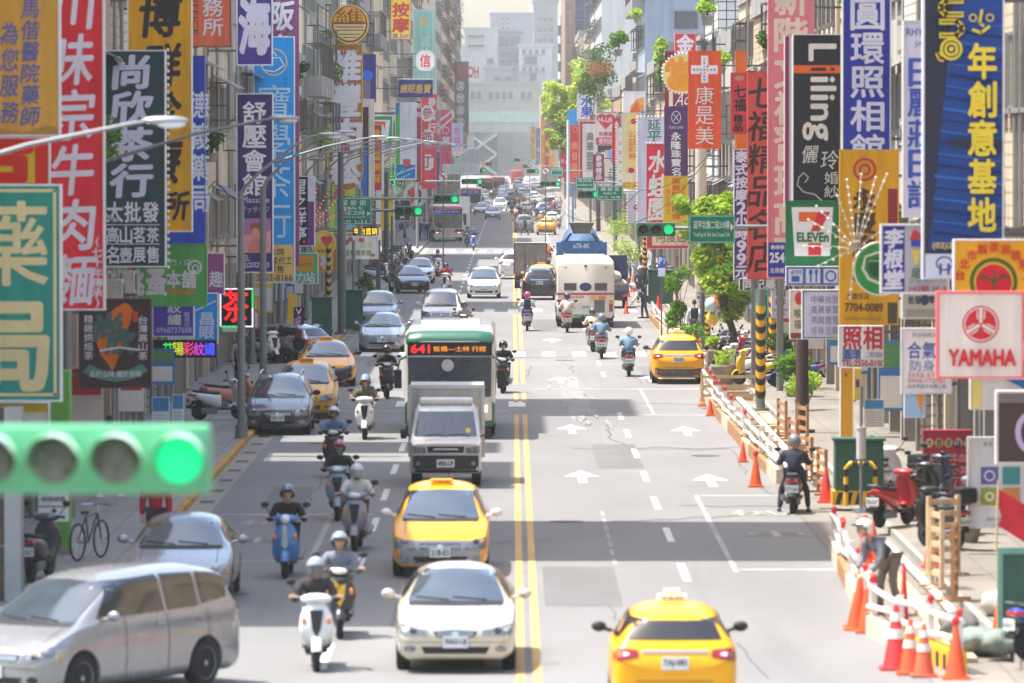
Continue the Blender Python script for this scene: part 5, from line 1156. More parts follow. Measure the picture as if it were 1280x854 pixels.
 for x_ in (-.1, .45):
  hb = [bvh.ray_cast(Vector((x_ - q * .5, -9, zc + .03 + q * .04)), Vector((0, 1, 0)), 20)[0] for q in (0, .5, 1)]
  mb = MB(); mb.tube([h + Vector((0, -.02, .012)) for h in hb], .008, 5); mb.build('wiper', BLACK, t)
 for sx in (-1, 1):
  for yy in (y0 + .88, L / 2 - 1.0): wheel_at(t, sx * (hw - .12), yy, r, rimm=rim)
 if taxi:
  ys = y0 + (pr['wst'] + .45 if taxi != 'rear' else pr['wst'] + .9)
  hz_ = bvh.ray_cast(Vector((0, ys, 9)), Vector((0, 0, -1)), 20)[0].z
  mb = MB(); mb.bbox(-.2, .2, ys - .09, ys + .09, hz_ - .01, hz_ + .1, .025)
  if taxi == 'rear': mb.bbox(-.11, .11, ys - .08, ys + .08, hz_ + .1, hz_ + .17, .025)
  s_ = mb.build('taxi_lamp', M((238, 178, 40), rough=.4, noise=.05) if taxi != 'rear' else M((236, 226, 206), rough=.4, noise=.05), t)
  for yy, sg in ((ys - .096, 1), (ys + .096, -1)):
   g = MB(); put_text(g, 'TAXI', -.14, hz_ + .02, .14, hz_ + .075, 0, 'h', .02)
   g.v = [(q[0] * sg, yy, q[2]) for q in g.v]; g.build('lettering', M((150, 90, 20) if taxi != 'rear' else (200, 60, 60), noise=0), s_)
 if roofrail:
  for sx in (-1, 1):
   mb = MB(); mb.tube([(sx * rw * .93, y0 + pr['wst'] + .3, pr['H'] - .06), (sx * rw * .93, y0 + pr['wst'] + .5, pr['H'] + .02), (sx * rw * .93, y0 + pr['rt'] - .4, pr['H'] + .01), (sx * rw * .93, y0 + pr['rt'] - .2, pr['H'] - .07)], .022, 6); mb.build('roof_rail', CHROME, t)
 return t
def half(kind): return PROF[kind]['L'] / 2
FL = lambda kind, y: y + half(kind)     # middle of a car whose near bumper stands at y
cars = {}
cars['van'] = car('van', 'silver minivan turning across the near corner with its side to the viewer', 130, 0, 79.6, M_VAN, rz=rad(-33), style=1, X=-5.82, txt='1587-ZX', name='minivan')
cars['silver1'] = car('sedan', 'silver saloon waiting behind the turning minivan', 226, 0, FL('sedan', 94), P_SILV, X=-5.55, txt='6G-3120')
cars['beige'] = car('sedan', 'pearl beige saloon in front of the yellow taxi with silver bumper', 571, 0, FL('sedan', 82.2), P_BEIGE, style=0, txt='3062-UJ', name='saloon_car')
car('mpv', 'yellow taxi with silver bumper between the beige saloon and the box truck', 552, 0, FL('mpv', 100.5), P_YEL, taxi='front', low=P_SILV, lowz=.68, style=3, txt='218-E3', mirrors=P_WHITE)
car('mpv', 'dark grey people carrier parked at the kerb beside the tall lamp post', 351, 0, FL('mpv', 151), P_DKGREY, style=3, txt='5291-GM', name='people_carrier', roofrail=True, group='vehicles parked along the shady kerb', mirrors=BLACK)
car('mpv', 'yellow taxi half hidden behind the dark grey people carrier', 383, 0, FL('mpv', 160), P_YEL, taxi='front', style=3, txt='638-T1', mirrors=BLACK, group='vehicles parked along the shady kerb')
car('sedan', 'yellow taxi with a navy bumper parked below the orange and green signs', 408, 0, FL('sedan', 182), P_YEL, rz=rad(4), taxi='front', low=P_NAVY, lowz=.6, style=2, txt='TDB-206', mirrors=BLACK, group='vehicles parked along the shady kerb')
car('hatch', 'silver grey hatchback standing across the pavement with a red tail light', 360, 0, 200, P_SILV, rz=rad(-122), X=-8.35, style=1, txt='8L-2290', group='vehicles parked along the shady kerb')
car('sedan', 'silver saloon parked behind the taxi with the navy bumper', 479, 0, FL('sedan', 213), P_SILV, style=0, txt='7C-8821', group='vehicles parked along the shady kerb')
car('suv', 'silver off-roader parked behind the silver saloon', 471, 0, FL('suv', 238), P_SILV, style=1, low=P_GRAPH, lowz=.62, txt='AKB-5513', name='off_roader', group='vehicles parked along the shady kerb')
car('sedan', 'black saloon with a large hourglass grille parked at the kerb', 511, 0, FL('sedan', 300), P_BLACK, style=2, rz=rad(9), txt='AXC-7708', group='vehicles parked along the shady kerb')
car('sedan', 'white saloon parked behind the black one', 524, 0, FL('sedan', 322), P_WHITE, style=1, txt='BGG-3301', group='vehicles parked along the shady kerb')
car('micro', 'white delivery van behind the green city bus', 552, 0, FL('micro', 232), P_WHITE, style=3, txt='9P-6635')
car('mpv', 'white family car with a lit orange indicator heading down the middle lane', 605, 0, FL('mpv', 290), P_WHITE, style=1, low=None, txt='ALE-6612', indicator=True, mirrors=P_WHITE)
BK_ = PI
car('hatch', 'yellow taxi with black mirrors nearest the viewer showing its back', 839, 0, 75.2 + half('hatch'), P_YEL, rz=BK_, taxi='rear', style=1, txt='TAJ-083', sticker=True, mirrors=BLACK)
car('mpv', 'yellow taxi with a grey rear bumper beside the barrier', 846, 0, 184 + half('mpv'), P_YEL, rz=BK_, taxi='rear', low_rear=P_GRAPH, txt='TDA-871', mirrors=BLACK)
car('suv', 'black off-roader braking behind the grey box truck', 674, 0, 287 + half('suv'), P_BLACK, rz=BK_, txt='RBE-9527', roofrail=True, name='off_roader')
car('mpv', 'yellow taxi just ahead of the black off-roader', 677, 0, 297 + half('mpv'), P_YEL, rz=BK_, taxi='front', txt='TDE-113')
car('suv', 'white off-roader to the left of the grey box truck', 642, 0, 333 + half('suv'), P_WHITE, rz=BK_, txt='AQD-0931', name='off_roader')
car('sedan', 'white saloon in front of the grey box truck', 668, 0, 372 + half('sedan'), P_WHITE, rz=BK_, txt='BAB-1180')
car('suv', 'silver off-roader with a man walking past its back', 655, 0, 520 + half('suv'), P_SILV, rz=BK_, txt='AMA-2267', name='off_roader')
car('sedan', 'yellow taxi with a dark bumper to the right of the silver off-roader', 683, 0, 506 + half('sedan'), P_YEL, rz=BK_, taxi='rear', low_rear=P_GRAPH, txt='TDC-540')
car('sedan', 'silver saloon coming down the far middle lane', 616, 0, FL('sedan', 618), P_SILV, style=0, txt='5T-6103')
car('sedan', 'black saloon turning across the far crossing', 629, 0, 760, P_BLACK, rz=rad(-78), style=2, txt='ABM-3386')
for (k, px, Y, m, rz, lb, tx) in (('sedan', 606, 700, P_YEL, 0, 'yellow taxi behind the far silver saloon', 'front'), ('hatch', 590, 790, P_WHITE, 0, 'white hatchback near the far buses', None), ('suv', 604, 860, P_WHITE, 0, 'white off-roader in the far oncoming queue', None), ('sedan', 598, 930, P_SILV, 0, 'grey saloon in the far oncoming queue', None),
  ('sedan', 637, 900, P_RED, PI, 'maroon saloon with a pale roof in the far queue', None), ('suv', 653, 880, P_SILV, PI, 'silver estate in the far queue', None), ('sedan', 661, 800, P_WHITE, PI, 'white saloon in the far queue', None), ('suv', 671, 960, P_GRAPH, PI, 'dark grey off-roader in the far queue', None), ('sedan', 655, 1040, P_WHITE, PI, 'pale saloon near the end of the queue', None),
  ('hatch', 690, 560, P_WHITE, PI, 'white hatchback under the far green road board', None), ('sedan', 690, 760, P_WHITE, PI, 'white saloon beside the sunny far kerb', None), ('van', 647, 1080, P_WHITE, PI, 'white van far down the middle lane', None), ('sedan', 620, 1060, P_BLUE, 0, 'blue saloon at the far end of the oncoming lane', None), ('sedan', 664, 1180, P_SILV, PI, 'tiny silver car at the end of the road', None), ('sedan', 627, 1200, P_YEL, 0, 'tiny yellow taxi at the end of the road', 'front'), ('suv', 679, 640, P_BLUE, PI, 'blue off-roader among the far riders', None)):
 car(k, lb, px, 0, Y, m, rz=rz, taxi=tx, txt='AB-1234', group='cars in the far traffic', name='passenger_car' if not tx else 'taxi')
rg = random.Random(77)
_cl = [('white', P_WHITE), ('silver', P_SILV), ('black', P_BLACK), ('yellow', P_YEL), ('graphite', P_GRAPH), ('blue', P_BLUE), ('brown', P_BROWN)]
for i in range(26):
 away = i % 2; n_ = i // 2; Y = 660 + n_ * 48 + rg.uniform(-8, 8); lane = rg.choice((1.5, 3.1, 4.6)) if away else rg.choice((-1.5, -3.6)); c = _cl[rg.choice((0, 0, 0, 1, 1, 2, 3, 3, 4, 5, 6))]
 k_ = ('sedan', 'suv', 'hatch', 'mpv', 'van')[i * 3 % 5]; tx = 'rear' if c[0] == 'yellow' else None
 car(k_, 'tiny %s %s in the farthest traffic, %s in its %s line' % (c[0], {'sedan': 'saloon', 'suv': 'off-roader', 'hatch': 'hatchback', 'mpv': 'estate', 'van': 'van'}[k_], ('first', 'second', 'third', 'fourth', 'fifth', 'sixth', 'seventh', 'eighth', 'ninth', 'tenth', 'eleventh', 'twelfth', 'thirteenth')[n_], 'outgoing' if away else 'oncoming'), 640, 0, Y, c[1], X=lane, rz=PI if away else 0, taxi=tx, txt='AB-12', group='cars in the far traffic', name='passenger_car' if not tx else 'taxi')
# ------------------------------------------------------------------ buses and lorries
LEDR = M((250, 40, 40), emit=.5, noise=0); LEDO = M((255, 150, 30), emit=.5, noise=0); LEDB = M((100, 120, 250), emit=.5, noise=0)
HEADON = M((255, 236, 200), emit=1.1, noise=0)
def strip(t, name, m, x0, x1, y, z0, z1, d=.02, front=True, b=0):
 mb = MB(); s = -1 if front else 1
 ya, yb = sorted((y, y + s * d)); 
 if b: mb.bbox(x0, x1, ya, yb + (.05 if front else 0), z0, z1, b)
 else: mb.box(x0, x1, ya, yb, z0, z1)
 return mb.build(name, m, t)
def flat_text(par, s, x0, z0, x1, z1, y, m, back=False, mode='h', w=.015, name='lettering'):
 g = MB(); put_text(g, s, x0, z0, x1, z1, 0, mode, w)
 if back:
  c = (x0 + x1); g.v = [(c - q[0], y - q[1], q[2]) for q in g.v]
 else: g.v = [(q[0], y + q[1], q[2]) for q in g.v]
 return g.build(name, m, par)
def bus(label, px, Y, W, H, L, main, band, low, led, rz=0.0, text=('641', ''), lcol=LEDO, group='city buses', name='city_bus'):
 t = thing(name, label, 'bus', ((px - 640) / KK(Y), Y, 0), rz, group)
 hw, y0, y1 = W / 2, 0, L
 rings = []
 for (y, q, zt, zb) in ((0.0, .93, H - .34, .42), (.06, .985, H - .2, .34), (.35, 1, H - .06, .32), (.9, 1, H, .32), (L - .3, 1, H, .32), (L - .05, .985, H - .12, .34), (L, .95, H - .25, .42)):
  w = hw * q
  h = [(0, zb), (w * .92, zb), (w, zb + .1), (w, zb + .6), (w, zt - .5), (w * .985, zt - .16), (w * .9, zt - .04), (w * .6, zt), (0, zt)]
  rings.append([(a, y, b) for a, b in h] + [(-a, y, b) for a, b in h[-2:0:-1]])
 mb = MB(); mb.loft(rings)
 for i, f in enumerate(mb.f):
  zz = sum(mb.v[j][2] for j in f) / len(f); yy = sum(mb.v[j][1] for j in f) / len(f)
  if zz > H - .42 and zz < H - .1 and yy < .5: mb.m[i] = 1
  elif zz < .75: mb.m[i] = 2
 mb.build('body', [main, band, low], t, smooth=42)
 # front
 strip(t, 'windscreen', WSCR, -hw * .92, hw * .92, .03, 1.12, H - .74, .05, b=.03)
 d = strip(t, 'route_display', BLACK, -hw * .93, hw * .93, .02, H - .72, H - .36, .05)
 flat_text(d, text[0], -hw * .85, H - .65, -hw * .44, H - .43, -.036, led, w=.02)
 flat_text(d, text[1], -hw * .36, H - .61, hw * .8, H - .47, -.036, lcol, w=.0)
 for s in (-1, 1):
  strip(t, 'headlight', HEADON, s * hw * .74 - .11, s * hw * .74 + .11, .03, .72, .9, .05, b=.02)
  mb = MB(); mb.bbox(s * (hw + .16) - .1, s * (hw + .16) + .1, -.32, -.2, 1.35, 1.85, .03); mb.tube([(s * (hw + .16), -.25, 1.85), (s * (hw + .12), -.2, 2.1), (s * hw * .9, .1, 2.2)], .025, 6); mb.build('wing_mirror', BLACK, t)
  for i in range(7):
   a = .9 + i * (L - 1.4) / 7; b_ = a + (L - 1.4) / 7 - .1
   mb = MB(); x = s * hw; mb.box(*sorted((x - .02 * s, x + .012 * s)), a, b_, 1.15, H - .55); mb.build('side_window', SMOKE, t)
  for yy in (1.9, L - 2.4): wheel_at(t, s * (hw - .14), yy, .45, .26, 10)
 for x in (-.45, .35):
  mb = MB(); mb.tube([(x - .3, -.03, 1.16), (x, -.04, 1.3), (x + .35, -.04, 1.75)], .012, 5); mb.build('wiper', BLACK, t)
 plate(t, -.0, .55, text[0] + '-FP', True)
 strip(t, 'bumper', low, -hw * .95, hw * .95, .04, .34, .5, .06, b=.03)
 return t
M_CREAM = M((226, 220, 206), rough=.35, noise=.06, coat=.4); M_GREENB = M((30, 96, 70), rough=.35, noise=.06, coat=.4); M_REDB = M((176, 56, 50), rough=.4, noise=.08); M_BLUEB = M((44, 72, 120), rough=.4, noise=.08)
b = bus('cream city bus with a green band and lit route display behind the box truck', 562, 149, 2.38, 2.92, 9, M_CREAM, M_GREENB, M_GREENB, LEDR, text=('641', '板橋—士林 行經'))
mb = MB(); mb.bbox(-.8, .8, 3, 5.5, 2.9, 3.02, .05); mb.build('roof_unit', M_CREAM, b)
mb = MB(); mb.cyl((-.05, -.055, 1.95), (-.05, -.06, 1.95), .16, n=18); mb.build('destination_disc', M((206, 200, 190)), b)
mb = MB(); mb.ell((.55, .6, 1.6), (.2, .2, .3), 10, 6); b2 = bus('white and red city bus loading at the far shady kerb', 560, 470, 2.5, 3.0, 11, M_CREAM, M_REDB, M_CREAM, LEDB, rz=rad(3), text=('自強', '台北車站'), lcol=LEDB)
for s in (-1, 1):
 mb = MB(); mb.prism([(s * .45, .8), (s * 1.15, .74), (s * 1.15, 1.02), (s * .7, 1.05)], -.05, .05); mb.build('red_panel', M_REDB, b2)
bus('second white and red city bus farther down the shady lane', 589, 690, 2.5, 3.0, 11, M_CREAM, M_REDB, M_CREAM, LEDB, text=('304', '重慶'), lcol=LEDB)
bus('pale city bus with a red roof edge left of its twin', 607, 925, 2.5, 3.0, 11, M_CREAM, M_REDB, M_GREENB, LEDR, text=('274', '公館'))
bus('pale city bus with a red roof edge right of its twin', 622, 960, 2.5, 3.0, 11, M_CREAM, M_REDB, M_GREENB, LEDR, text=('539', '古亭'))
bus('red roofed bus at the very end of the road', 646, 1250, 2.6, 3.1, 11, M_REDB, M_REDB, M_CREAM, LEDR, rz=PI, text=('39', '三重'))
def rear_bus():
 Y = 242; W, H, L = 2.46, 2.95, 10; hw = W / 2
 t = thing('city_bus', 'white city bus with a red stripe and grilles on its back', 'bus', ((732 - 640) / KK(Y), Y, 0), 0, 'city buses')
 rings = []
 for (y, q, zt, zb) in ((0.0, .95, H - .2, .45), (.05, .985, H - .1, .4), (.25, 1, H, .36), (L - .3, 1, H, .36), (L, .95, H - .3, .4)):
  w = hw * q
  h = [(0, zb), (w * .94, zb), (w, zb + .1), (w, zb + .5), (w, zt - .5), (w * .985, zt - .14), (w * .92, zt - .04), (w * .6, zt), (0, zt)]
  rings.append([(a, y, b) for a, b in h] + [(-a, y, b) for a, b in h[-2:0:-1]])
 mb = MB(); mb.loft(rings)
 for i, f in enumerate(mb.f):
  if sum(mb.v[j][2] for j in f) / len(f) < .7: mb.m[i] = 1
 mb.build('body', [M_CREAM, M_BLUEB], t, smooth=42)
 mb = MB(); mb.bbox(-.42, .42, .9, 2.4, H - .02, H + .16, .06); mb.build('roof_unit', M_CREAM, t)
 mb = MB(); mb.bbox(-.9, .9, 3, 6, H - .02, H + .1, .05); mb.build('roof_unit', M_CREAM, t)
 strip(t, 'red_stripe', M((196, 40, 60)), -hw * .99, hw * .99, -.0, 1.42, 1.5, .02)
 for (x0, x1, z0, z1, n) in ((-.92, -.38, 1.6, 1.92, 7), (.38, .92, 1.6, 1.92, 7), (.36, .82, .66, 1.2, 9)):
  g = strip(t, 'vent_grille', M((150, 146, 140)), x0, x1, .0, z0, z1, .012)
  mb = MB()
  for i in range(n): z = z0 + (z1 - z0) * (i + .5) / n; mb.box(x0 + .02, x1 - .02, -.03, -.0125, z - .012, z + .006)
  mb.build('slats', M((84, 82, 78)), g)
 mb = MB(); mb.prism([(.26 * math.cos(i * PI / 10), 1.76 + .18 * math.sin(i * PI / 10)) for i in range(20)], -.03, .01); e = mb.build('oval_emblem', M((90, 80, 90), metal=.4), t)
 mb = MB(); mb.prism([(.18 * math.cos(i * PI / 10), 1.76 + .1 * math.sin(i * PI / 10)) for i in range(20)], -.04, -.031); mb.build('oval_badge', M((60, 76, 130)), e)
 flat_text(t, '大都會客運 保持距離', -.92, 1.27, -.06, 1.38, -.03, M((200, 90, 100), noise=0), mode='h', w=.01)
 strip(t, 'notice_sticker', M((236, 196, 60)), .18, .48, .0, 1.22, 1.36, .02); strip(t, 'notice_sticker', M((226, 150, 60)), .56, .86, .0, 1.22, 1.36, .02)
 plate(t, -.01, .9, '830-FM', True, w=.34, x=0.02)
 strip(t, 'green_strip', M((100, 170, 110)), -.5, .72, -.0, .44, .58, .03)
 for s in (-1, 1):
  a = strip(t, 'tail_light', TAILL, s * 1.08 - .08, s * 1.08 + .08, -.0, .7, 1.2, .03)
  strip(a, 'indicator', ORANGEL, s * 1.08 - .075, s * 1.08 + .075, -.031, 1.04, 1.19, .012)
  strip(t, 'marker_lamp', REDL, s * .86 - .05, s * .86 + .05, .03, 2.56, 2.6, .05)
  for yy in (2.3, L - 2.2): wheel_at(t, s * (hw - .16), yy, .46, .28, 10)
  for i in range(7):
   a_ = .7 + i * 1.3; mb = MB(); mb.box(*sorted((s * hw - .02 * s, s * hw + .012 * s)), a_, a_ + 1.2, 1.35, 2.3); mb.build('side_window', SMOKE, t)
 mb = MB(); mb.box(-1.0, 1.0, .02, .4, .28, .45); mb.build('undertray', BLACK, t)
 mb = MB(); mb.box(-.06, .06, -.03, .0, 2.62, 2.68); mb.build('camera', BLACK, t)
rear_bus()
def box_truck_front():
 Y = 127.5; t = thing('box_truck', 'small silver box truck facing the viewer behind the yellow taxi', 'truck', ((557 - 640) / KK(Y), Y, 0), 0, 'vehicles driving in the road')
 hw = .8
 rings = []
 for (y, q, pts) in ((0, .93, (.42, .98, 1.0)), (.06, .98, (.34, 1.04, 1.06)), (.2, 1, (.32, 1.1, 1.12)), (.62, 1, (.32, 1.12, 1.74)), (.95, 1, (.32, 1.12, 1.86)), (1.7, 1, (.32, 1.12, 1.88)), (1.75, .98, (.34, 1.1, 1.84))):
  zb, zbelt, zt = pts; w = hw * q; r = w * (.86 if zt > 1.3 else .96)
  h = [(0, zb), (w * .94, zb), (w, zb + .08), (w, .8), (w, zbelt), (r + (w - r) * .2, zt - .1 if zt > 1.3 else zt - .03), (r * .9, zt - .01), (r * .5, zt), (0, zt)]
  rings.append([(a, y, b) for a, b in h] + [(-a, y, b) for a, b in h[-2:0:-1]])
 mb = MB(); mb.loft(rings); sv = paint((202, 200, 196), .1)
 o = mb.build('cab', sv, t, smooth=40)
 bm = bmesh.new(); bm.from_mesh(o.data); bvh = BVHTree.FromBMesh(bm); bm.free()
 dec = lambda n, p, m, off=.008, par=None: project(bvh, [p], 'f', off).build(n, m, par or t, smooth=40, fix=False)
 dec('windscreen', [(-.70, 1.16), (.70, 1.16), (.62, 1.70), (-.62, 1.70)], WSCR)
 dec('lower_front', [(-.8, .3), (.8, .3), (.8, .74), (-.8, .74)], M((36, 36, 38), rough=.5), .006)
 for s in (-1, 1):
  q = [(s * .44, .78), (s * .76, .78), (s * .76, .94), (s * .46, .92)]
  dec('headlight', q if s > 0 else q[::-1], HEADL, .014)
  dec('fog_lamp', [(s * .62 + .05 * math.cos(i * PI / 6), .56 + .05 * math.sin(i * PI / 6)) for i in range(12)], HEADL, .016)
 g = dec('grille', [(-.4, .8), (.4, .8), (.42, .94), (-.42, .94)], BLACK, .01)
 dec('chrome_bar', [(-.3, .86), (.3, .86), (.26, .9), (-.26, .9)], CHROME, .022, g)
 plate(t, -.02, .56, '4806-UP', True, w=.4)
 dec('sticker', [(.5 + .06 * math.cos(i * PI / 6), 1.28 + .06 * math.sin(i * PI / 6)) for i in range(12)], M((220, 210, 40)), .02)
 for x in (-.2, .3):
  mb = MB(); mb.tube([(x - .25, .12, 1.18), (x + .05, .16, 1.21), (x + .22, .2, 1.16)], .012, 5); mb.build('wiper', BLACK, t)
 for s in (-1, 1):
  mb = MB(); mb.bbox(s * .95 - .07, s * .95 + .07, .26, .36, 1.1, 1.32, .03); mb.tube([(s * .92, .3, 1.2), (s * .78, .35, 1.15)], .02, 6); mb.build('wing_mirror', BLACK, t)
  for yy in (.75, 3.4): wheel_at(t, s * .68, yy, .3, .2)
 box = M((188, 184, 178), rough=.5, metal=.2, noise=.2, scale=1.4)
 mb = MB(); mb.box(-.84, .84, 1.82, 4.3, .62, 2.22); mb.build('cargo_box', box, t)
 mb = MB()
 for (a, b, c, d) in ((-.87, -.79, .6, 2.25), (.79, .87, .6, 2.25), (-.79, .79, 2.17, 2.25)): mb.box(a, b, 1.79, 1.819, c, d)
 mb.build('box_edges', M((206, 202, 196), metal=.2), t)
 mb = MB(); mb.bbox(-.6, .6, .85, 1.7, 1.84, 1.98, .06); mb.build('roof_fairing', M((226, 226, 226)), t)
 mb = MB(); mb.cyl((0.07, -.03, .5), (.07, -.03, .2), .01, n=5); mb.build('whip_aerial', BLACK, t)
 mb = MB(); mb.box(-.6, .6, 1.5, 4.3, .35, .6); mb.build('chassis', BLACK, t)
box_truck_front()
def box_truck_back():
 Y = 311; t = thing('box_truck', 'grey box truck with scuffed double doors seen from behind', 'truck', ((663 - 640) / KK(Y), Y, 0), 0, 'vehicles driving in the road')
 door = M((150, 140, 128), rough=.6, noise=.3, scale=1.5); ed = M((112, 108, 104), metal=.3, noise=.2)
 mb = MB(); mb.box(-.9, .9, .02, 3.2, .8, 2.48); mb.build('cargo_box', M((160, 156, 150), noise=.2), t)
 for s in (-1, 1):
  d = strip(t, 'door', door, min(s * .02, s * .84), max(s * .02, s * .84), .02, .86, 2.4, .03)
  mb = MB(); mb.cyl((s * .3, -.04, .84), (s * .3, -.04, 2.42), .018, n=6); mb.box(s * .3 - .08, s * .3 + .08, -.06, -.03, 1.2, 1.26); mb.build('lock_rod', ed, d)
  strip(t, 'tail_light', TAILL, s * .72 - .12, s * .72 + .12, .1, .62, .74, .04)
  for yy in (.7, 3.9): wheel_at(t, s * .72, yy, .34, .3)
 mb = MB()
 for (a, b, c, d) in ((-.92, -.84, .8, 2.5), (.84, .92, .8, 2.5), (-.84, .84, 2.41, 2.5), (-.84, .84, .8, .86)): mb.box(a, b, -.02, .019, c, d)
 mb.build('door_frame', ed, t)
 mb = MB(); mb.box(-.8, .8, .2, 4.6, .5, .79); mb.build('chassis', BLACK, t)
 mb = MB(); mb.bbox(-.85, .85, 3.3, 4.9, .5, 2.0, .1); mb.build('cab', P_WHITE, t)
 plate(t, .05, .62, '3K-208', True, w=.34, x=-.25)
 mb = MB(); mb.box(-.75, .75, .06, .16, .38, .44); mb.build('bumper_bar', ed, t)
box_truck_back()
def mixer():
 Y = 287; t = thing('concrete_mixer', 'blue concrete mixer lorry seen from behind with its chute down', 'truck', ((727 - 640) / KK(Y), Y, 0), 0, 'vehicles driving in the road')
 bl = M((64, 120, 180), rough=.5, noise=.25, scale=1.4); dk = M((46, 78, 120), rough=.55, noise=.3); st = M((128, 122, 112), rough=.7, noise=.3)
 mt = Matrix.Translation((0, 2.4, 2.5)) @ Matrix.Rotation(rad(-78), 4, 'X')
 mb = MB(); mb.lathe([(.42, -1.7), (.75, -1.2), (.95, -.2), (1.0, .9), (.9, 2.2), (.6, 3.2)], 24, 0, mt); mb.build('drum', M((70, 104, 140), rough=.7, noise=.4), t, smooth=40)
 mb = MB(); mb.lathe([(.42, 0), (.62, .5), (.66, .56), (.6, .58)], 18, 0, Matrix.Translation((0, .4, 3.35))); mb.build('hopper', st, t, smooth=40)
 mb = MB()                                       # rear housing, a V of plates over the mouth
 mb.prism([(-1.05, 3.0), (1.05, 3.0), (.95, 2.5), (.35, 2.0), (-.35, 2.0), (-.95, 2.5)], 0.0, .12); mb.build('mouth_plate', bl, t)
 flat_text(t, '678-8K', -.42, 2.62, .42, 2.86, -.01, M((210, 220, 230), noise=0), w=.02)
 mb = MB(); mb.prism([(-.9, 2.95), (-.6, 3.38), (-.45, 3.38), (-.75, 2.95)], .0, .3); mb.prism([(.9, 2.95), (.6, 3.38), (.45, 3.38), (.75, 2.95)], .0, .3); mb.build('hopper_stay', dk, t)
 for s in (-1, 1):
  mb = MB(); mb.bbox(s * 1.12 - .16, s * 1.12 + .16, .0, .5, .8, 2.95, .06); mb.build('side_post', bl, t)
  strip(t, 'tail_light', REDL, s * .98 - .14, s * .98 + .14, -.0, 1.96, 2.2, .05)
  mb = MB(); mb.bbox(s * .95 - .28, s * .95 + .28, -.1, 1.4, 1.02, 1.5, .1); mb.build('mudguard', bl, t)
  for yy in (.8, 2.2, 5.6): wheel_at(t, s * .92, yy, .5, .5, 8)
  mb = MB(); mb.tube([(s * 1.0, -.05, .9), (s * .95, -.02, 1.9), (s * .55, .05, 2.3)], .04, 6); mb.build('ladder_rail', st, t)
 ch = MB()                                       # half round chute slanting down to the right
 rings = []
 for i in range(6):
  f = i / 5; cx, cz, cy_ = -.5 + 2.0 * f, 2.1 - 1.35 * f, -.15 - .5 * f
  rings.append([(cx + .2 * math.cos(a) * .62, cy_ - .2 * math.sin(a) * .4, cz + .24 * math.cos(a)) for a in [PI * j / 6 for j in range(7)]])
 ch.loft(rings, closed=False, caps=False); ch.build('chute', bl, t, smooth=60)
 mb = MB(); mb.box(-.6, .6, .05, 7, .6, 1.0); mb.build('chassis', dk, t)
 mb = MB(); mb.bbox(-.7, .7, .0, .3, 1.1, 2.0, .04); mb.build('rear_housing', dk, t)
 mb = MB(); mb.bbox(-1.15, 1.15, 5.6, 7.4, .8, 2.75, .15); mb.build('cab', bl, t)
 plate(t, -.02, 1.25, '678-8K', True, w=.36, x=.3)
mixer()
def flatbed():
 Y = 272; t = thing('flatbed_truck', 'blue flatbed truck loaded with pale sacks beside the white bus', 'truck', ((768 - 640) / KK(Y), Y, 0), 0, 'vehicles driving in the road')
 nv = M((36, 56, 104), rough=.5, noise=.2)
 mb = MB()
 for (a, b, c, d) in ((-.66, .66, 2.12, 2.5), (-.66, .66, 1.5, 1.72), (-.66, -.3, 1.72, 2.12), (.32, .66, 1.72, 2.12), (-.02, .03, 1.72, 2.12)): mb.box(a, b, 2.6, 2.68, c, d)
 mb.build('headboard', nv, t)
 mb = MB(); mb.bbox(-.64, .64, 2.75, 4.1, .5, 2.3, .12); mb.build('cab', nv, t)
 mb = MB(); mb.box(-.7, .7, 0, 2.6, .72, .86); mb.build('load_bed', nv, t)
 strip(t, 'tailboard', M((90, 96, 104), noise=.3), -.7, .7, 0, .86, 1.12, .04)
 for s in (-1, 1):
  strip(t, 'tail_light', REDL, s * .5 - .13, s * .5 + .13, .02, .56, .68, .04)
  for yy in (.7, 3.4): wheel_at(t, s * .54, yy, .3, .2)
 mb = MB(); mb.box(-.5, .5, .1, 4, .4, .7); mb.build('chassis', BLACK, t)
 return t
flatbed()
def sack(label, loc, r, m, seed, group='sacks and bundles by the road works', rz=0):
 rg = random.Random(seed); mb = MB(); n, k = 18, 10
 mb.ell((0, 0, r[2]), r, n, k)
 out = []
 ph = [rg.uniform(0, 6) for _ in range(6)]
 for (x, y, z) in mb.v:
  a = math.atan2(y, x); q = 1 + .15 * math.sin(3 * a + ph[0] + z * 9) + .1 * math.sin(5 * a + ph[1] - z * 14) + .07 * math.sin(9 * a + ph[2] + z * 20)
  zz = z + .05 * r[2] * math.sin(5 * a + ph[3]) * (1 if z > r[2] else .3)
  out.append((x * q, y * q, max(0, zz) * (1.0 if z > r[2] * .4 else .6)))
 mb.v = out
 o = mb.build('filled_sack', m, None, smooth=50); o.location = loc; o.rotation_euler = (0, 0, rz)
 return tag(o, label, 'sack', group)
SK = M((196, 188, 172), rough=.8, noise=.25)
_fx = (768 - 640) / KK(272)
for i, (dx, dy, dz, lb) in enumerate(((-.3, .5, .87, 'pale sack on the flatbed nearest the bus'), (.32, .6, .87, 'pale sack on the flatbed nearest the barrier'), (0, 1.3, .87, 'pale sack behind the other two on the flatbed'), (0, .55, 1.28, 'topmost pale sack on the flatbed load'))):
 sack(lb, (_fx + dx, 272 + dy, dz), (.36, .4, .26), SK, i, 'sacks on the flatbed truck')
t = thing('box_truck', 'white box lorry queueing behind the far red and white bus', 'truck', ((571 - 640) / KK(500), 500, 0), 0, 'vehicles driving in the road')
mb = MB(); mb.bbox(-1.0, 1.0, 0, 1.8, .5, 2.2, .1); mb.build('cab', P_WHITE, t); mb = MB(); mb.box(-1.1, 1.1, 1.9, 6.5, .8, 3.4); mb.build('cargo_box', M((228, 228, 226), noise=.08), t)
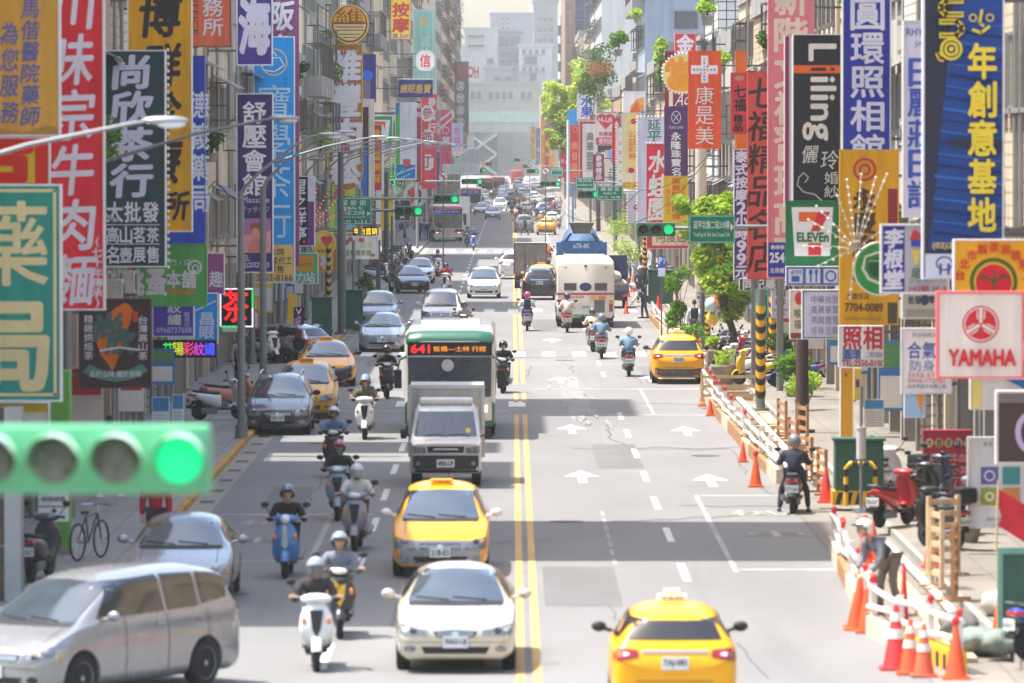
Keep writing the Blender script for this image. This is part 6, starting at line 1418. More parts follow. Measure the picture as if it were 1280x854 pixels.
strip(t, 'windscreen', WSCR, -.85, .85, .02, 1.3, 1.95, .03); mb = MB(); mb.box(-.8, .8, .1, 6.4, .4, .79); mb.build('chassis', BLACK, t)
for s in (-1, 1):
 for yy in (.8, 5): wheel_at(t, s * .85, yy, .42, .28)
# ------------------------------------------------------------------ scooters
def ring_y(y, zc, hw, hh, n=12, p=2.6):
 out = []
 for i in range(n):
  a = 2 * PI * i / n; c, s = math.cos(a), math.sin(a)
  out.append((hw * math.copysign(abs(c) ** (2 / p), c), y, zc + hh * math.copysign(abs(s) ** (2 / p), s)))
 return out
def ring_z(z, yc, hw, hd, n=12, p=2.4):
 out = []
 for i in range(n):
  a = 2 * PI * i / n; c, s = math.cos(a), math.sin(a)
  out.append((hw * math.copysign(abs(c) ** (2 / p), c), yc + hd * math.copysign(abs(s) ** (2 / p), s), z))
 return out
def scooter(label, col, loc, rz=0.0, group='scooters and riders in the road', retro=False, topbox=False, shield=False, panel=None, lit=False, txt='526-KLT', name='motor_scooter'):
 t = thing(name, label, 'scooter', loc, rz, group)
 c2 = panel or M((44, 44, 46), rough=.5)
 for y in (-.62, .6):
  mb = MB(); mt = Matrix.Translation((0, y, .235)) @ Matrix.Rotation(PI / 2, 4, 'Y')
  mb.lathe([(.15, -.05), (.2, -.055), (.235, -.025), (.235, .025), (.2, .055), (.15, .05)], 20, 0, mt)
  w = mb.build('wheel', RUBBER, t, smooth=50)
  mb = MB(); mb.cyl((-.045, y, .235), (.045, y, .235), .06, n=10)
  for i in range(5):
   a = 2 * PI * i / 5; mb.cyl((0, y + .05 * math.cos(a), .235 + .05 * math.sin(a)), (0, y + .155 * math.cos(a), .235 + .155 * math.sin(a)), .018, n=5)
  mb.build('rim', ALU, w)
 mb = MB(); rings = []
 for i in range(9):
  a = rad(150 - 120 * i / 8 + 12); rings.append([(x, -.62 + math.cos(a) * rr_ , .235 + math.sin(a) * rr_) for (x, rr_) in ((-.075, .235), (-.06, .275), (0, .29), (.06, .275), (.075, .235))])
 mb.loft(rings, closed=False, caps=False); mb.build('front_mudguard', col, t, smooth=60)
 mb = MB()
 prof = ((.36, -.52, .12, .06), (.5, -.58, .22, .085), (.66, -.585, .255, .09), (.82, -.54, .23, .09), (.95, -.49, .16, .08), (1.02, -.46, .08, .06)) if not retro else ((.3, -.46, .19, .06), (.45, -.52, .235, .07), (.65, -.54, .235, .075), (.82, -.52, .2, .075), (.95, -.49, .13, .075), (1.02, -.46, .08, .06))
 mb.loft([ring_z(z, y, a, b, 16, 2.2) for z, y, a, b in prof]); mb.build('front_apron', col, t, smooth=60)
 mb = MB(); mb.prism([(-.1, .9), (.1, .9), (.06, .62), (0, .5), (-.06, .62)] if not retro else [(-.03, .95), (.03, .95), (.06, .6), (0, .52), (-.06, .6)], -.685, -.55); mb.build('apron_panel', c2 if not retro else CHROME, t)
 mb = MB(); mb.ell((0, -.46, 1.05), (.235, .13, .085), 14, 8); mb.build('handle_cover', col, t, smooth=60)
 mb = MB()
 if retro: mb.ell((0, -.56, 1.05), (.085, .06, .085), 14, 8)
 else:
  mb.ell((0, -.57, 1.055), (.12, .04, .05), 14, 8)
 hlm = HEADON if lit else LAMPW
 mb.build('headlight', hlm, t, smooth=60)
 for s in (-1, 1):
  mb = MB(); mb.ell((s * .18, -.625, .74), (.035, .03, .06), 8, 6); mb.build('indicator', ORANGEL, t, smooth=60)
  mb = MB(); mb.cyl((s * .2, -.37, 1.075), (s * .37, -.33, 1.06), .021, n=8); mb.build('grip', BLACK, t)
  mb = MB(); mb.tube([(s * .24, -.4, 1.08), (s * .32, -.42, 1.2), (s * .36, -.42, 1.26)], .009, 5); mb.ell((s * .37, -.42, 1.3), (.075, .02, .05), 10, 6); mb.build('mirror', BLACK, t, smooth=50)
  mb = MB(); mb.tube([(s * .05, -.46, .9), (s * .065, -.6, .4), (s * .065, -.62, .235)], .022, 6); mb.build('fork', GREYP, t)
 mb = MB(); mb.tube([(-.3, -.36, 1.07), (-.1, -.42, 1.06), (.1, -.42, 1.06), (.3, -.36, 1.07)], .016, 6); mb.build('handlebar', GREYP, t)
 mb = MB(); mb.bbox(-.17, .17, -.5, .02, .27, .34, .03); mb.build('floorboard', BLACK, t)
 mb = MB(); mb.loft([ring_y(y, z, a, b, 14) for y, z, a, b in ((-.02, .5, .13, .2), (.08, .52, .18, .2), (.35, .58, .2, .17), (.6, .65, .17, .12), (.82, .71, .1, .07), (.9, .73, .04, .03))]); mb.build('rear_body', col, t, smooth=60)
 mb = MB(); mb.loft([ring_y(y, z, a, b, 14, 3) for y, z, a, b in ((.0, .74, .1, .03), (.06, .745, .14, .045), (.3, .745, .15, .05), (.42, .76, .14, .055), (.7, .8, .12, .045), (.78, .8, .07, .03))]); mb.build('seat', BLACK, t, smooth=60)
 mb = MB(); mb.bbox(-.13, .13, .74, .9, .655, .74, .03); mb.build('tail_light', REDL, t)
 mb = MB(); mb.loft([ring_y(y, z, a, b, 8) for y, z, a, b in ((.55, .5, .09, .05), (.8, .5, .11, .05), (.92, .36, .1, .03))]); mb.build('rear_mudguard', BLACK, t)
 mb = MB(); mb.box(-.14, .14, .925, .937, .46, .62); p = mb.build('number_plate', PLATE, t)
 flat_text(p, txt, -.12, .5, .12, .57, .94, PTXT, back=True)
 mb = MB(); mb.bbox(.07, .15, .15, .55, .2, .36, .03); mb.bbox(-.15, -.06, .1, .6, .18, .34, .03); mb.build('engine', GREYP, t)
 mb = MB(); mb.tube([(.16, .2, .3), (.19, .45, .3), (.2, .9, .38)], [.03, .055, .055], 8); mb.build('exhaust', GREYP, t, smooth=50)
 mb = MB(); mb.tube([(-.1, .78, .84), (-.1, .92, .86), (.1, .92, .86), (.1, .78, .84)], .014, 6); mb.build('grab_rail', GREYP, t)
 if topbox: mb = MB(); mb.bbox(-.2, .2, .68, 1.05, .88, 1.18, .07); mb.build('top_box', BLACK, t, smooth=40)
 if shield:
  mb = MB(); rg_ = []
  for i in range(5): z = 1.08 + .09 * i; rg_.append([(x, -.5 + .05 * i - .16 * (1 - (x / .28) ** 2) * .5, z) for x in (-.24 + .02 * i, -.12, 0, .12, .24 - .02 * i)])
  mb.loft(rg_, closed=False, caps=False); mb.build('wind_shield', SMOKE, t, smooth=60)
 return t
# ------------------------------------------------------------------ people
_sk = {}
def skin_mesh(key, pts, edges, root, grow=0.0):
 """continuous tapering surface over a skeleton. pts {name: (x,y,z,r)}"""
 if key in _sk: return _sk[key]
 names = list(pts); ix = {n: i for i, n in enumerate(names)}
 me = bpy.data.meshes.new('figure'); me.from_pydata([pts[n][:3] for n in names], [(ix[a], ix[b]) for a, b in edges], [])
 o = bpy.data.objects.new('figure', me); COL.objects.link(o)
 md = o.modifiers.new('s', 'SKIN'); md.use_smooth_shade = True; md.branch_smoothing = .6
 for n in names:
  r = pts[n][3] + grow; sv = me.skin_vertices[0].data[ix[n]]
  sv.radius = (r, r * (pts[n][4] if len(pts[n]) > 4 else 1)); sv.use_root = n == root
 s = o.modifiers.new('d', 'SUBSURF'); s.levels = 1; s.render_levels = 1
 evaluated(o); r = o.data; bpy.data.objects.remove(o); bpy.data.meshes.remove(me)
 _sk[key] = r
 return r
def P_ride(lean=0.0):
 p = {'pel': (0, .14, .80, .135, 1.1), 'sp': (0, .11, 1.0, .14), 'ch': (0, .04 - lean, 1.19, .155), 'nk': (0, .0 - lean * 1.3, 1.33, .06), 'hd': (0, -.02 - lean * 1.4, 1.385, .05)}
 for s, n in ((1, 'r'), (-1, 'l')):
  p.update({'sh' + n: (s * .19, .03 - lean, 1.265, .075), 'el' + n: (s * .3, -.06 - lean * .6, 1.01, .045), 'wr' + n: (s * .335, -.27, 1.07, .03), 'hp' + n: (s * .09, .08, .79, .095), 'kn' + n: (s * .17, -.3, .66, .062), 'an' + n: (s * .15, -.22, .39, .042), 'to' + n: (s * .16, -.38, .375, .036)})
 return p
def P_stand(step=.0, bend=0.0, arm=0.0, raise_=0.0):
 up = lambda y, z: (y - bend * math.sin(1) * (z - .93), .93 + (z - .93) * (1 - .35 * bend))
 def q(x, y, z, r, *a):
  yy, zz = up(y, z); return (x, yy, zz, r, *a)
 p = {'pel': (0, 0, .93, .13, 1.15), 'sp': q(0, .0, 1.12, .12), 'ch': q(0, 0, 1.3, .135), 'nk': q(0, -.01, 1.45, .055), 'hd': q(0, -.03, 1.54, .05)}
 for s, n in ((1, 'r'), (-1, 'l')):
  st = step * s
  x0, y0, z0, r0 = q(s * .19, 0, 1.37, .068)
  p['sh' + n] = (x0, y0, z0, r0)
  p['el' + n] = (x0 + s * .05, y0 + .06 - st * .3 - arm * .5 - raise_ * .1, z0 - .27 + raise_ * .12, .045)
  p['wr' + n] = (x0 + s * (.05 - raise_ * .08), y0 - .04 - st * .5 - arm * 1.1 - raise_ * .28, z0 - .5 + arm * .1 + raise_ * .52, .031)
  p['hp' + n] = (s * .09, 0, .89, .095); p['kn' + n] = (s * .1, -.05 + st * .35, .5, .06); p['an' + n] = (s * .1, .02 + st * .75, .085 + max(0, st) * .12, .042); p['to' + n] = (s * .11, -.13 + st * .75, .04 + max(0, st) * .05, .036)
 return p
POSES = {'ride': P_ride(), 'ride2': P_ride(.06), 'walk': P_stand(.42), 'walk2': P_stand(-.36), 'stand': P_stand(0.03), 'bend': P_stand(.15, 1.0, .12), 'hold': P_stand(.04, .12, .0, .55), 'straddle': P_ride()}
_strd = dict(P_ride())
for s, n in ((1, 'r'), (-1, 'l')):
 _strd['kn' + n] = (s * .26, -.05, .48, .062); _strd['an' + n] = (s * .3, .02, .09, .042); _strd['to' + n] = (s * .32, -.13, .045, .036)
POSES['straddle'] = _strd
E_T = [('pel', 'sp'), ('sp', 'ch'), ('ch', 'nk')]; E_H = [('nk', 'hd')]
E_A = lambda full: [e for n in 'rl' for e in ([('ch', 'sh' + n), ('sh' + n, 'el' + n)] + ([('el' + n, 'wr' + n)] if full else []))]
E_L = lambda full: [e for n in 'rl' for e in ([('pel', 'hp' + n), ('hp' + n, 'kn' + n)] + ([('kn' + n, 'an' + n)] if full else []))]
SKINM = M((200, 150, 122), rough=.6, noise=.06); HAIRM = M((30, 26, 24), rough=.7); LIPM = M((150, 84, 76), rough=.6, noise=0)
def head_and_hands(p, yaw=0.0, tilt=0.0):
 mb = MB()
 hx, hy, hz = p['hd'][:3]; cz = hz + .09; cy_ = hy - .02
 mt = Matrix.Translation((hx, cy_, cz)) @ Matrix.Rotation(yaw, 4, 'Z') @ Matrix.Rotation(tilt, 4, 'X')
 h = MB(); h.ell((0, 0, 0), (.077, .098, .115), 14, 10)
 h.v = [(x * (1 if z > -.03 else 1 - .35 * (-.03 - z) / .08), y - (.015 if z < -.05 and y < 0 else 0), z) for x, y, z in h.v]
 mb.add(h.v, h.f, 0, mt)
 mb.add([(-.014, -.09, -.03), (.014, -.09, -.03), (0, -.122, -.026), (0, -.094, .022)], [(0, 2, 1), (0, 3, 2), (2, 3, 1)], 0, mt)
 for s in (-1, 1):
  mb.ell((s * .031, -.088, .012), (.014, .008, .008), 8, 5, 1, mt); mb.ell((s * .079, .005, -.005), (.012, .022, .032), 8, 5, 0, mt)
  mb.add([(s * .015, -.097, .034), (s * .048, -.088, .036), (s * .048, -.089, .041), (s * .015, -.098, .04)], [(0, 1, 2, 3), (3, 2, 1, 0)], 1, mt)
 mb.add([(-.024, -.096, -.058), (.024, -.096, -.058), (.018, -.1, -.067), (-.018, -.1, -.067)], [(0, 1, 2, 3), (3, 2, 1, 0)], 2, mt)
 for n, s in (('r', 1), ('l', -1)):
  w = Vector(p['wr' + n][:3]); e = Vector(p['el' + n][:3]); d = (w - e).normalized(); side = Vector((s, 0, 0)); side = (side - d * side.dot(d)).normalized(); dn = d.cross(side) * (1 if s > 0 else -1)
  if dn.z > 0: dn = -dn
  mb.loft([[w + d * a + side * (b * hw) + dn * (c * th) for b, c in ((-1, -1), (1, -1), (1, 1), (-1, 1))] for a, hw, th in ((-.01, .024, .02), (.04, .04, .016), (.085, .042, .014))], 0)
  for i, (o_, L) in enumerate(((-.032, .062), (-.011, .072), (.011, .068), (.032, .052))):
   b = w + d * .08 + side * o_; mb.tube([b, b + d * L * .5 + dn * .006, b + d * L * .75 + dn * .03, b + d * L * .6 + dn * .05], [.0095, .0092, .0085, .007], 5)
  b = w + d * .025 - side * .036; mb.tube([b, b - side * .022 + d * .022 + dn * .008, b - side * .02 + d * .05 + dn * .02], [.012, .0105, .0085], 5)
 return mb
def person(label, pose, loc, rz, shirt, trousers, helmet=None, hair=True, short_sleeve=False, shorts=False, group=None, visor=None, vest=None, cap=None, bag=None, mask=None, yaw=0.0, tilt=0.0, shoes=(40, 38, 38), scale=None, skirt=False, hat=None):
 p = POSES[pose]; t = thing('person', label, 'person', loc, rz, group)
 def part(nm, me, m, par=None):
  me = me.copy(); me.materials.clear(); me.materials.append(m)
  o = bpy.data.objects.new(nm, me); COL.objects.link(o); o.parent = par or t; return o
 key = ('body', pose, yaw, tilt)
 if key not in _sk:
  b = skin_mesh(('bare', pose), {k: (*v[:3], v[3] * (.7 if k[:2] in ('sh', 'ch', 'sp') else .82), *v[4:]) for k, v in p.items()}, E_T + E_H + E_A(True) + E_L(True) + [('an' + n, 'to' + n) for n in 'rl'], 'pel')
  mb = head_and_hands(p, yaw, tilt)
  n0 = len(mb.v)
  mb.add([q.co[:] for q in b.vertices], [list(f.vertices) for f in b.polygons], 0)
  _sk[key] = mb.mesh('body', [SKINM, BLACK, LIPM], smooth=70)
 o = bpy.data.objects.new('body', _sk[key]); COL.objects.link(o); o.parent = t
 ms = M(shirt, rough=.85, noise=.14, scale=6); mtr = M(trousers, rough=.85, noise=.14, scale=6)
 part('shirt', skin_mesh(('shirt', pose, short_sleeve), {k: v for k, v in p.items() if any(k in e for e in E_T + E_A(not short_sleeve)) and k != 'nk'} | {'nk': (*p['nk'][:2], p['nk'][2] - .015, .07)}, E_T + E_A(not short_sleeve), 'pel', .026), ms)
 part('trousers', skin_mesh(('trousers', pose, shorts), {k: v for k, v in p.items() if any(k in e for e in E_L(not shorts))}, E_L(not shorts), 'pel', .014), mtr)
 for n in 'rl':
  a, b = Vector(p['an' + n][:3]), Vector(p['to' + n][:3]); mb = MB(); d = (b - a); d.z = 0; d.normalize(); sd = Vector((-d.y, d.x, 0)); zb = min(a.z, b.z) - .045; m0 = Vector((a.x, a.y, 0))
  rings = []
  for f, hw, h in ((-.07, .03, .06), (-.04, .042, .1), (.05, .045, .1), (.12, .048, .07), (.19, .04, .05), (.22, .02, .03)):
   c = m0 + d * f; rings.append([c + sd * hw + Vector((0, 0, zb)), c + sd * hw * .9 + Vector((0, 0, zb + h * .7)), c + Vector((0, 0, zb + h)), c - sd * hw * .9 + Vector((0, 0, zb + h * .7)), c - sd * hw + Vector((0, 0, zb))])
  mb.loft(rings); mb.build('shoe', M(shoes, rough=.6), t, smooth=50)
 hx, hy, hz = p['hd'][:3]; C = (hx, hy - .02, hz + .09)
 mt = Matrix.Translation(C) @ Matrix.Rotation(yaw, 4, 'Z') @ Matrix.Rotation(tilt, 4, 'X')
 def shell(r, cut, nm, m, z0=-.55, bump=0):
  h = MB(); h.ell((0, .008, .012), r, 18, 12, 0, None, z0)
  keep = []
  for f in h.f[:-1]:
   c = [sum(h.v[i][k] for i in f) / len(f) for k in range(3)]
   if not (c[1] < cut[0] and c[2] < cut[1]): keep.append(f)
  h.f = keep; h.m = [0] * len(keep); h.v = [tuple(mt @ Vector(q)) for q in h.v]
  return h.build(nm, m, t, smooth=60)
 if helmet:
  hm = M(helmet, rough=.25, noise=.04, coat=.8)
  o = shell((.14, .158, .16), (-.05, .035), 'helmet', hm)
  if visor: 
   h = MB(); rg_ = [[(.13 * math.cos(a), .005 + .16 * math.sin(a), z) for a in [PI + PI * (j + 1) / 10 for j in range(9)]] for z in (-.09, -.02, .05)]
   h.loft(rg_, closed=False, caps=False); h.v = [tuple(mt @ Vector(q)) for q in h.v]; h.build('visor', M(visor, rough=.08, noise=0, coat=1), o, smooth=60)
  else:
   h = MB(); h.prism([(-.11, .05), (.11, .05), (.09, .075), (-.09, .075)], -.185, -.1); h.v = [tuple(mt @ Vector(q)) for q in h.v]; h.build('peak', BLACK, o)
  h = MB(); h.tube([(.1, -.01, -.04), (.06, -.05, -.12), (0, -.06, -.135), (-.06, -.05, -.12), (-.1, -.01, -.04)], .007, 5); h.v = [tuple(mt @ Vector(q)) for q in h.v]; h.build('chin_strap', BLACK, o)
 elif cap:
  o = shell((.09, .108, .118), (-9, .0), 'cap', M(cap, rough=.8), .05)
  h = MB(); h.prism([(-.07, .035), (.07, .035), (.05, .05), (-.05, .05)], -.19, -.08); h.v = [tuple(mt @ Vector(q)) for q in h.v]; h.build('peak', M(cap, rough=.8), o)
 elif hair: shell((.088, .106, .122), (-.03, .045), 'hair', HAIRM, -.45)
 if hat:
  h = MB(); h.lathe([(.2, .03), (.11, .05), (.1, .12), (.05, .15)], 18); h.v = [tuple(mt @ Vector(q)) for q in h.v]; h.build('sun_hat', M(hat, rough=.8), t, smooth=50)
 if mask:
  h = MB(); h.loft([[(.062 * math.cos(a), -.02 + .1 * math.sin(a), z) for a in [PI + PI * (j + 1) / 8 for j in range(7)]] for z in (-.095, -.06, -.012)], closed=False, caps=False); h.v = [tuple(mt @ Vector(q)) for q in h.v]; h.build('face_mask', M(mask, rough=.8), t, smooth=60)
 if vest: part('vest', skin_mesh(('vest', pose), {k: (*v[:3], v[3] + .012, *v[4:]) for k, v in p.items() if k in ('pel', 'sp', 'ch', 'shr', 'shl')}, [('pel', 'sp'), ('sp', 'ch'), ('ch', 'shr'), ('ch', 'shl')], 'pel', .012), M(vest, rough=.8))
 if bag:
  c = Vector(p['ch'][:3]) + Vector((0, .2, -.06)); mb = MB(); mb.bbox(c.x - .15, c.x + .15, c.y - .04, c.y + .12, c.z - .22, c.z + .2, .05); mb.build('backpack', M(bag, rough=.8), t, smooth=40)
 if scale: t.scale = (scale,) * 3
 return t
GR1 = 'scooters and riders in the road'; GR2 = 'riders on scooters'
def SP(rgb): return M(rgb, rough=.3, noise=.05, coat=.6)
WS, SS, KS, BS, RS = SP((226, 226, 222)), SP((132, 136, 142)), SP((34, 34, 38)), SP((58, 120, 176)), SP((190, 30, 40))
def rider(px, py, rz, scol, slabel, plabel, shirt, trousers, helmet, pose='ride', back=None, X=None, **kw):
 Y = YG(py) + .6; x = X if X is not None else (px - 640) / KK(Y)
 sk = {k: kw.pop(k) for k in ('retro', 'topbox', 'shield', 'panel', 'lit', 'txt') if k in kw}
 s = scooter(slabel, scol, (x, Y, 0.0), rz, GR1, **sk)
 person(plabel, pose, (x, Y, 0.0), rz, shirt, trousers, helmet=helmet, group=GR2, **kw)
 if back:
  o = Matrix.Rotation(rz, 4, 'Z') @ Vector((0, .36, .05))
  person(back[0], 'ride', (x + o.x, Y + o.y, .05), rz, back[1], back[2], helmet=back[3], group=GR2)
 return s
rider(394, 841, rad(3), WS, 'white scooter leading at the front of the riders', 'rider in a dark jacket and silver helmet on the leading white scooter', (52, 44, 48), (150, 156, 168), (150, 154, 158), lit=False, visor=(70, 74, 80), short_sleeve=False, shorts=True, txt='981-MCQ')
rider(424, 800, rad(2), KS, 'dark scooter with a yellow panel just behind the leading white scooter', 'rider in a grey checked shirt with a strap behind the leading scooter', (120, 124, 136), (128, 112, 94), (140, 146, 156), txt='KFD-307', panel=SP((226, 176, 30)))
rider(359, 724, rad(-2), BS, 'sky blue retro scooter alone near the kerb lane', 'rider in a black jacket over violet on the sky blue scooter', (30, 28, 32), (40, 40, 46), (90, 104, 120), retro=True, panel=CHROME, txt='MGB-118')
rider(446, 690, rad(-3), SS, 'silver scooter beside the front of the yellow taxi', 'rider in a white tee shirt with a clear round visor', (220, 216, 214), (110, 90, 80), (196, 196, 198), short_sleeve=True, shorts=True, visor=(150, 156, 160), panel=KS, txt='755-NPL')
rider(424, 652, rad(-2), SP((120, 140, 156)), 'grey blue scooter behind the silver one', 'rider in dark olive with a pink helmet and green mask', (42, 44, 36), (60, 58, 52), (160, 90, 110), mask=(60, 160, 120), txt='GWX-562')
rider(417, 598, rad(0), KS, 'black scooter carrying a pale bag in front of its rider', 'rider in a blue open shirt with a white helmet', (116, 140, 176), (90, 90, 110), (206, 206, 214), txt='LCA-229')
rider(456, 550, rad(0), WS, 'white scooter with two people beside the box truck', 'rider in a camouflage jacket and mirrored visor with a passenger behind', (92, 88, 60), (190, 160, 80), (120, 122, 126), back=('passenger with a shiny blue helmet behind the camouflage jacket', (70, 80, 70), (180, 160, 90), (96, 140, 190)), txt='120-JEE')
rider(483, 499, rad(4), KS, 'black scooter beside the left flank of the green city bus', 'rider all in black on a black scooter beside the bus', (26, 26, 28), (28, 28, 32), (30, 30, 32), mask=(30, 30, 34), lit=False, txt='MPR-808')
rider(558, 368, rad(-8), WS, 'white scooter ridden in a red jacket', 'rider in a bright red jacket', (206, 36, 48), (40, 38, 44), (40, 36, 36), txt='EPA-9031')
rider(547, 346, rad(5), WS, 'white scooter ridden in violet behind the red jacket', 'rider in a violet jacket', (120, 70, 150), (70, 70, 80), (36, 34, 40), txt='LZB-333')
rider(586, 428, rad(0), KS, 'dark scooter hidden behind the green city bus', 'rider in beige looking over the roof of the green city bus', (190, 176, 160), (80, 78, 76), (150, 130, 100), X=-1.9)
rider(584, 309, rad(0), SP((80, 84, 90)), 'grey scooter passing the bus at the far shady kerb', 'rider in grey passing the bus at the far kerb', (110, 116, 124), (50, 52, 60), (70, 80, 96))
rider(628, 492, rad(-3), KS, 'dark scooter squeezed between the green bus and the yellow lines', 'rider in black squeezed between the green bus and the yellow lines', (30, 30, 34), (34, 34, 38), (34, 34, 38), X=-.27)
rider(659, 414, PI, SP((60, 110, 200)), 'blue scooter ridden away with a pink helmet', 'rider with a pink helmet and navy backpack', (214, 214, 220), (110, 110, 120), (214, 50, 120), bag=(40, 44, 70), txt='612-LMS')
rider(709, 416, PI, RS, 'red scooter following the white bus', 'rider in a cream jacket following the white bus', (222, 214, 202), (206, 196, 184), (44, 44, 46), txt='K9T-886')
rider(741, 440, PI + .03, KS, 'black scooter ahead of the blue shirt', 'rider in a peach blouse ahead of the blue shirt', (226, 200, 176), (190, 180, 170), (60, 64, 60), txt='770-GKH')
rider(752, 449, PI, SP((110, 50, 56)), 'dark red scooter ridden in a blue shirt', 'rider in a blue shirt with a steel blue helmet', (118, 144, 172), (170, 176, 186), (110, 130, 150), txt='926-PKS')
rider(786, 471, PI, KS, 'black scooter ridden with a white helmet', 'rider in a light blue shirt and shorts with a white helmet', (116, 150, 180), (70, 84, 110), (234, 234, 236), short_sleeve=True, shorts=True, txt='MNE-751')
rider(993, 643, PI - .1, KS, 'black scooter stopped in the gap of the barrier', 'person in navy astride the stopped scooter in the barrier gap', (40, 44, 66), (40, 42, 58), (120, 122, 126), pose='straddle', txt='CY7-265', shoes=(40, 40, 46))
rider(610, 289 + 24, rad(0), SP((70, 110, 190)), 'bright blue scooter on the far shady side', 'rider in navy on the bright blue far scooter', (50, 60, 100), (50, 50, 60), (50, 50, 60), X=-2.9)
rider(685, 334, PI, SP((206, 84, 40)), 'orange scooter between the grey box truck and the mixer', 'rider in an orange safety vest beside the mixer', (226, 110, 50), (70, 72, 84), (228, 228, 226))
rider(680, 343, PI, KS, 'black scooter close behind the orange vest', 'rider in grey close behind the orange vest', (150, 156, 170), (60, 60, 70), (60, 64, 70), X=1.75)
# the swarm of riders in the far lanes
rg = random.Random(21)
far = [(646, 283), (649, 275), (654, 272), (660, 268), (668, 266), (676, 285), (681, 279), (686, 272), (692, 268), (697, 278), (699, 286), (640, 268), (647, 262), (655, 258), (641, 254), (700, 262), (690, 256), (665, 252), (587, 268), (596, 256), (592, 248)]
shirts = [((206, 50, 60), 'red'), ((40, 44, 60), 'navy'), ((226, 222, 214), 'white'), ((80, 120, 170), 'blue'), ((60, 60, 62), 'charcoal'), ((226, 150, 60), 'orange'), ((110, 140, 100), 'green'), ((170, 140, 180), 'lilac')]
hel = [((230, 230, 230), 'white'), ((40, 40, 44), 'black'), ((190, 40, 50), 'red'), ((70, 100, 160), 'blue'), ((220, 170, 60), 'yellow')]
where = ['beside the silver off-roader', 'in the far crossing', 'before the far queue of cars', 'near the sunny kerb of the far crossing']
used = set()
for i, (px, py) in enumerate(far):
 j = i; 
 sc_, sn = shirts[i % 8]; hc, hn = hel[(i * 3 + i // 8) % 5]
 pos = 'by the far crossing' if py > 270 else ('in the middle of the far swarm' if py > 258 else 'at the head of the far swarm')
 away = px > 630
 rider(px, py, PI if away else 0, [WS, KS, SS, BS, RS][i % 5], '%s scooter under the %s shirt and %s helmet %s' % (['white', 'black', 'silver', 'blue', 'red'][i % 5], sn, hn, pos), 'far rider in a %s shirt and %s helmet %s%s' % (sn, hn, pos if away else 'in the shady lane', ''), sc_, (60, 60, 70), hc)
# parked scooters
pk = [
 (8.05, 106.5, 205, KS, 'black scooter with a round top box parked by the coloured board', dict(topbox=True)), (7.55, 112.5, 150, RS, 'dark red scooter parked by the red menu board', dict(topbox=False)), (8.25, 115, 160, KS, 'black scooter parked behind the dark red one', {}),
 (8.05, 83.2, 120, SP((40, 80, 190)), 'blue scooter cut by the frame at the barrier end', {}),
 (7.75, 180, -120, SP((230, 190, 40)), 'yellow and white scooter by the stone planter', dict(panel=WS)), (7.7, 186, -115, WS, 'white scooter behind the yellow and white one', {}), (8.3, 184, -120, SP((214, 190, 196)), 'pale pink scooter under the tree', {}), (7.6, 193, -125, SS, 'grey scooter tilted at the planters', {}), (8.2, 192, -120, RS, 'red scooter under the tree', {}), (8.7, 189, -110, KS, 'black scooter with a helmet on its mirror', {}), (7.9, 200, -120, SP((90, 100, 130)), 'slate scooter behind the planters', {}), (8.6, 199, -120, WS, 'white scooter farthest under the tree', {}), (8.9, 178, -110, SP((60, 100, 190)), 'blue scooter by the striped pole', {}),
 (8.7, 110, 150, SS, 'silver scooter squeezed between the black one and the coloured board', {}), (8.75, 118, 155, SP((60, 64, 90)), 'slate blue scooter by the left edge of the red menu board', dict(topbox=True)), (7.9, 121, 160, WS, 'white scooter behind the green cabinet', {}),
 (7.35, 183, -118, WS, 'white scooter nearest the kerb by the planters', dict(panel=RS)), (7.4, 189, -122, KS, 'black scooter nearest the kerb by the planters', {}), (7.45, 196, -120, SP((150, 170, 190)), 'pale blue scooter nearest the kerb behind the planters', {}), (8.1, 196, -118, SP((120, 40, 50)), 'maroon scooter under the tree', {}), (8.6, 186, -112, WS, 'white scooter with its seat in the tree shade', {}),
 (-8.2, 98.6, 170, SP((80, 82, 86)), 'grey scooter with a yellow plate by the marble pillar', {}), (-8.1, 157, 120, WS, 'white and red scooter parked before the tiled wall', dict(panel=RS)), (-8.0, 161, 118, SP((210, 140, 120)), 'salmon scooter behind the white and red one', {}), (-8.6, 199, 30, WS, 'white scooter facing out beside the leaning man', {}), (-7.25, 207, 15, KS, 'black scooter with a yellow flag behind it', {})]
_ps = {}
for (x, y, a, c, lb, kw) in pk: scooter(lb, c, (x, y, .14), rad(a), 'parked scooters', **kw)
row = [('white', WS), ('blue', SP((50, 80, 150))), ('black', KS), ('red', RS), ('silver', SS), ('navy', SP((40, 50, 84))), ('cream', SP((220, 210, 190))), ('green', SP((60, 110, 80))), ('maroon', SP((110, 40, 50))), ('grey', SP((110, 112, 116)))]
base0 = None
for i, (n, c) in enumerate(row):
 lb = '%s scooter in the dense row parked on the shady pavement behind the garden sign' % n
 x, y = -7.5 - .15 * (i % 2), 318 + i * 8.5
 if base0 is None: base0 = scooter(lb, c, (x, y, .14), rad(75), 'dense row of parked scooters')
 else: dup(base0, (x, y, .14), rad(75 + (i * 37) % 21 - 10), lb, swap={'front_apron': c, 'front_mudguard': c, 'rear_body': c, 'handle_cover': c})
row2 = [('white', WS), ('black', KS), ('teal', SP((60, 130, 130))), ('silver', SS), ('red', RS), ('blue', BS)]
for i, (n, c) in enumerate(row2):
 dup(base0, (8.1 + .3 * (i % 2), 300 + i * 7, .14), rad(-100 + (i * 29) % 25), '%s scooter parked on the sunny pavement beyond the mixer' % n, swap={'front_apron': c, 'front_mudguard': c, 'rear_body': c, 'handle_cover': c})
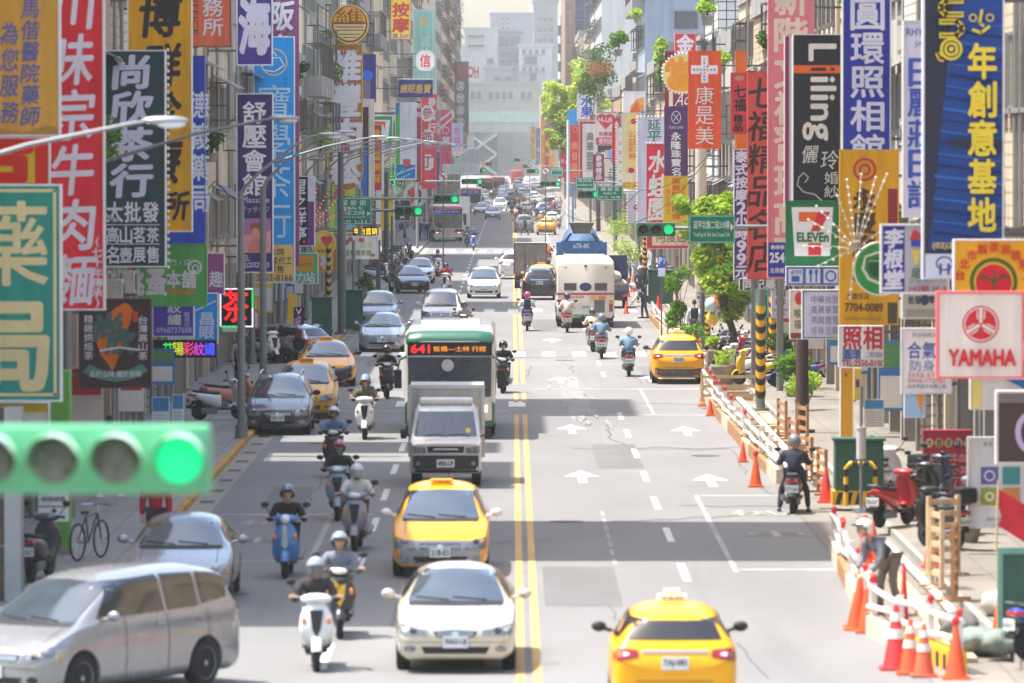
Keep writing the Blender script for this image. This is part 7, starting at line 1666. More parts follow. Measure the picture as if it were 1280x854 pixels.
# people on foot
PG = 'people on foot'
def ped(label, pose, px, py, rz, z=.13, **kw):
 Y = FPX * (CAMH - z) / (py - 187.0); person(label, pose, ((px - 640) / KK(Y), Y, z), rz, group=PG, **kw)
ped('person in jeans and white shoes half hidden by the green pillar', 'walk', 136, 622, rad(160), shirt=(90, 110, 130), trousers=(70, 96, 120), shoes=(220, 220, 216))
ped('man in a maroon jacket and blue cap with his hand raised', 'hold', 373, 462, rad(-60), shirt=(96, 44, 56), trousers=(34, 34, 40), cap=(96, 120, 170))
ped('man in grey leaning at the wall behind the lamp post', 'stand', 297, 487, rad(50), shirt=(140, 140, 144), trousers=(52, 56, 74))
ped('worker in grey and a white hard hat bent over the barrier', 'bend', 1112, 768, rad(-50), z=.02, shirt=(124, 124, 130), trousers=(120, 110, 96), hair=False, helmet=(232, 230, 226), vest=(62, 66, 82))
ped('man in a white shirt with a black backpack walking away', 'walk', 868, 432, PI, shirt=(206, 212, 226), trousers=(52, 54, 60), bag=(36, 36, 42))
ped('worker in white bent over by the traffic cones', 'bend', 806, 398, rad(-80), shirt=(214, 214, 220), trousers=(70, 84, 110), hair=False, helmet=(234, 232, 230), vest=(70, 80, 110))
ped('worker with a white hard hat behind the bent one', 'stand', 800, 378, rad(20), shirt=(70, 76, 96), trousers=(60, 62, 70), hair=False, helmet=(232, 230, 228))
ped('worker in dark clothes beside the red flagpole cones', 'stand', 824, 376, rad(-30), shirt=(60, 56, 54), trousers=(56, 56, 60), hair=False, helmet=(236, 234, 232))
ped('woman with a pale sun hat behind the flatbed truck', 'walk', 793, 352, rad(10), shirt=(226, 206, 206), trousers=(170, 170, 180), hat=(230, 214, 190))
ped('man in black behind the woman with the sun hat', 'walk2', 800, 350, PI, shirt=(46, 46, 50), trousers=(80, 90, 110))
ped('person with a white top on the far sunny pavement', 'walk', 786, 350, 0, shirt=(220, 220, 224), trousers=(90, 96, 120))
ped('man in a blue shirt boarding the far bus', 'walk', 530, 301, PI, shirt=(70, 90, 140), trousers=(120, 140, 170))
ped('person in black waiting at the far bus', 'stand', 536, 302, 0, shirt=(40, 40, 48), trousers=(44, 44, 50))
ped('person in dark blue waiting at the far bus', 'stand', 524, 300, rad(40), shirt=(44, 54, 90), trousers=(50, 54, 70))
ped('person with a cream bag by the far bus door', 'walk2', 541, 303, rad(-60), shirt=(190, 180, 160), trousers=(80, 70, 64))
ped('man in black striding across behind the silver off-roader', 'walk', 656, 294, rad(-70), z=0.0, shirt=(48, 46, 48), trousers=(56, 54, 56))
ped('rider resting in red behind the turning minivan', 'stand', 194, 705, 0, z=.13, shirt=(176, 30, 44), trousers=(40, 40, 48), helmet=(170, 170, 174), hair=False, visor=(60, 64, 70))
# ------------------------------------------------------------------ trees and plants
def leaf_mat(rgb, back):
 m = bpy.data.materials.new('leaf'); m.use_nodes = True
 nt = m.node_tree; N = nt.nodes; L = nt.links; N.remove(N['Principled BSDF'])
 d = N.new('ShaderNodeBsdfDiffuse'); tr = N.new('ShaderNodeBsdfTranslucent'); mx = N.new('ShaderNodeMixShader'); mx.inputs[0].default_value = .42
 oi = N.new('ShaderNodeNewGeometry'); rp = N.new('ShaderNodeMapRange'); rp.inputs[3].default_value = .65; rp.inputs[4].default_value = 1.25
 L.new(oi.outputs['Random Per Island'], rp.inputs[0])
 for s, c in ((d, rgb), (tr, back)):
  v = N.new('ShaderNodeVectorMath'); v.operation = 'SCALE'; v.inputs[0].default_value = [lin(q) for q in c]; L.new(rp.outputs[0], v.inputs['Scale']); L.new(v.outputs[0], s.inputs['Color'])
 L.new(d.outputs[0], mx.inputs[1]); L.new(tr.outputs[0], mx.inputs[2]); L.new(mx.outputs[0], N['Material Output'].inputs[0])
 return m
LF_Y = leaf_mat((148, 178, 62), (186, 210, 74)); LF_G = leaf_mat((86, 128, 44), (130, 170, 50)); LF_D = leaf_mat((58, 88, 44), (84, 120, 50)); LF_R = leaf_mat((150, 110, 80), (170, 130, 90))
BARK = M((96, 84, 70), rough=.9, noise=.35, scale=6)
def leaves(mb, c, r, n, size, rg, flat=1.0):
 for _ in range(n):
  while True:
   q = Vector((rg.uniform(-1, 1), rg.uniform(-1, 1), rg.uniform(-1, 1)))
   if q.length <= 1: break
  q = q.normalized() * (q.length ** .55)
  p = Vector(c) + Vector((q.x * r, q.y * r, q.z * r * flat))
  u = Vector((rg.gauss(0, 1), rg.gauss(0, 1), rg.gauss(0, .6))).normalized(); v = u.cross(Vector((rg.gauss(0, 1), rg.gauss(0, 1), rg.gauss(0, 1)))).normalized()
  s = size * rg.uniform(.6, 1.3)
  mb.add([p - u * s, p - v * s * .5, p + u * s, p + v * s * .5], [(0, 1, 2, 3)])
def tree(label, loc, clumps, n, size, lm, trunk=.14, group='street trees', seed=1, name='street_tree'):
 rg = random.Random(seed); t = thing(name, label, 'tree', loc, 0, group)
 mb = MB(); zmin = min(c[2] - c[3] for c in clumps); top = Vector((sum(c[0] for c in clumps) / len(clumps), sum(c[1] for c in clumps) / len(clumps), zmin + .5))
 pts = [Vector((0, 0, 0)), Vector((rg.uniform(-.1, .1), 0, top.z * .5)), top]
 mb.tube(pts, [trunk, trunk * .8, trunk * .6], 9)
 for c in clumps:
  e = Vector(c[:3]); m_ = top.lerp(e, .5) + Vector((0, 0, -.1 * c[3])); mb.tube([top - Vector((0, 0, .3)), m_, e], [trunk * .5, trunk * .3, trunk * .12], 6)
  for _ in range(3):
   a = Vector((rg.uniform(-1, 1), rg.uniform(-1, 1), rg.uniform(-.3, 1))) * c[3] * .8; mb.tube([m_, e + a * .5, e + a], [trunk * .2, trunk * .12, trunk * .05], 5)
 mb.build('trunk', BARK, t, smooth=60)
 mb = MB()
 for c in clumps:
  k = 9
  for _ in range(k):                       # sub-clumps leave gaps between them
   q = Vector((rg.gauss(0, .48), rg.gauss(0, .48), rg.gauss(0, .42))) * c[3]
   leaves(mb, Vector(c[:3]) + q, c[3] * rg.uniform(.3, .6), int(n / len(clumps) / k), size, rg, .75)
 mb.build('crown', lm, t, fix=False)
 return t
def shrub(label, loc, r, h, n, lm, size=.09, pot=None, cat='plant', seed=0, group='plants along the street', name='potted_plant'):
 rg = random.Random(seed + int(abs(loc[0] * 13 + loc[1]))); t = thing(name, label, cat, loc, 0, group); z0 = 0
 if pot:
  mb = MB(); mb.lathe([(pot * .7, 0), (pot, pot * 1.3), (pot * 1.08, pot * 1.35), (pot * 1.05, pot * 1.5), (pot * .9, pot * 1.5), (pot * .85, pot * 1.3)], 14); mb.build('pot', M((150, 140, 124), rough=.8, noise=.25), t, smooth=40); z0 = pot * 1.3
 mb = MB()
 for _ in range(5): mb.tube([(0, 0, z0 - .02), (rg.uniform(-.3, .3) * r, rg.uniform(-.3, .3) * r, z0 + h * .4), (rg.uniform(-.8, .8) * r, rg.uniform(-.8, .8) * r, z0 + h * .85)], [.02, .014, .006], 5)
 mb.build('stem', BARK, t)
 mb = MB()
 for _ in range(7): leaves(mb, (rg.uniform(-.55, .55) * r, rg.uniform(-.55, .55) * r, z0 + h * rg.uniform(.3, .85)), r * .5, n // 7, size, rg, .9)
 mb.build('foliage', lm, t, fix=False)
 return t
Yt = 196; x0 = 7.55
tree('bright green street tree behind the green lane board', (x0, Yt, .13), [(-.9, 0, 4.9, .85), (-.2, .2, 5.2, .85), (.4, 0, 4.6, .75), (-.2, 0, 3.0, 1.0), (.3, .2, 3.6, .85), (-.6, -.1, 3.4, .8), (.15, 0, 2.4, .65), (-1.2, 0, 5.4, .6)], 9500, .1, LF_Y, .17, seed=2)
tree('second street tree whose trunk stands beside the scooters', (8.25, 190, .13), [(-.2, 0, 4.0, .9), (.4, .2, 4.6, .8), (-.5, .3, 3.2, .6), (.1, -.2, 5.2, .7)], 2600, .085, LF_G, .16, seed=3)
tree('tall yellow green tree rising over the far sunny signs', (5.6 + 2.3, 520, .13), [(-2.9, 0, 12.4, 1.5), (-1.6, 0, 13.6, 1.4), (-3.6, .5, 10.6, 1.5), (-2.0, 0, 10.6, 1.7), (-.8, .3, 11.8, 1.4), (-3.4, 0, 8.6, 1.3), (-1.4, 0, 8.2, 1.2), (-2.6, 0, 11.5, 1.4), (-2.2, 0, 9.4, 1.4)], 11000, .2, leaf_mat((176, 196, 84), (206, 222, 96)), .22, seed=4)
def roof_plants(label, px, py, Y, r, h, n, lm, seed):
 p = AT(px, py, Y); return shrub(label, (p.x, Y, p.z), r, h, n, lm, .14, .3, seed=seed, group='plants on roofs and balconies')
roof_plants('dark green creeper hanging over the far sunny roofs', 741, 150, 470, 2.2, 6.0, 1500, LF_D, 1)
roof_plants('second dark bush on the far sunny roofs', 752, 128, 455, 1.5, 3.2, 700, LF_D, 2)
roof_plants('reddish withered bush on the far sunny roofs', 750, 112, 452, 1.2, 1.8, 400, LF_R, 3)
roof_plants('bright round bush in a rooftop planter', 773, 70, 400, .75, 1.6, 700, LF_G, 4)
roof_plants('small fern on a ledge high on the sunny side', 797, 29, 390, .5, .5, 200, LF_Y, 5)
roof_plants('leafy vine beside the pawnshop disc', 826, 98, 300, .5, 1.8, 420, LF_Y, 6)
roof_plants('thin vine under the pawnshop disc', 826, 126, 298, .4, 1.5, 240, LF_G, 7)
roof_plants('balcony plants on the white tiled house', 884, 32, 270, .55, 1.2, 420, LF_Y, 8)
roof_plants('plants spilling from a shady balcony near the gilt emblem', 386, 45, 330, .9, 1.8, 520, LF_G, 9)
roof_plants('white flowering balcony plant on the shady side', 379, 56, 331, .5, .9, 220, leaf_mat((190, 196, 170), (190, 200, 150)), 10)
roof_plants('small balcony plants above the teal sign', 525, 52, 500, .8, 1.0, 240, LF_G, 11)
roof_plants('plants on a balcony rail by the sky blue sign', 292, 205, 240, .35, 2.6, 420, LF_G, 12)
for (px, py, Y, r, h, n, lm, lb) in ((851, 420, 207, .6, 3.2, 900, LF_G, 'climbing plant on a pole by the road works'), (862, 440, 203, .7, 1.0, 420, LF_G, 'low bush at the foot of the climbing plant'), (784, 342, 316, .9, 2.2, 600, LF_Y, 'young tree in a pot beyond the flatbed truck'), (770, 300, 420, 1.4, 3.0, 700, LF_Y, 'pale green bushes behind the mixer'),
  (990, 500, 172, .7, 1.1, 700, LF_G, 'big leaved plants beside the red flag'), (1003, 512, 163, .6, .7, 420, LF_Y, 'bright low plants beside the red flag'), (975, 468, 186, .6, 1.2, 420, LF_D, 'dark shrub behind the striped pole'), (1213, 700, 108, .35, .6, 260, LF_G, 'plant under the board with coloured squares'),
  (462, 400, 246, .5, 1.6, 460, LF_G, 'pavement shrub behind the silver off-roader'), (455, 412, 243, .5, 1.9, 420, LF_D, 'dark pavement shrub by the dark pole')):
 shrub(lb, ((px - 640) / KK(Y), Y, .13), r, h, n, lm, .09, .22, group='plants along the street')
for i, (px, py, Y, lb) in enumerate(((905, 490, 181, 'stone planter nearest the yellow taxi'), (893, 462, 195, 'stone planter behind the nearest one'))):
 shrub(lb, ((px - 640) / KK(Y), Y, .13), .4, .55, 260, LF_Y, .08, .42)
# ------------------------------------------------------------------ poles, lamps, signals
POLE = M((132, 136, 136), rough=.5, metal=.35, noise=.15, scale=1.2); POLED = M((84, 90, 88), rough=.6, noise=.2); POLEB = M((60, 52, 46), rough=.7, noise=.2)
STRY = M((236, 178, 30), rough=.6, noise=.15); STRB = M((40, 38, 36), rough=.7)
def lamp(label, Y, z=8.1, reach=2.2, X=-7.0):
 t = thing('street_lamp', label, 'street lamp', (X, Y, .13), 0, 'street lamps on the shady kerb')
 mb = MB(); mb.cyl((0, 0, 0), (0, 0, 6.4), .11, .085, 12); mb.cyl((0, 0, 0), (0, 0, .35), .17, .16, 12); mb.build('pole', POLE, t, smooth=40)
 mb = MB(); mb.tube([(0, 0, 6.3), (.1, 0, z - 1.45), (.5, 0, z - 1.05), (reach * .6, 0, z - .42), (reach - .4, 0, z - .15), (reach - .1, 0, z - .1)], [.06, .05, .04, .032, .028, .024], 8); mb.build('arm', POLE, t, smooth=50)
 mb = MB(); mb.ell((reach + .12, 0, z - .09), (.32, .1, .06), 14, 8); mb.build('lamp_head', M((168, 170, 170), rough=.35, metal=.4), t, smooth=60)
 mb = MB(); mb.ell((reach + .2, 0, z - .14), (.2, .09, .06), 12, 6); mb.build('lamp_glass', LAMPW, t, smooth=60)
for i, Y in enumerate((76, 115.6, 147, 160, 198, 222, 250, 278, 300, 330, 365, 400, 440, 480, 530, 590, 660)):
 lamp('grey street lamp %s on the shady kerb' % ('nearest the viewer', 'second nearest', 'beside the parked people carrier', 'fourth nearest, by the taxi', 'fifth nearest, by the sky blue sign', 'by the dark pole', 'by the silver off-roader', 'by the garden sign', 'by the black parked saloon', 'before the scooter row', 'in the scooter row', 'past the scooter row', 'before the bus', 'at the bus stop', 'just past the bus stop', 'far past the bus stop', 'farthest of the row')[i], Y, (7.95, 8.2, 7.95, 8.05)[i] if i < 4 else 8.0, 2.2 if i in (2, 3) else 4.3, -7.0 if i in (2, 3) else -9.05)
def post(label, px, py, top, r=.07, m=None, stripes=None, cat='pole', z=.13, Y=None, group='posts along the pavements'):
 Y = Y or FPX * (CAMH - z) / (py - 187.0); h = AT(px, top, Y).z - z
 t = thing('street_pole', label, cat, ((px - 640) / KK(Y), Y, z), 0, group)
 mb = MB(); mb.cyl((0, 0, 0), (0, 0, h), r, r * .9, 12); mb.cyl((0, 0, 0), (0, 0, .08), r * 1.9, r * 1.9, 12); mb.build('post', m or POLED, t, smooth=40)
 if stripes:
  a, b = stripes; n = 7; mb = MB()
  mb.cyl((0, 0, a), (0, 0, b), r + .012, r + .012, 14, 0)
  for i in range(n):
   z0 = a + (b - a) * (i + .1) / n; hh = (b - a) / n * .5; k = 14; vs = []
   for j in range(k + 1):
    an = 2 * PI * j / k; dz = .16 * math.sin(an); vs += [((r + .016) * math.cos(an), (r + .016) * math.sin(an), z0 + dz * .8 + .05), ((r + .016) * math.cos(an), (r + .016) * math.sin(an), z0 + dz * .8 + .05 + hh)]
   mb.add(vs, [(2 * j, 2 * j + 2, 2 * j + 3, 2 * j + 1) for j in range(k)], 1)
  mb.build('warning_sleeve', [STRY, STRB], t)
 return t
post('dark pole with a yellow and black sleeve behind the orange sign', 426, 418, 190, .13, POLED)
post('thin pole with yellow and black stripes by the dark pole', 411, 415, 335, .09, STRB, (1.2, 3.6))
post('grey pole with a yellow and black sleeve beside the parked scooters', 951, 514, 362, .13, POLE, (.4, 3.0))
post('thick yellow and black pole behind the grey one', 966, 470, 385, .12, STRY, (.2, 2.6))
post('dark pole beside the man in the white shirt', 878, 440, 290, .09, POLED)
post('striped yellow and black post behind the dark pole', 884, 430, 395, .12, STRY, (.1, 1.6))
post('striped post behind the blue parking sign', 806, 372, 300, .11, STRB, (1.4, 3.2))
post('tall blue post on the far sunny kerb', 716, 300, 226, .09, M((80, 140, 210), rough=.5))
post('pale tall post on the far sunny kerb', 710, 310, 150, .11, M((206, 216, 226), rough=.5))
post('grey post of the garden sign', 442, 390, 300, .08, POLE); post('second grey post of the garden sign', 473, 372, 300, .12, POLED)
post('slim signpost by the dense scooter row', 490, 358, 270, .06, POLED); post('tall grey post by the dense scooter row', 483, 350, 215, .14, POLED)
post('rust red post by the parking sign', 846, 395, 320, .06, M((150, 70, 62), rough=.7))
post('dark slim pole behind the green vertical street sign', 987, 470, 350, .07, POLED)
post('thick beige pole in front of the orange drugstore sign', 876, 400, 186, .28, M((196, 186, 170), rough=.8, noise=.2), Y=255)
post('brown pillar behind the red flag', 1003, 540, 420, .18, M((74, 54, 50), rough=.7), Y=150)
def hexlamp(n): return None
SIGG = M((26, 110, 66), rough=.45, noise=.08, coat=.3); SIGL = M((98, 176, 128), rough=.4, noise=.08); LIT = M((14, 205, 130), emit=.42, noise=0); UNL = M((52, 50, 44), rough=.35, noise=.2, scale=9); LITR = M((250, 60, 50), emit=.6, noise=0)
def signal(label, px, py, Y, n=3, lit=2, side=-1, reach=None, body=None, dia=.3, litm=None, pole_x=None):
 p = AT(px, py, Y); w = dia * 1.32; W = n * w
 t = thing('traffic_light', label, 'traffic light', p, 0, 'traffic lights over the road')
 mb = MB(); mb.bbox(-W / 2, W / 2, -.1, .12, -w * .55, w * .55, .04); mb.build('housing', body or SIGG, t, smooth=40)
 for i in range(n):
  x = -W / 2 + (i + .5) * w
  mb = MB(); mb.ell((x, -.1, 0), (dia / 2, .04, dia / 2), 20, 10); mb.build('lens', (litm or LIT) if i == lit else (UNL if Y > 50 else M((112, 116, 104), rough=.3, noise=.5, scale=14)), t, smooth=60)
  mb = MB(); k = 14; rr_ = dia / 2 + .02; vs = []
  for j in range(k + 1):
   a = -.35 + (PI + .7) * j / k; vs += [(x + rr_ * math.cos(a), -.1, rr_ * math.sin(a)), (x + rr_ * math.cos(a), -.1 - (.3 if math.sin(a) > .2 else .12), rr_ * math.sin(a))]
  mb.add(vs, [(2 * j, 2 * j + 1, 2 * j + 3, 2 * j + 2) for j in range(k)]); mb.build('hood', body or SIGG, t, smooth=60) if Y > 50 else mb.build('hood', M((196, 226, 204), rough=.5), t, smooth=60)
 px_ = pole_x if pole_x is not None else side * 7.15
 dx = px_ - p.x
 mb = MB(); mb.tube([(dx, .2, .02), (0, .2, .04), (math.copysign(W * .4, -dx), .2, .04)], [.075, .05, .04], 8); mb.build('mast_arm', POLE, t, smooth=50)
 mb = MB(); mb.cyl((dx, .2, -p.z + .0), (dx, .2, .5), .12, .1, 12); mb.build('pole', POLE, t, smooth=40)
 return t
signal('large pale green traffic light with four sections close to the viewer', 108, 574, 36, 4, 3, -1, body=SIGL, pole_x=-7.3)
signal('traffic light beside the green burst of bulbs', 511, 264, 237); signal('traffic light above the far red and white bus', 558, 249, 268)
signal('traffic light beside the green lane board', 820, 287, 178, side=1, pole_x=7.6); signal('traffic light left of the big green road board', 736, 243, 305, side=1, pole_x=7.6); signal('traffic light under the no left turn disc', 688, 230, 440, 4, 3, 1, pole_x=8)
signal('far traffic light over the shady lanes', 590, 227, 430, 4, 3); signal('traffic light before the distant buses', 600, 213, 560); signal('distant traffic light over the sunny lanes', 666, 214, 580, 3, 2, 1, pole_x=8); signal('distant red traffic light over the sunny lanes', 656, 208, 720, 3, 0, 1, litm=LITR, pole_x=8); signal('distant red traffic light over the shady lanes', 609, 205, 740, 3, 0, litm=LITR); signal('farthest green traffic light', 645, 200, 860, 3, 0, 1, pole_x=8)
def pictogram(label, px, py, Y, r, ring, bg, ops, sq=False, pole=None, cat='road sign'):
 s = sign(label, px - r, py - r, px + r, py + r, Y, ring if not sq else bg, ops, shape=None if sq else 'disc', frame=None, thick=.05, bracket=False, cat=cat, name='road_sign', group='road signs')
 if pole:
  z = AT(px, py, Y).z; mb = MB(); mb.cyl((r / KK(Y), .06, -z + r / KK(Y)), (r / KK(Y), .06, 2 * r / KK(Y)), .04, n=8); mb.build('post', POLED, s)
 return s
def noturn(label, px, py, Y, r, pole=True): return pictogram(label, px, py, Y, r, (206, 50, 56), None, [('d', px, py, r * .74, r * .74, (232, 228, 224)), ('l', [(px + r * .1, py + r * .45), (px + r * .1, py - r * .1), (px - r * .35, py - r * .1)], r * .24, (50, 46, 46)), ('l', [(px - r * .5, py - r * .5), (px + r * .5, py + r * .5)], r * .22, (206, 50, 56))], pole=pole)
noturn('red ringed no turn disc on the shady side', 554, 221, 330, 7); noturn('red ringed no turn disc on the sunny side', 682, 214, 440, 5.4); noturn('small no turn disc over the shady lanes', 584, 206, 560, 4.5); noturn('small no turn disc near the distant red light', 662, 206, 700, 3.5); noturn('red ring sign under the dark pole by the tree', 876, 357, 217, 7)
def board(label, x0, y0, x1, y1, Y, ops, arm=None, bg=(14, 122, 92)):
 s = sign(label, x0, y0, x1, y1, Y, bg, [('l', [(x0 + 1.2, y0 + 1.2), (x1 - 1.2, y0 + 1.2), (x1 - 1.2, y1 - 1.2), (x0 + 1.2, y1 - 1.2), (x0 + 1.2, y0 + 1.2)], .7, (200, 226, 216))] + ops, frame=None, thick=.06, bracket=False, cat='road sign', name='road_sign', group='green road name boards')
 if arm is not None:
  o = s.location; h = (y1 - y0) / KK(Y); mb = MB(); mb.tube([(arm - o.x, .1, h * .6), ((x1 - x0) / KK(Y) * .5, .1, h * .6)], .05, 8); mb.build('mast_arm', POLE, s); mb = MB(); mb.cyl((arm - o.x, .1, -o.z), (arm - o.x, .1, h), .11, n=10); mb.build('pole', POLE, s)
 return s
LG = (226, 240, 234)
board('green street board hung before the gilt framed sign', 419, 247, 465, 281, 236, [T('保 安 街', 426, 250, 458, 257, LG, 'h', .01), T('BaoAn St.', 430, 258, 454, 262, LG, 'h'), T('延平北路二段200巷', 423, 263, 456, 269, LG, 'h', .01), T('YanPing N. Rd. Sec.2 Lane 200', 423, 270, 456, 273, LG, 'h'), T('63-91', 424, 275, 438, 279, LG, 'h'), T('1-11', 444, 275, 458, 279, LG, 'h'), ('p', [(459, 264), (463, 267), (459, 270)], LG)], arm=-7.0)
board('green lane board in front of the bright tree', 861, 269, 919, 304, 176, [T('延平北路二段210巷', 867, 276, 912, 286, LG, 'h', .015), T('YanPing N. Rd. Sec.2 Lane 210', 867, 291, 912, 297, LG, 'h', .01), ('p', [(913, 279), (917, 284), (913, 289)], LG)], arm=8.3)
board('large green board naming a cross street over the mixer', 746, 232, 779, 251, 300, [T('歸 綏 街', 751, 234, 774, 239, LG, 'h', .01), T('GuiSui St.', 754, 240, 771, 243, LG, 'h'), T('201-211', 749, 245, 760, 248, LG, 'h'), T('166-188', 764, 245, 775, 248, LG, 'h')], arm=7.8)
board('smaller green board above the large one', 719, 222, 743, 237, 350, [T('涼州街', 722, 224, 740, 228, LG, 'c', .01), T('LiangZhou St.', 722, 230, 740, 233, LG, 'h')], arm=7.8)
board('far green board beside the no turn disc', 688, 209, 704, 220, 436, [T('民生西路', 690, 211, 702, 214, LG, 'c', .01)], arm=7.9)
board('green vertical street name sign on the striped grey pole', 943, 361, 961, 397, 166, [T('延平北路', 947, 363, 957, 372, LG, 'c', 0), T('Yan', 945, 373, 952, 377, LG, 'h'), T('Ping', 945, 378, 954, 383, LG, 'h'), T('N. Rd.', 945, 384, 957, 388, LG, 'h'), T('Sec. 2', 945, 390, 957, 394, LG, 'h')])
for (x0, y0, x1, y1, Y, lb) in ((568, 186, 600, 206, 620, 'pale blank board on a mast over the shady lanes'), (553, 205, 600, 218, 520, 'grey back of a wide mast board')): board(lb, x0, y0, x1, y1, Y, [], bg=(186, 190, 188))
s = sign('blue and white parking sign on a thin post', 822, 320, 832, 346, 225, (40, 110, 190), [T('P', 823.5, 322, 827.5, 330, W_, 'h', .04), ('r', 822.5, 335, 831.5, 345.5, (220, 222, 226)), T('機車', 829, 322, 831.6, 330, W_, 'v', .0)], frame=None, thick=.05, bracket=False, name='road_sign', cat='road sign', group='road signs')
mb = MB(); mb.cyl((.16, .05, -AT(0, 346, 225).z), (.16, .05, .8), .03, n=8); mb.build('post', POLED, s)
s = sign('white lane notice under the red ring sign', 869, 364, 891, 375, 216.5, (214, 212, 206), [T('汽車專用', 871, 365, 889, 369, (80, 80, 84), 'c'), T('車道起點', 871, 370, 889, 374, (80, 80, 84), 'c')], frame=None, thick=.04, bracket=False, name='road_sign', cat='road sign', group='road signs')
s = sign('white timetable sheet with a blue heading on a bus stop post', 1080, 499, 1105, 534, 133, (206, 206, 204), [('r', 1081, 500, 1104, 511, (70, 130, 180))] + [('l', [(1083, 515 + i * 3.4), (1102, 515 + i * 3.4)], .8, (150, 150, 152)) for i in range(6)], frame=None, thick=.06, bracket=False, name='bus_stop_sign', cat='bus stop', group=None)
t = thing('bus_stop', 'slim white bus stop pole with a round sleeve by the green cabinet', 'bus stop', ((1077 - 640) / KK(117), 117, .13))
mb = MB(); mb.cyl((0, 0, 0), (0, 0, 2.6), .035, n=8); mb.cyl((0, 0, 0), (0, 0, .04), .18, n=14); mb.build('post', POLE, t, smooth=40)
mb = MB(); mb.cyl((0, 0, 1.1), (0, 0, 1.72), .1, n=16); mb.cyl((0, 0, 1.72), (0, 0, 1.76), .11, n=16); mb.build('sleeve', M((206, 200, 194), rough=.5), t, smooth=40)
s = sign('white arrow plate stacked on a post near the marble pillar', 48, 612, 86, 652, 101, (222, 222, 214), [('r', 48, 632, 86, 634, (120, 120, 116)), ('l', [(68, 648), (68, 638)], 2, (60, 60, 60)), ('p', [(68, 634), (64, 640), (72, 640)], (60, 60, 60)), T('▪▪▪▪', 52, 621, 82, 626, (130, 130, 130), 'c')], frame=None, thick=.05, bracket=False, name='road_sign', cat='road sign', group='road signs')
mb = MB(); mb.cyl((.28, .05, -AT(0, 652, 101).z + .13), (.28, .05, .3), .035, n=8); mb.build('post', POLE, s)
# ------------------------------------------------------------------ strings of bulbs
def burst(label, px, py, Y, arms, m, rope, group='bursts of light bulbs', tips=None):
 p = AT(px, py, Y); t = thing('light_burst', label, 'street decoration', p, 0, group); k = KK(Y)
 for (ex, ey) in arms:
  e = Vector(((ex - px) / k, -.05, (py - ey) / k)); mb = MB(); mb.tube([Vector((0, 0, 0)), e * .5 + Vector((0, -.05, .04)), e], .012, 5)
  a = mb.build('arm', rope, t); mb = MB(); n = max(3, int(e.length / .16))
  for i in range(1, n + 1): mb.ell(e * (i / n) + Vector((0, -.06, 0)), (.03, .03, .03), 7, 4)
  mb.build('bulbs', m, a)
 mb = MB(); mb.cyl((0, .0, 0), (0, .1, 0), .06, n=10); mb.build('hub', POLED, t)
 sx = -1 if p.x < 0 else 1
 mb = MB(); mb.tube([(0, .06, 0), (sx * 7.2 - p.x, .06, .0)], .03, 6); mb.build('bracket', POLE, t)
BG = M((40, 235, 110), emit=.6, noise=0); BW = M((232, 224, 206), rough=.3, noise=0); BO = M((255, 110, 60), emit=.5, noise=0)
burst('green burst of lit bulbs on a lamp post', 490, 228, 345, [(484, 222), (485, 206), (489, 198), (496, 206), (504, 211), (511, 218), (514, 231), (510, 245), (500, 254), (494, 240)], BG, POLED)
burst('orange fan of lit rods by the black sign', 386, 286, 232, [(396, 236), (409, 242), (419, 252), (436, 260)], BO, POLED)
burst('white rope burst with unlit bulbs over the teapot sign', 1070, 312, 117, [(1020, 258), (1010, 275), (1005, 308), (1022, 333), (1046, 245), (1058, 225), (1076, 218), (1094, 222), (1108, 218), (1062, 372), (1100, 290)], BW, M((206, 196, 180), rough=.8))
burst('golden fan of rods far over the shady lanes', 572, 196, 540, [(566, 186), (572, 184), (578, 184), (584, 186), (562, 190)], M((250, 200, 110), emit=.8, noise=0), POLED)
def cable(label, pts, r=.02):
 mb = MB(); q = []
 for a, b in zip(pts, pts[1:]):
  a, b = Vector(a), Vector(b)
  for i in range(8): f = i / 8; c = a.lerp(b, f); c.z -= .06 * (b - a).length * f * (1 - f); q.append(c)
 q.append(Vector(pts[-1])); mb.tube(q, r, 5); tag(mb.build('overhead_cable', BLACK), label, 'cable', 'overhead cables')
cable('black cable crossing in front of the frog garden sign', [AT(700, 262, 330), AT(800, 238, 262), AT(895, 185, 230)], .016)
cable('thin cable from the lottery sign to the road board', [AT(735, 262, 330), AT(880, 205, 226)], .014)
cable('cable along the shady facades', [(-9.6, 110, 6.2), (-9.4, 180, 6.6), (-9.5, 260, 6.4), (-9.5, 360, 6.6)], .025)
cable('second cable along the shady facades', [(-9.5, 120, 9.2), (-9.4, 200, 9.0), (-9.5, 320, 9.4)], .025)
cable('cable along the sunny facades', [(9.4, 100, 6.4), (9.3, 180, 6.6), (9.4, 280, 6.3)], .025)
cable('dark cable sagging under the green street board', [AT(372, 250, 240), AT(436, 245, 236), AT(560, 262, 268)], .016)
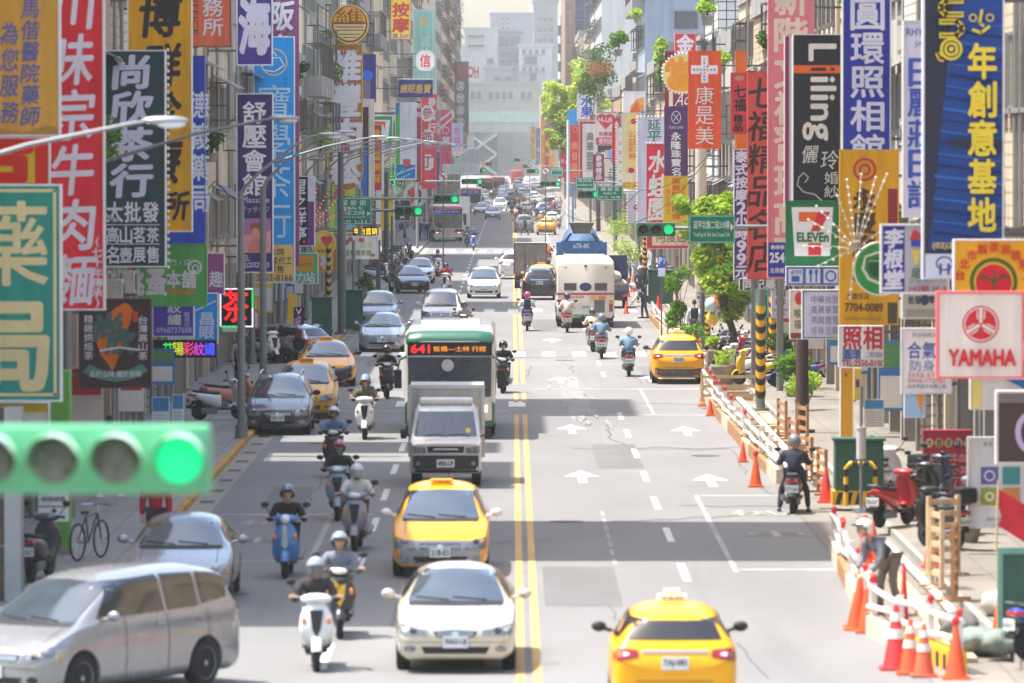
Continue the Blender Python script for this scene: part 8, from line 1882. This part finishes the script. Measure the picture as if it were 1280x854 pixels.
# ------------------------------------------------------------------ road works on the sunny side
WOOD = M((176, 128, 84), rough=.8, noise=.3, scale=5); WOODP = M((206, 176, 138), rough=.85, noise=.25, scale=4); RAILW = M((226, 220, 210), rough=.5, noise=.15); ORG = M((232, 84, 34), rough=.5, noise=.12); REDP = M((214, 44, 44), rough=.45, noise=.1)
WOODS = [WOODP, WOOD, M((214, 200, 176), rough=.85, noise=.3, scale=4)]; rg_b = random.Random(5)
def barrier(label, a, b, kind=0, tops=True):
 a, b = Vector((*a, 0)), Vector((*b, 0)); d = b - a; L = d.length; rz = math.atan2(d.y, d.x)
 t = thing('construction_barrier', label, 'barrier', a, rz, 'construction barriers along the lane')
 mb = MB(); j = rg_b.uniform; mb.box(0.02, L - .02, -.1, .1, 0, .26 + j(0, .1)); mb.build('base_board', WOODS[int(j(0, 3))] if kind == 0 else STRY, t)
 if kind:
  mb = MB(); n = int(L / .5)
  for i in range(n): mb.add([(i * .5 + .04, .106, .02), (i * .5 + .26, .106, .02), (i * .5 + .26, .106, .24), (i * .5 + .04, .106, .24)], [(0, 1, 2, 3)])
  mb.build('warning_stripes', STRB, t)
 for z in (.46, .72):
  mb = MB(); mb.tube([(-.1, j(-.05, .05), z + j(-.06, .06)), (L * .5, j(-.03, .03), z + j(-.04, .03)), (L + .1, j(-.05, .05), z + j(-.06, .06))], .048, 8); mb.build('rail', RAILW, t, smooth=60)
 for x in (.12, L - .12):
  mb = MB(); hp = .84 + j(-.08, .1); mb.box(x - .045, x + .045, -.05, .05, .2, hp); mb.build('post', RAILW, t)
  if j(0, 1) < .55:
   mb = MB(); mb.cyl((x, 0, hp), (x, 0, hp + .05), .04, n=10); mb.ell((x, 0, hp + .09), (.055, .055, .065), 10, 6); mb.build('warning_lamp', REDP, t, smooth=50)
 return t
path = [[(6.5, 82.2), (6.2, 84.4), (5.9, 86.6), (5.64, 88.9), (5.7, 91.6), (5.78, 94.6), (5.85, 98), (5.94, 102), (6.04, 106.6)], [(6.1, 129), (6.05, 133), (6.0, 137), (5.96, 141), (5.94, 145), (5.92, 149), (5.9, 153), (5.88, 157), (5.87, 161), (5.87, 165), (5.88, 169), (5.9, 173), (6.0, 178)],
  [(6.5, 190), (6.5, 196), (6.45, 202), (6.4, 208), (6.38, 214), (6.35, 220), (6.32, 226), (6.3, 232), (6.28, 239), (6.25, 246), (6.25, 254)]]
nm = [['nearest the row of cones', 'behind the nearest one', 'third from the cones', 'where the worker bends', 'just behind the worker', 'with a bare top rail behind the worker', 'before the end of the near run', 'at the far end of the near run'],
  ['at the gap by the stopped scooter', 'second from the gap', 'third from the gap', 'fourth from the gap', 'fifth from the gap', 'sixth from the gap', 'sixth from the taxi', 'fifth from the taxi', 'fourth from the taxi', 'third from the taxi', 'second from the taxi', 'beside the taxi bumper'],
  ['beside the taxi roof lamp', 'second past the taxi', 'third past the taxi', 'fourth past the taxi', 'fifth past the taxi', 'level with the white helmet rider', 'fourth from the white bus', 'third from the white bus', 'second from the white bus', 'beside the white bus']]
for r_, (run, names) in enumerate(zip(path, nm)):
 for i, (a, b) in enumerate(zip(run, run[1:])): barrier('white railed barrier on a %s base, %s' % ('striped' if r_ == 0 and i < 2 else 'wooden', names[i]), a, b, 1 if r_ == 0 and i < 2 else 0)
def cone(label, px, py, h=.75, m=None, bands=False, z=0.005, lean=0, group='traffic cones', lamp=False):
 Y = FPX * (CAMH - z) / (py - 187.0); t = thing('traffic_cone', label, 'traffic cone', ((px - 640) / KK(Y), Y, z), 0, group); s = h / .75
 t.rotation_euler = (lean, lean * .6, 0)
 if h > 1.1: t.scale = (.4, .4, 1)
 mb = MB(); mb.bbox(-.19 * s, .19 * s, -.19 * s, .19 * s, 0, .04, .012); mb.lathe([(.155 * s, .04), (.145 * s, .07), (.035 * s, .72 * s), (.02 * s, h)], 16); mb.build('cone_body', m or ORG, t, smooth=40)
 if bands:
  for a, b in ((.36, .47), (.56, .66)):
   f = lambda q: .155 + (.035 - .155) * (q - .06) / .66 + .004
   mb = MB(); mb.lathe([(f(a) * s, a * s), (f(b) * s, b * s)], 16); mb.build('white_band', RAILW, t, smooth=40)
 if lamp: mb = MB(); mb.ell((0, 0, h + .06), (.06, .06, .08), 10, 6); mb.build('warning_lamp', REDP, t, smooth=50)
for i, (px, py, h, bands, col, lb, z, ln, lp) in enumerate(((1121, 838, .95, True, REDP, 'tall red cone with white bands at the left of the front row', .005, 0, False), (1139, 844, .8, True, ORG, 'orange cone with white bands second in the front row', .005, 0, False), (1156, 847, .76, True, M((196, 92, 60), rough=.6), 'faded brown orange cone third in the front row', .005, 0, False), (1196, 850, .78, False, ORG, 'plain orange cone in front of the big sack', .005, 0, True),
  (1072, 788, .85, False, ORG, 'orange cone leaning on the near barrier', .005, .1, False), (1084, 792, .7, False, ORG, 'orange cone behind the leaning one', .005, 0, False), (1082, 704, .75, False, ORG, 'orange cone beside the white railing behind the worker', .005, 0, True), (1092, 700, .7, False, ORG, 'orange cone hidden by the worker', .005, 0, False), (1131, 800, 1.2, False, REDP, 'thin red and white delineator behind the front cones', .005, 0, False),
  (1033, 629, .75, False, M((222, 56, 44), rough=.5), 'red cone on the pavement by the green cabinet', .13, 0, False), (1166, 710, .8, False, ORG, 'orange cone by the wooden rack', .13, 0, False), (945, 609, .7, False, ORG, 'orange cone outside the barrier at the gap', .005, 0, True), (929, 578, .5, False, ORG, 'orange cone pressed to the barrier', .005, 0, False), (888, 520, .5, False, ORG, 'orange cone at the corner of the middle run', .005, 0, False), (878, 508, .5, False, ORG, 'orange cone at the taxi side of the middle run', .005, 0, False),
  (783, 371, .95, False, ORG, 'orange cone beside the pale sacks', .005, 0, False), (792, 365, 1.0, False, ORG, 'orange cone behind the one by the sacks', .005, 0, False), (776, 376, .6, False, ORG, 'short orange barrel by the white bus', .005, 0, False), (815, 377, 1.0, False, M((196, 110, 76), rough=.6), 'faded cone beside the bent worker', .005, 0, False), (821, 376, .8, False, REDP, 'red cone behind the bent worker', .005, 0, True), (823, 391, .8, False, REDP, 'red cone in front of the bent worker', .005, 0, False), (783, 392, .6, False, ORG, 'orange cone at the foot of the far barriers', .005, 0, False), (1253, 790, .7, False, ORG, 'orange cone beside the green framed board', .13, 0, False))):
 cone(lb, px, py, h, col, bands, z, ln, lamp=lp)
def rack(label, px, py, w, h, rz, m=None, n=4):
 Y = FPX * (CAMH - .13) / (py - 187.0); t = thing('wooden_rack', label, 'wooden rack', ((px - 640) / KK(Y), Y, .13), rz, 'wooden racks by the shop fronts')
 for s in (-1, 1):
  mb = MB(); mb.box(s * w / 2 - .04, s * w / 2 + .04, -.035, .035, .05, h); mb.build('upright', m or WOOD, t); mb = MB(); mb.box(s * w / 2 - .06, s * w / 2 + .06, -.25, .25, 0, .05); mb.build('foot', m or WOOD, t)
 for i in range(n): z = .2 + (h - .35) * i / (n - 1); mb = MB(); mb.box(-w / 2 + .04, w / 2 - .04, -.02, .02, z, z + .09); mb.build('slat', m or WOOD, t)
for (px, py, w, h, rz, n, lb) in ((1172, 736, .7, 1.35, 100, 5, 'tall bleached wooden rack leaning by the black scooter'), (1180, 720, .65, 1.4, 35, 6, 'ladder like wooden rack behind the bleached one'), (1194, 752, .55, 1.3, 80, 6, 'brown wooden rack in front of the ladder like one'), (978, 548, 1.5, 1.0, 95, 4, 'long brown railing nearest the striped pole'), (992, 575, 1.4, 1.0, 95, 4, 'long brown railing second from the striped pole'), (1012, 600, 1.3, 1.0, 92, 4, 'long brown railing by the dark helmet'), (1028, 618, 1.2, 1.0, 95, 4, 'long brown railing behind the green cabinet'), (1004, 560, 1.0, 1.1, 100, 4, 'brown railing against the shop side'), (912, 505, 1.6, .9, 3, 3, 'rusty rail frame across the dug up strip'), (838, 440, 1.4, 1.2, 80, 3, 'pale wooden frame by the climbing plant'), (852, 452, 1.2, 1.1, 100, 4, 'pale wooden frame in front of the climbing plant')):
 rack(lb, px, py, w, h, rad(rz), WOOD if 'brown' in lb else WOODP, n)
for i, (x, y0, y1, w, m, lb) in enumerate(((6.75, 84, 104, .28, WOODP, 'long pale plank laid behind the near barrier'), (7.15, 86, 108, .14, RAILW, 'long white pipe laid behind the near barrier'), (6.5, 130, 158, .12, RAILW, 'long white pipe laid behind the middle barrier'), (6.85, 128, 172, .16, RAILW, 'white pipe beside the kerb of the middle run'), (7.2, 132, 168, .3, WOODP, 'pale plank beside the kerb of the middle run'), (6.8, 192, 236, .2, RAILW, 'white pipe behind the far barriers'), (7.15, 190, 226, .3, WOODP, 'pale plank behind the far barriers'))):
 mb = MB()
 if m is RAILW: mb.tube([(x, y0, .09), (x + .02, (y0 + y1) / 2, .09), (x, y1, .09)], w / 2, 8)
 else: mb.box(x - w / 2, x + w / 2, y0, y1, .02, .08)
 tag(mb.build('plank' if m is WOODP else 'pipe', m), lb, 'plank' if m is WOODP else 'pipe', 'planks and pipes in the dug up lane')
rg = random.Random(9)
TR = M((84, 76, 68), rough=.95, noise=.3)
for i in range(16):
 y = 132 + i * 2.6 + (14 if i > 9 else 0); mb = MB(); mb.box(6.35, 7.3, y, y + .3, .012, .1 + .04 * (i % 3)); tag(mb.build('timber', WOODP if i % 3 else TR), 'short timber laid crosswise in the dug up lane', 'timber', 'cross timbers in the dug up lane')
def cabinet(label, px, py, w, h, d, m, guard=False, base=True):
 Y = FPX * (CAMH - .13) / (py - 187.0); t = thing('utility_cabinet', label, 'cabinet', ((px - 640) / KK(Y), Y, .13), 0, 'utility cabinets on the pavement')
 b = .3 if base else 0
 if base:
  mb = MB(); mb.box(-w / 2 - .06, w / 2 + .06, -.06, d + .06, 0, b - .003, 0)
  for i in range(5): x = -w / 2 + w * i / 5; mb.add([(x, -.064, .02), (x + w * .1, -.064, .02), (x + w * .16, -.064, b - .03), (x + w * .06, -.064, b - .03)], [(0, 1, 2, 3)], 1)
  mb.build('plinth', [STRY, STRB], t)
 mb = MB(); mb.bbox(-w / 2, w / 2, 0, d, b, h, .025); mb.build('casing', m, t)
 for s in (-1, 1): mb = MB(); mb.box(min(0.01 * s, s * (w / 2 - .05)), max(.01 * s, s * (w / 2 - .05)), -.012, .01, b + .06, h - .07); mb.build('door', m, t)
 mb = MB(); mb.box(-w / 2 - .04, w / 2 + .04, -.05, d + .04, h, h + .05); mb.build('lid', m, t)
 if guard:
  mb = MB(); mb.tube([(-w * .3, -.35, 0), (-w * .3, -.35, .8), (-w * .22, -.35, .9), (w * .22, -.35, .9), (w * .3, -.35, .8), (w * .3, -.35, 0)], .05, 8); o = mb.build('guard_hoop', STRY, t, smooth=50); mb = MB()
  for (x, z) in ((-w * .3, .3), (-w * .3, .62), (w * .3, .3), (w * .3, .62)): mb.cyl((x, -.35, z), (x, -.35, z + .16), .053, n=10)
  for x in (-.12, .12): mb.cyl((x - .06, -.35, .9), (x + .06, -.35, .9), .053, n=10)
  mb.build('black_bands', STRB, o)
 return t
GC = M((40, 92, 70), rough=.55, noise=.2)
cabinet('green transformer cabinet on a striped plinth with a hoop guard', 1075, 632, 1.02, 1.35, .7, GC, True)
mbx = cabinet('dark green cabinet on the shady pavement by the shrub', 440, 412, .9, 1.6, .6, GC, False, False); cabinet('second dark green cabinet on the shady pavement', 402, 420, .8, 1.5, .6, GC, False, False); cabinet('green signal cabinet on the sunny pavement by the parking sign', 826, 380, 1.2, 1.6, .6, GC, False, False); cabinet('small green control box beside the striped yellow pole', 972, 468, .7, 2.3, .4, GC, False, False)
t = thing('notice_board', 'green framed site board at the edge of the pavement', 'board', (7.35, 86, .13), 0)
mb = MB(); mb.box(.08, 1.5, -.02, .02, .08, 1.35); mb.build('panel', M((40, 84, 66), rough=.5, noise=.15), t); mb = MB()
for (a, b, c, d) in ((0, .08, 0, 1.45), (.08, 1.5, 1.35, 1.45), (.08, 1.5, 0, .08)): mb.box(a, b, -.05, .05, c, d)
mb.build('frame', M((120, 160, 138), rough=.5, noise=.15), t)
SKG = M((128, 140, 128), rough=.85, noise=.3, scale=4)
sack('big pale green sack behind the front cones', (7.0, 85.2, .02), (.4, .46, .21), SKG, 11); sack('second pale green sack beside the big one', (7.3, 84.4, .1), (.3, .36, .19), SKG, 12); sack('small grey bundle on top behind the sacks', (6.9, 87.5, .02), (.3, .4, .24), M((110, 108, 104), rough=.8, noise=.3), 13); sack('white sack by the wooden racks', (7.75, 91, .13), (.24, .3, .2), SK, 14)
for i, (x, y, r) in enumerate(((7.62, 81.6, .3), (7.72, 81.4, .3), (7.82, 81.2, .3))):
 mb = MB(); mb.lathe([(r * .6, -.07), (r * .92, -.08), (r, -.03), (r, .03), (r * .92, .08), (r * .6, .07)], 20, 0, Matrix.Translation((x, y, r + .13)) @ Matrix.Rotation(PI / 2, 4, 'Y')); tag(mb.build('old_tyre', RUBBER, smooth=50), 'worn black tyre standing in the row at the barrier end', 'tyre', 'row of worn tyres')
def bicycle(label, loc, rz):
 t = thing('bicycle', label, 'bicycle', loc, rz)
 for y in (-.52, .52):
  mb = MB(); n = 24; mb.tube([(0, y + .33 * math.cos(2 * PI * i / n), .34 + .33 * math.sin(2 * PI * i / n)) for i in range(n + 1)], .02, 6); w = mb.build('wheel', RUBBER, t, smooth=60); mb = MB()
  for i in range(12): a = PI * i / 6; mb.cyl((0, y, .34), (0, y + .32 * math.cos(a), .34 + .32 * math.sin(a)), .003, n=4)
  mb.build('spokes', CHROME, w)
 mb = MB(); A, B_, C_, D_, E_ = (0, -.52, .34), (0, -.36, .82), (0, .16, .78), (0, .05, .32), (0, .52, .34)
 for a, b in ((B_, C_), (B_, D_), (C_, D_), (C_, E_), (D_, E_), (A, B_)): mb.cyl(a, b, .018, n=7)
 mb.build('frame', M((50, 52, 56), rough=.4), t); mb = MB(); mb.tube([(-.28, -.28, .98), (-.1, -.38, .98), (.1, -.38, .98), (.28, -.28, .98)], .014, 6); mb.cyl((0, -.38, .98), (0, -.36, .82), .016); mb.build('handlebar', CHROME, t); mb = MB(); mb.ell((0, .2, .86), (.08, .14, .04), 10, 6); mb.build('saddle', BLACK, t)
bicycle('black bicycle leaning beside the green pillar', (-7.7, 103.5, .14), rad(160))
t = thing('shop_pillar', 'bright green pillar of the pharmacy arcade', 'pillar', (-8.35, 105, .13)); mb = MB(); mb.bbox(-.2, .2, -.2, .2, 0, 3.4, .03); mb.build('shaft', M((110, 176, 70), rough=.5, noise=.15), t); mb = MB(); mb.box(-.24, .24, -.24, .24, 0, .12); mb.build('plinth', M_CONC, t)
t = thing('shop_pillar', 'polished brown marble pillar at the near shady corner', 'pillar', (-8.75, 94, .13)); mb = MB(); mb.box(-1.6, .35, 0, .7, 0, 3.2); mb.build('shaft', M((86, 66, 58), rough=.3, noise=.35, scale=7), t); mb = MB(); mb.box(.352, .62, -.05, .6, 0, 3.2); mb.build('corner_strip', ALU, t)
for z in (.9, 1.7, 2.4): mb = MB(); mb.box(-1.6, .352, -.012, -.002, z, z + .02); mb.build('joint_line', M_CONC, t)
t = thing('flag', 'crossed red flag hanging before the white board', 'flag', (7.98, 92, 1.5)); mb = MB(); g = [[(x * .9 - .1 + .05 * math.sin(z * 6), .05 * math.sin(x * 7 + z * 3), z * .62 - x * .55) for x in [i / 6 for i in range(7)]] for z in [j / 4 for j in range(5)]]
mb.loft(g, closed=False, caps=False); mb.build('cloth', M((206, 36, 52), rough=.8, noise=.1), t, smooth=60); mb = MB(); mb.cyl((-.14, 0, -.4), (-.1, 0, .75), .02); mb.build('staff', WOODP, t)
t = thing('flag', 'narrow red banner on a white staff by the leafy plants', 'flag', ((996 - 640) / KK(158), 158, .13)); mb = MB(); mb.loft([[(x, .04 * math.sin(z * 5), z) for x in (0.03, .12, .22)] for z in (.7, 1.0, 1.4, 1.8, 2.1)], closed=False, caps=False); mb.build('cloth', M((216, 40, 46), rough=.8), t, smooth=60); mb = MB(); mb.cyl((0, 0, 0), (0, 0, 2.15), .02); mb.build('staff', RAILW, t)
t = thing('flag', 'yellow flag with black marks by the parked black scooter', 'flag', ((356 - 640) / KK(204), 204, .13)); mb = MB(); mb.loft([[(x + .04 * z, .04 * math.sin(z * 5), z) for x in (0.03, .18, .34)] for z in (1.0, 1.3, 1.7, 2.0, 2.3)], closed=False, caps=False); mb.build('cloth', M((230, 190, 40), rough=.8), t, smooth=60); mb = MB(); mb.cyl((0, 0, 0), (0, 0, 2.5), .02); mb.build('staff', POLED, t)
s = sign('dark violet vertical banner hung from a lamp post', 367, 384, 380, 416, 200, (60, 34, 62), [T('V', 370, 386, 377, 393, W_, 'h', .02), T('珠寶銀樓', 371, 395, 377, 414, (190, 170, 190), 'v')], frame=None, thick=.03, bracket=False, name='banner')
s = sign('small white notice with a red foot by the shady shrub', 424, 339, 432, 366, 250, (226, 224, 224), [('r', 424.5, 357, 431.5, 361, (190, 50, 60)), T('ㄅ', 426, 341, 430, 349, (70, 90, 150), 'h')], frame=None, thick=.05, bracket=False)
for i, (c, dx, dz, lb) in enumerate((((236, 150, 40), 0, 1.9, 'orange'), ((240, 160, 50), .05, 1.6, 'amber'), ((190, 220, 236), -.25, 1.4, 'pale blue'), ((226, 226, 230), .1, 1.1, 'white'), ((236, 190, 60), -.2, .9, 'yellow'))):
 t = thing('balloon', '%s balloon in the bunch by the tree trunk' % lb, 'balloon', ((898 - 640) / KK(204) + dx, 204 + i * .1, .13 + dz + .5), 0, 'bunch of balloons'); mb = MB(); mb.ell((0, 0, 0), (.24, .24, .28), 14, 10); mb.build('skin', M(c, rough=.2, noise=0, coat=.5), t, smooth=60); mb = MB(); mb.tube([(0, 0, -.28), (.05 - dx * .5, 0, -1), (-dx, 0, -dz - .5)], .006, 4); mb.build('string', BLACK, t)
# ------------------------------------------------------------------ balcony greenery, posters on pillars
rg = random.Random(31)
ORD = ('first', 'second', 'third', 'fourth', 'fifth', 'sixth', 'seventh', 'eighth', 'ninth', 'tenth', 'eleventh', 'twelfth')
for sd in (-1, 1):
 for i in range(10):
  Y = 135 + i * 24 + rg.uniform(-6, 6); z = 7.2 + rg.choice((0, 3.2, 3.2, 6.4)) + (.6 if sd > 0 else 0)
  shrub('balcony plant on the %s facades, %s from the viewer' % ('shady' if sd < 0 else 'sunny', ORD[i]), (sd * 9.45, Y, z), rg.uniform(.4, .8), rg.uniform(.7, 1.5), 260, rg.choice((LF_G, LF_Y, LF_D)), .1, .2, group='plants on roofs and balconies')
PC = ((196, 60, 60), 'red', (70, 120, 180), 'blue', (226, 190, 80), 'yellow', (224, 220, 210), 'white', (90, 140, 90), 'green', (206, 120, 70), 'orange')
for sd in (-1, 1):
 for i in range(12):
  Y = 112 + i * 12.5; c = rg.randrange(6); w, h, z0 = rg.uniform(.45, .9), rg.uniform(.8, 1.9), rg.uniform(.9, 1.6)
  if sd > 0 and i < 2: continue
  mb = MB(); x = sd * (9.2 + rg.uniform(-.15, .3)); mb.box(-w / 2, w / 2, -.03, .03, 0, h, 0); mb.box(-w / 2 + .05, w / 2 - .05, -.036, -.031, h * .62, h - .06, 1); mb.box(-w / 2 + .05, w / 2 - .05, -.036, -.031, .08, h * .5, 2)
  o = mb.build('poster_board', [PM(PC[2 * c]), PM(PC[(2 * c + 6) % 12]), PM((214, 210, 204))], None); o.location = (x, Y, z0 + .13)
  tag(o, '%s poster board on an arcade pillar, %s along the %s side' % (PC[2 * c + 1], ORD[i], 'shady' if sd < 0 else 'sunny'), 'poster', 'poster boards on the arcade pillars')
for i, (x, y0, x1, y1, lb) in enumerate(((190, 496, 212, 540, 'blue headed notice sheet on the shady pavement'), (215, 493, 230, 532, 'narrower blue notice sheet beside the first'))):
 sign(lb, x, y0, x1, y1, 138, (196, 210, 214), [('r', x + 1, y0 + 1, x1 - 1, y0 + 18, (70, 120, 170))] + [('l', [(x + 3, y0 + 23 + q * 4), (x1 - 3, y0 + 23 + q * 4)], 1, (150, 170, 170)) for q in range(3)], frame=None, thick=.05, bracket=False)
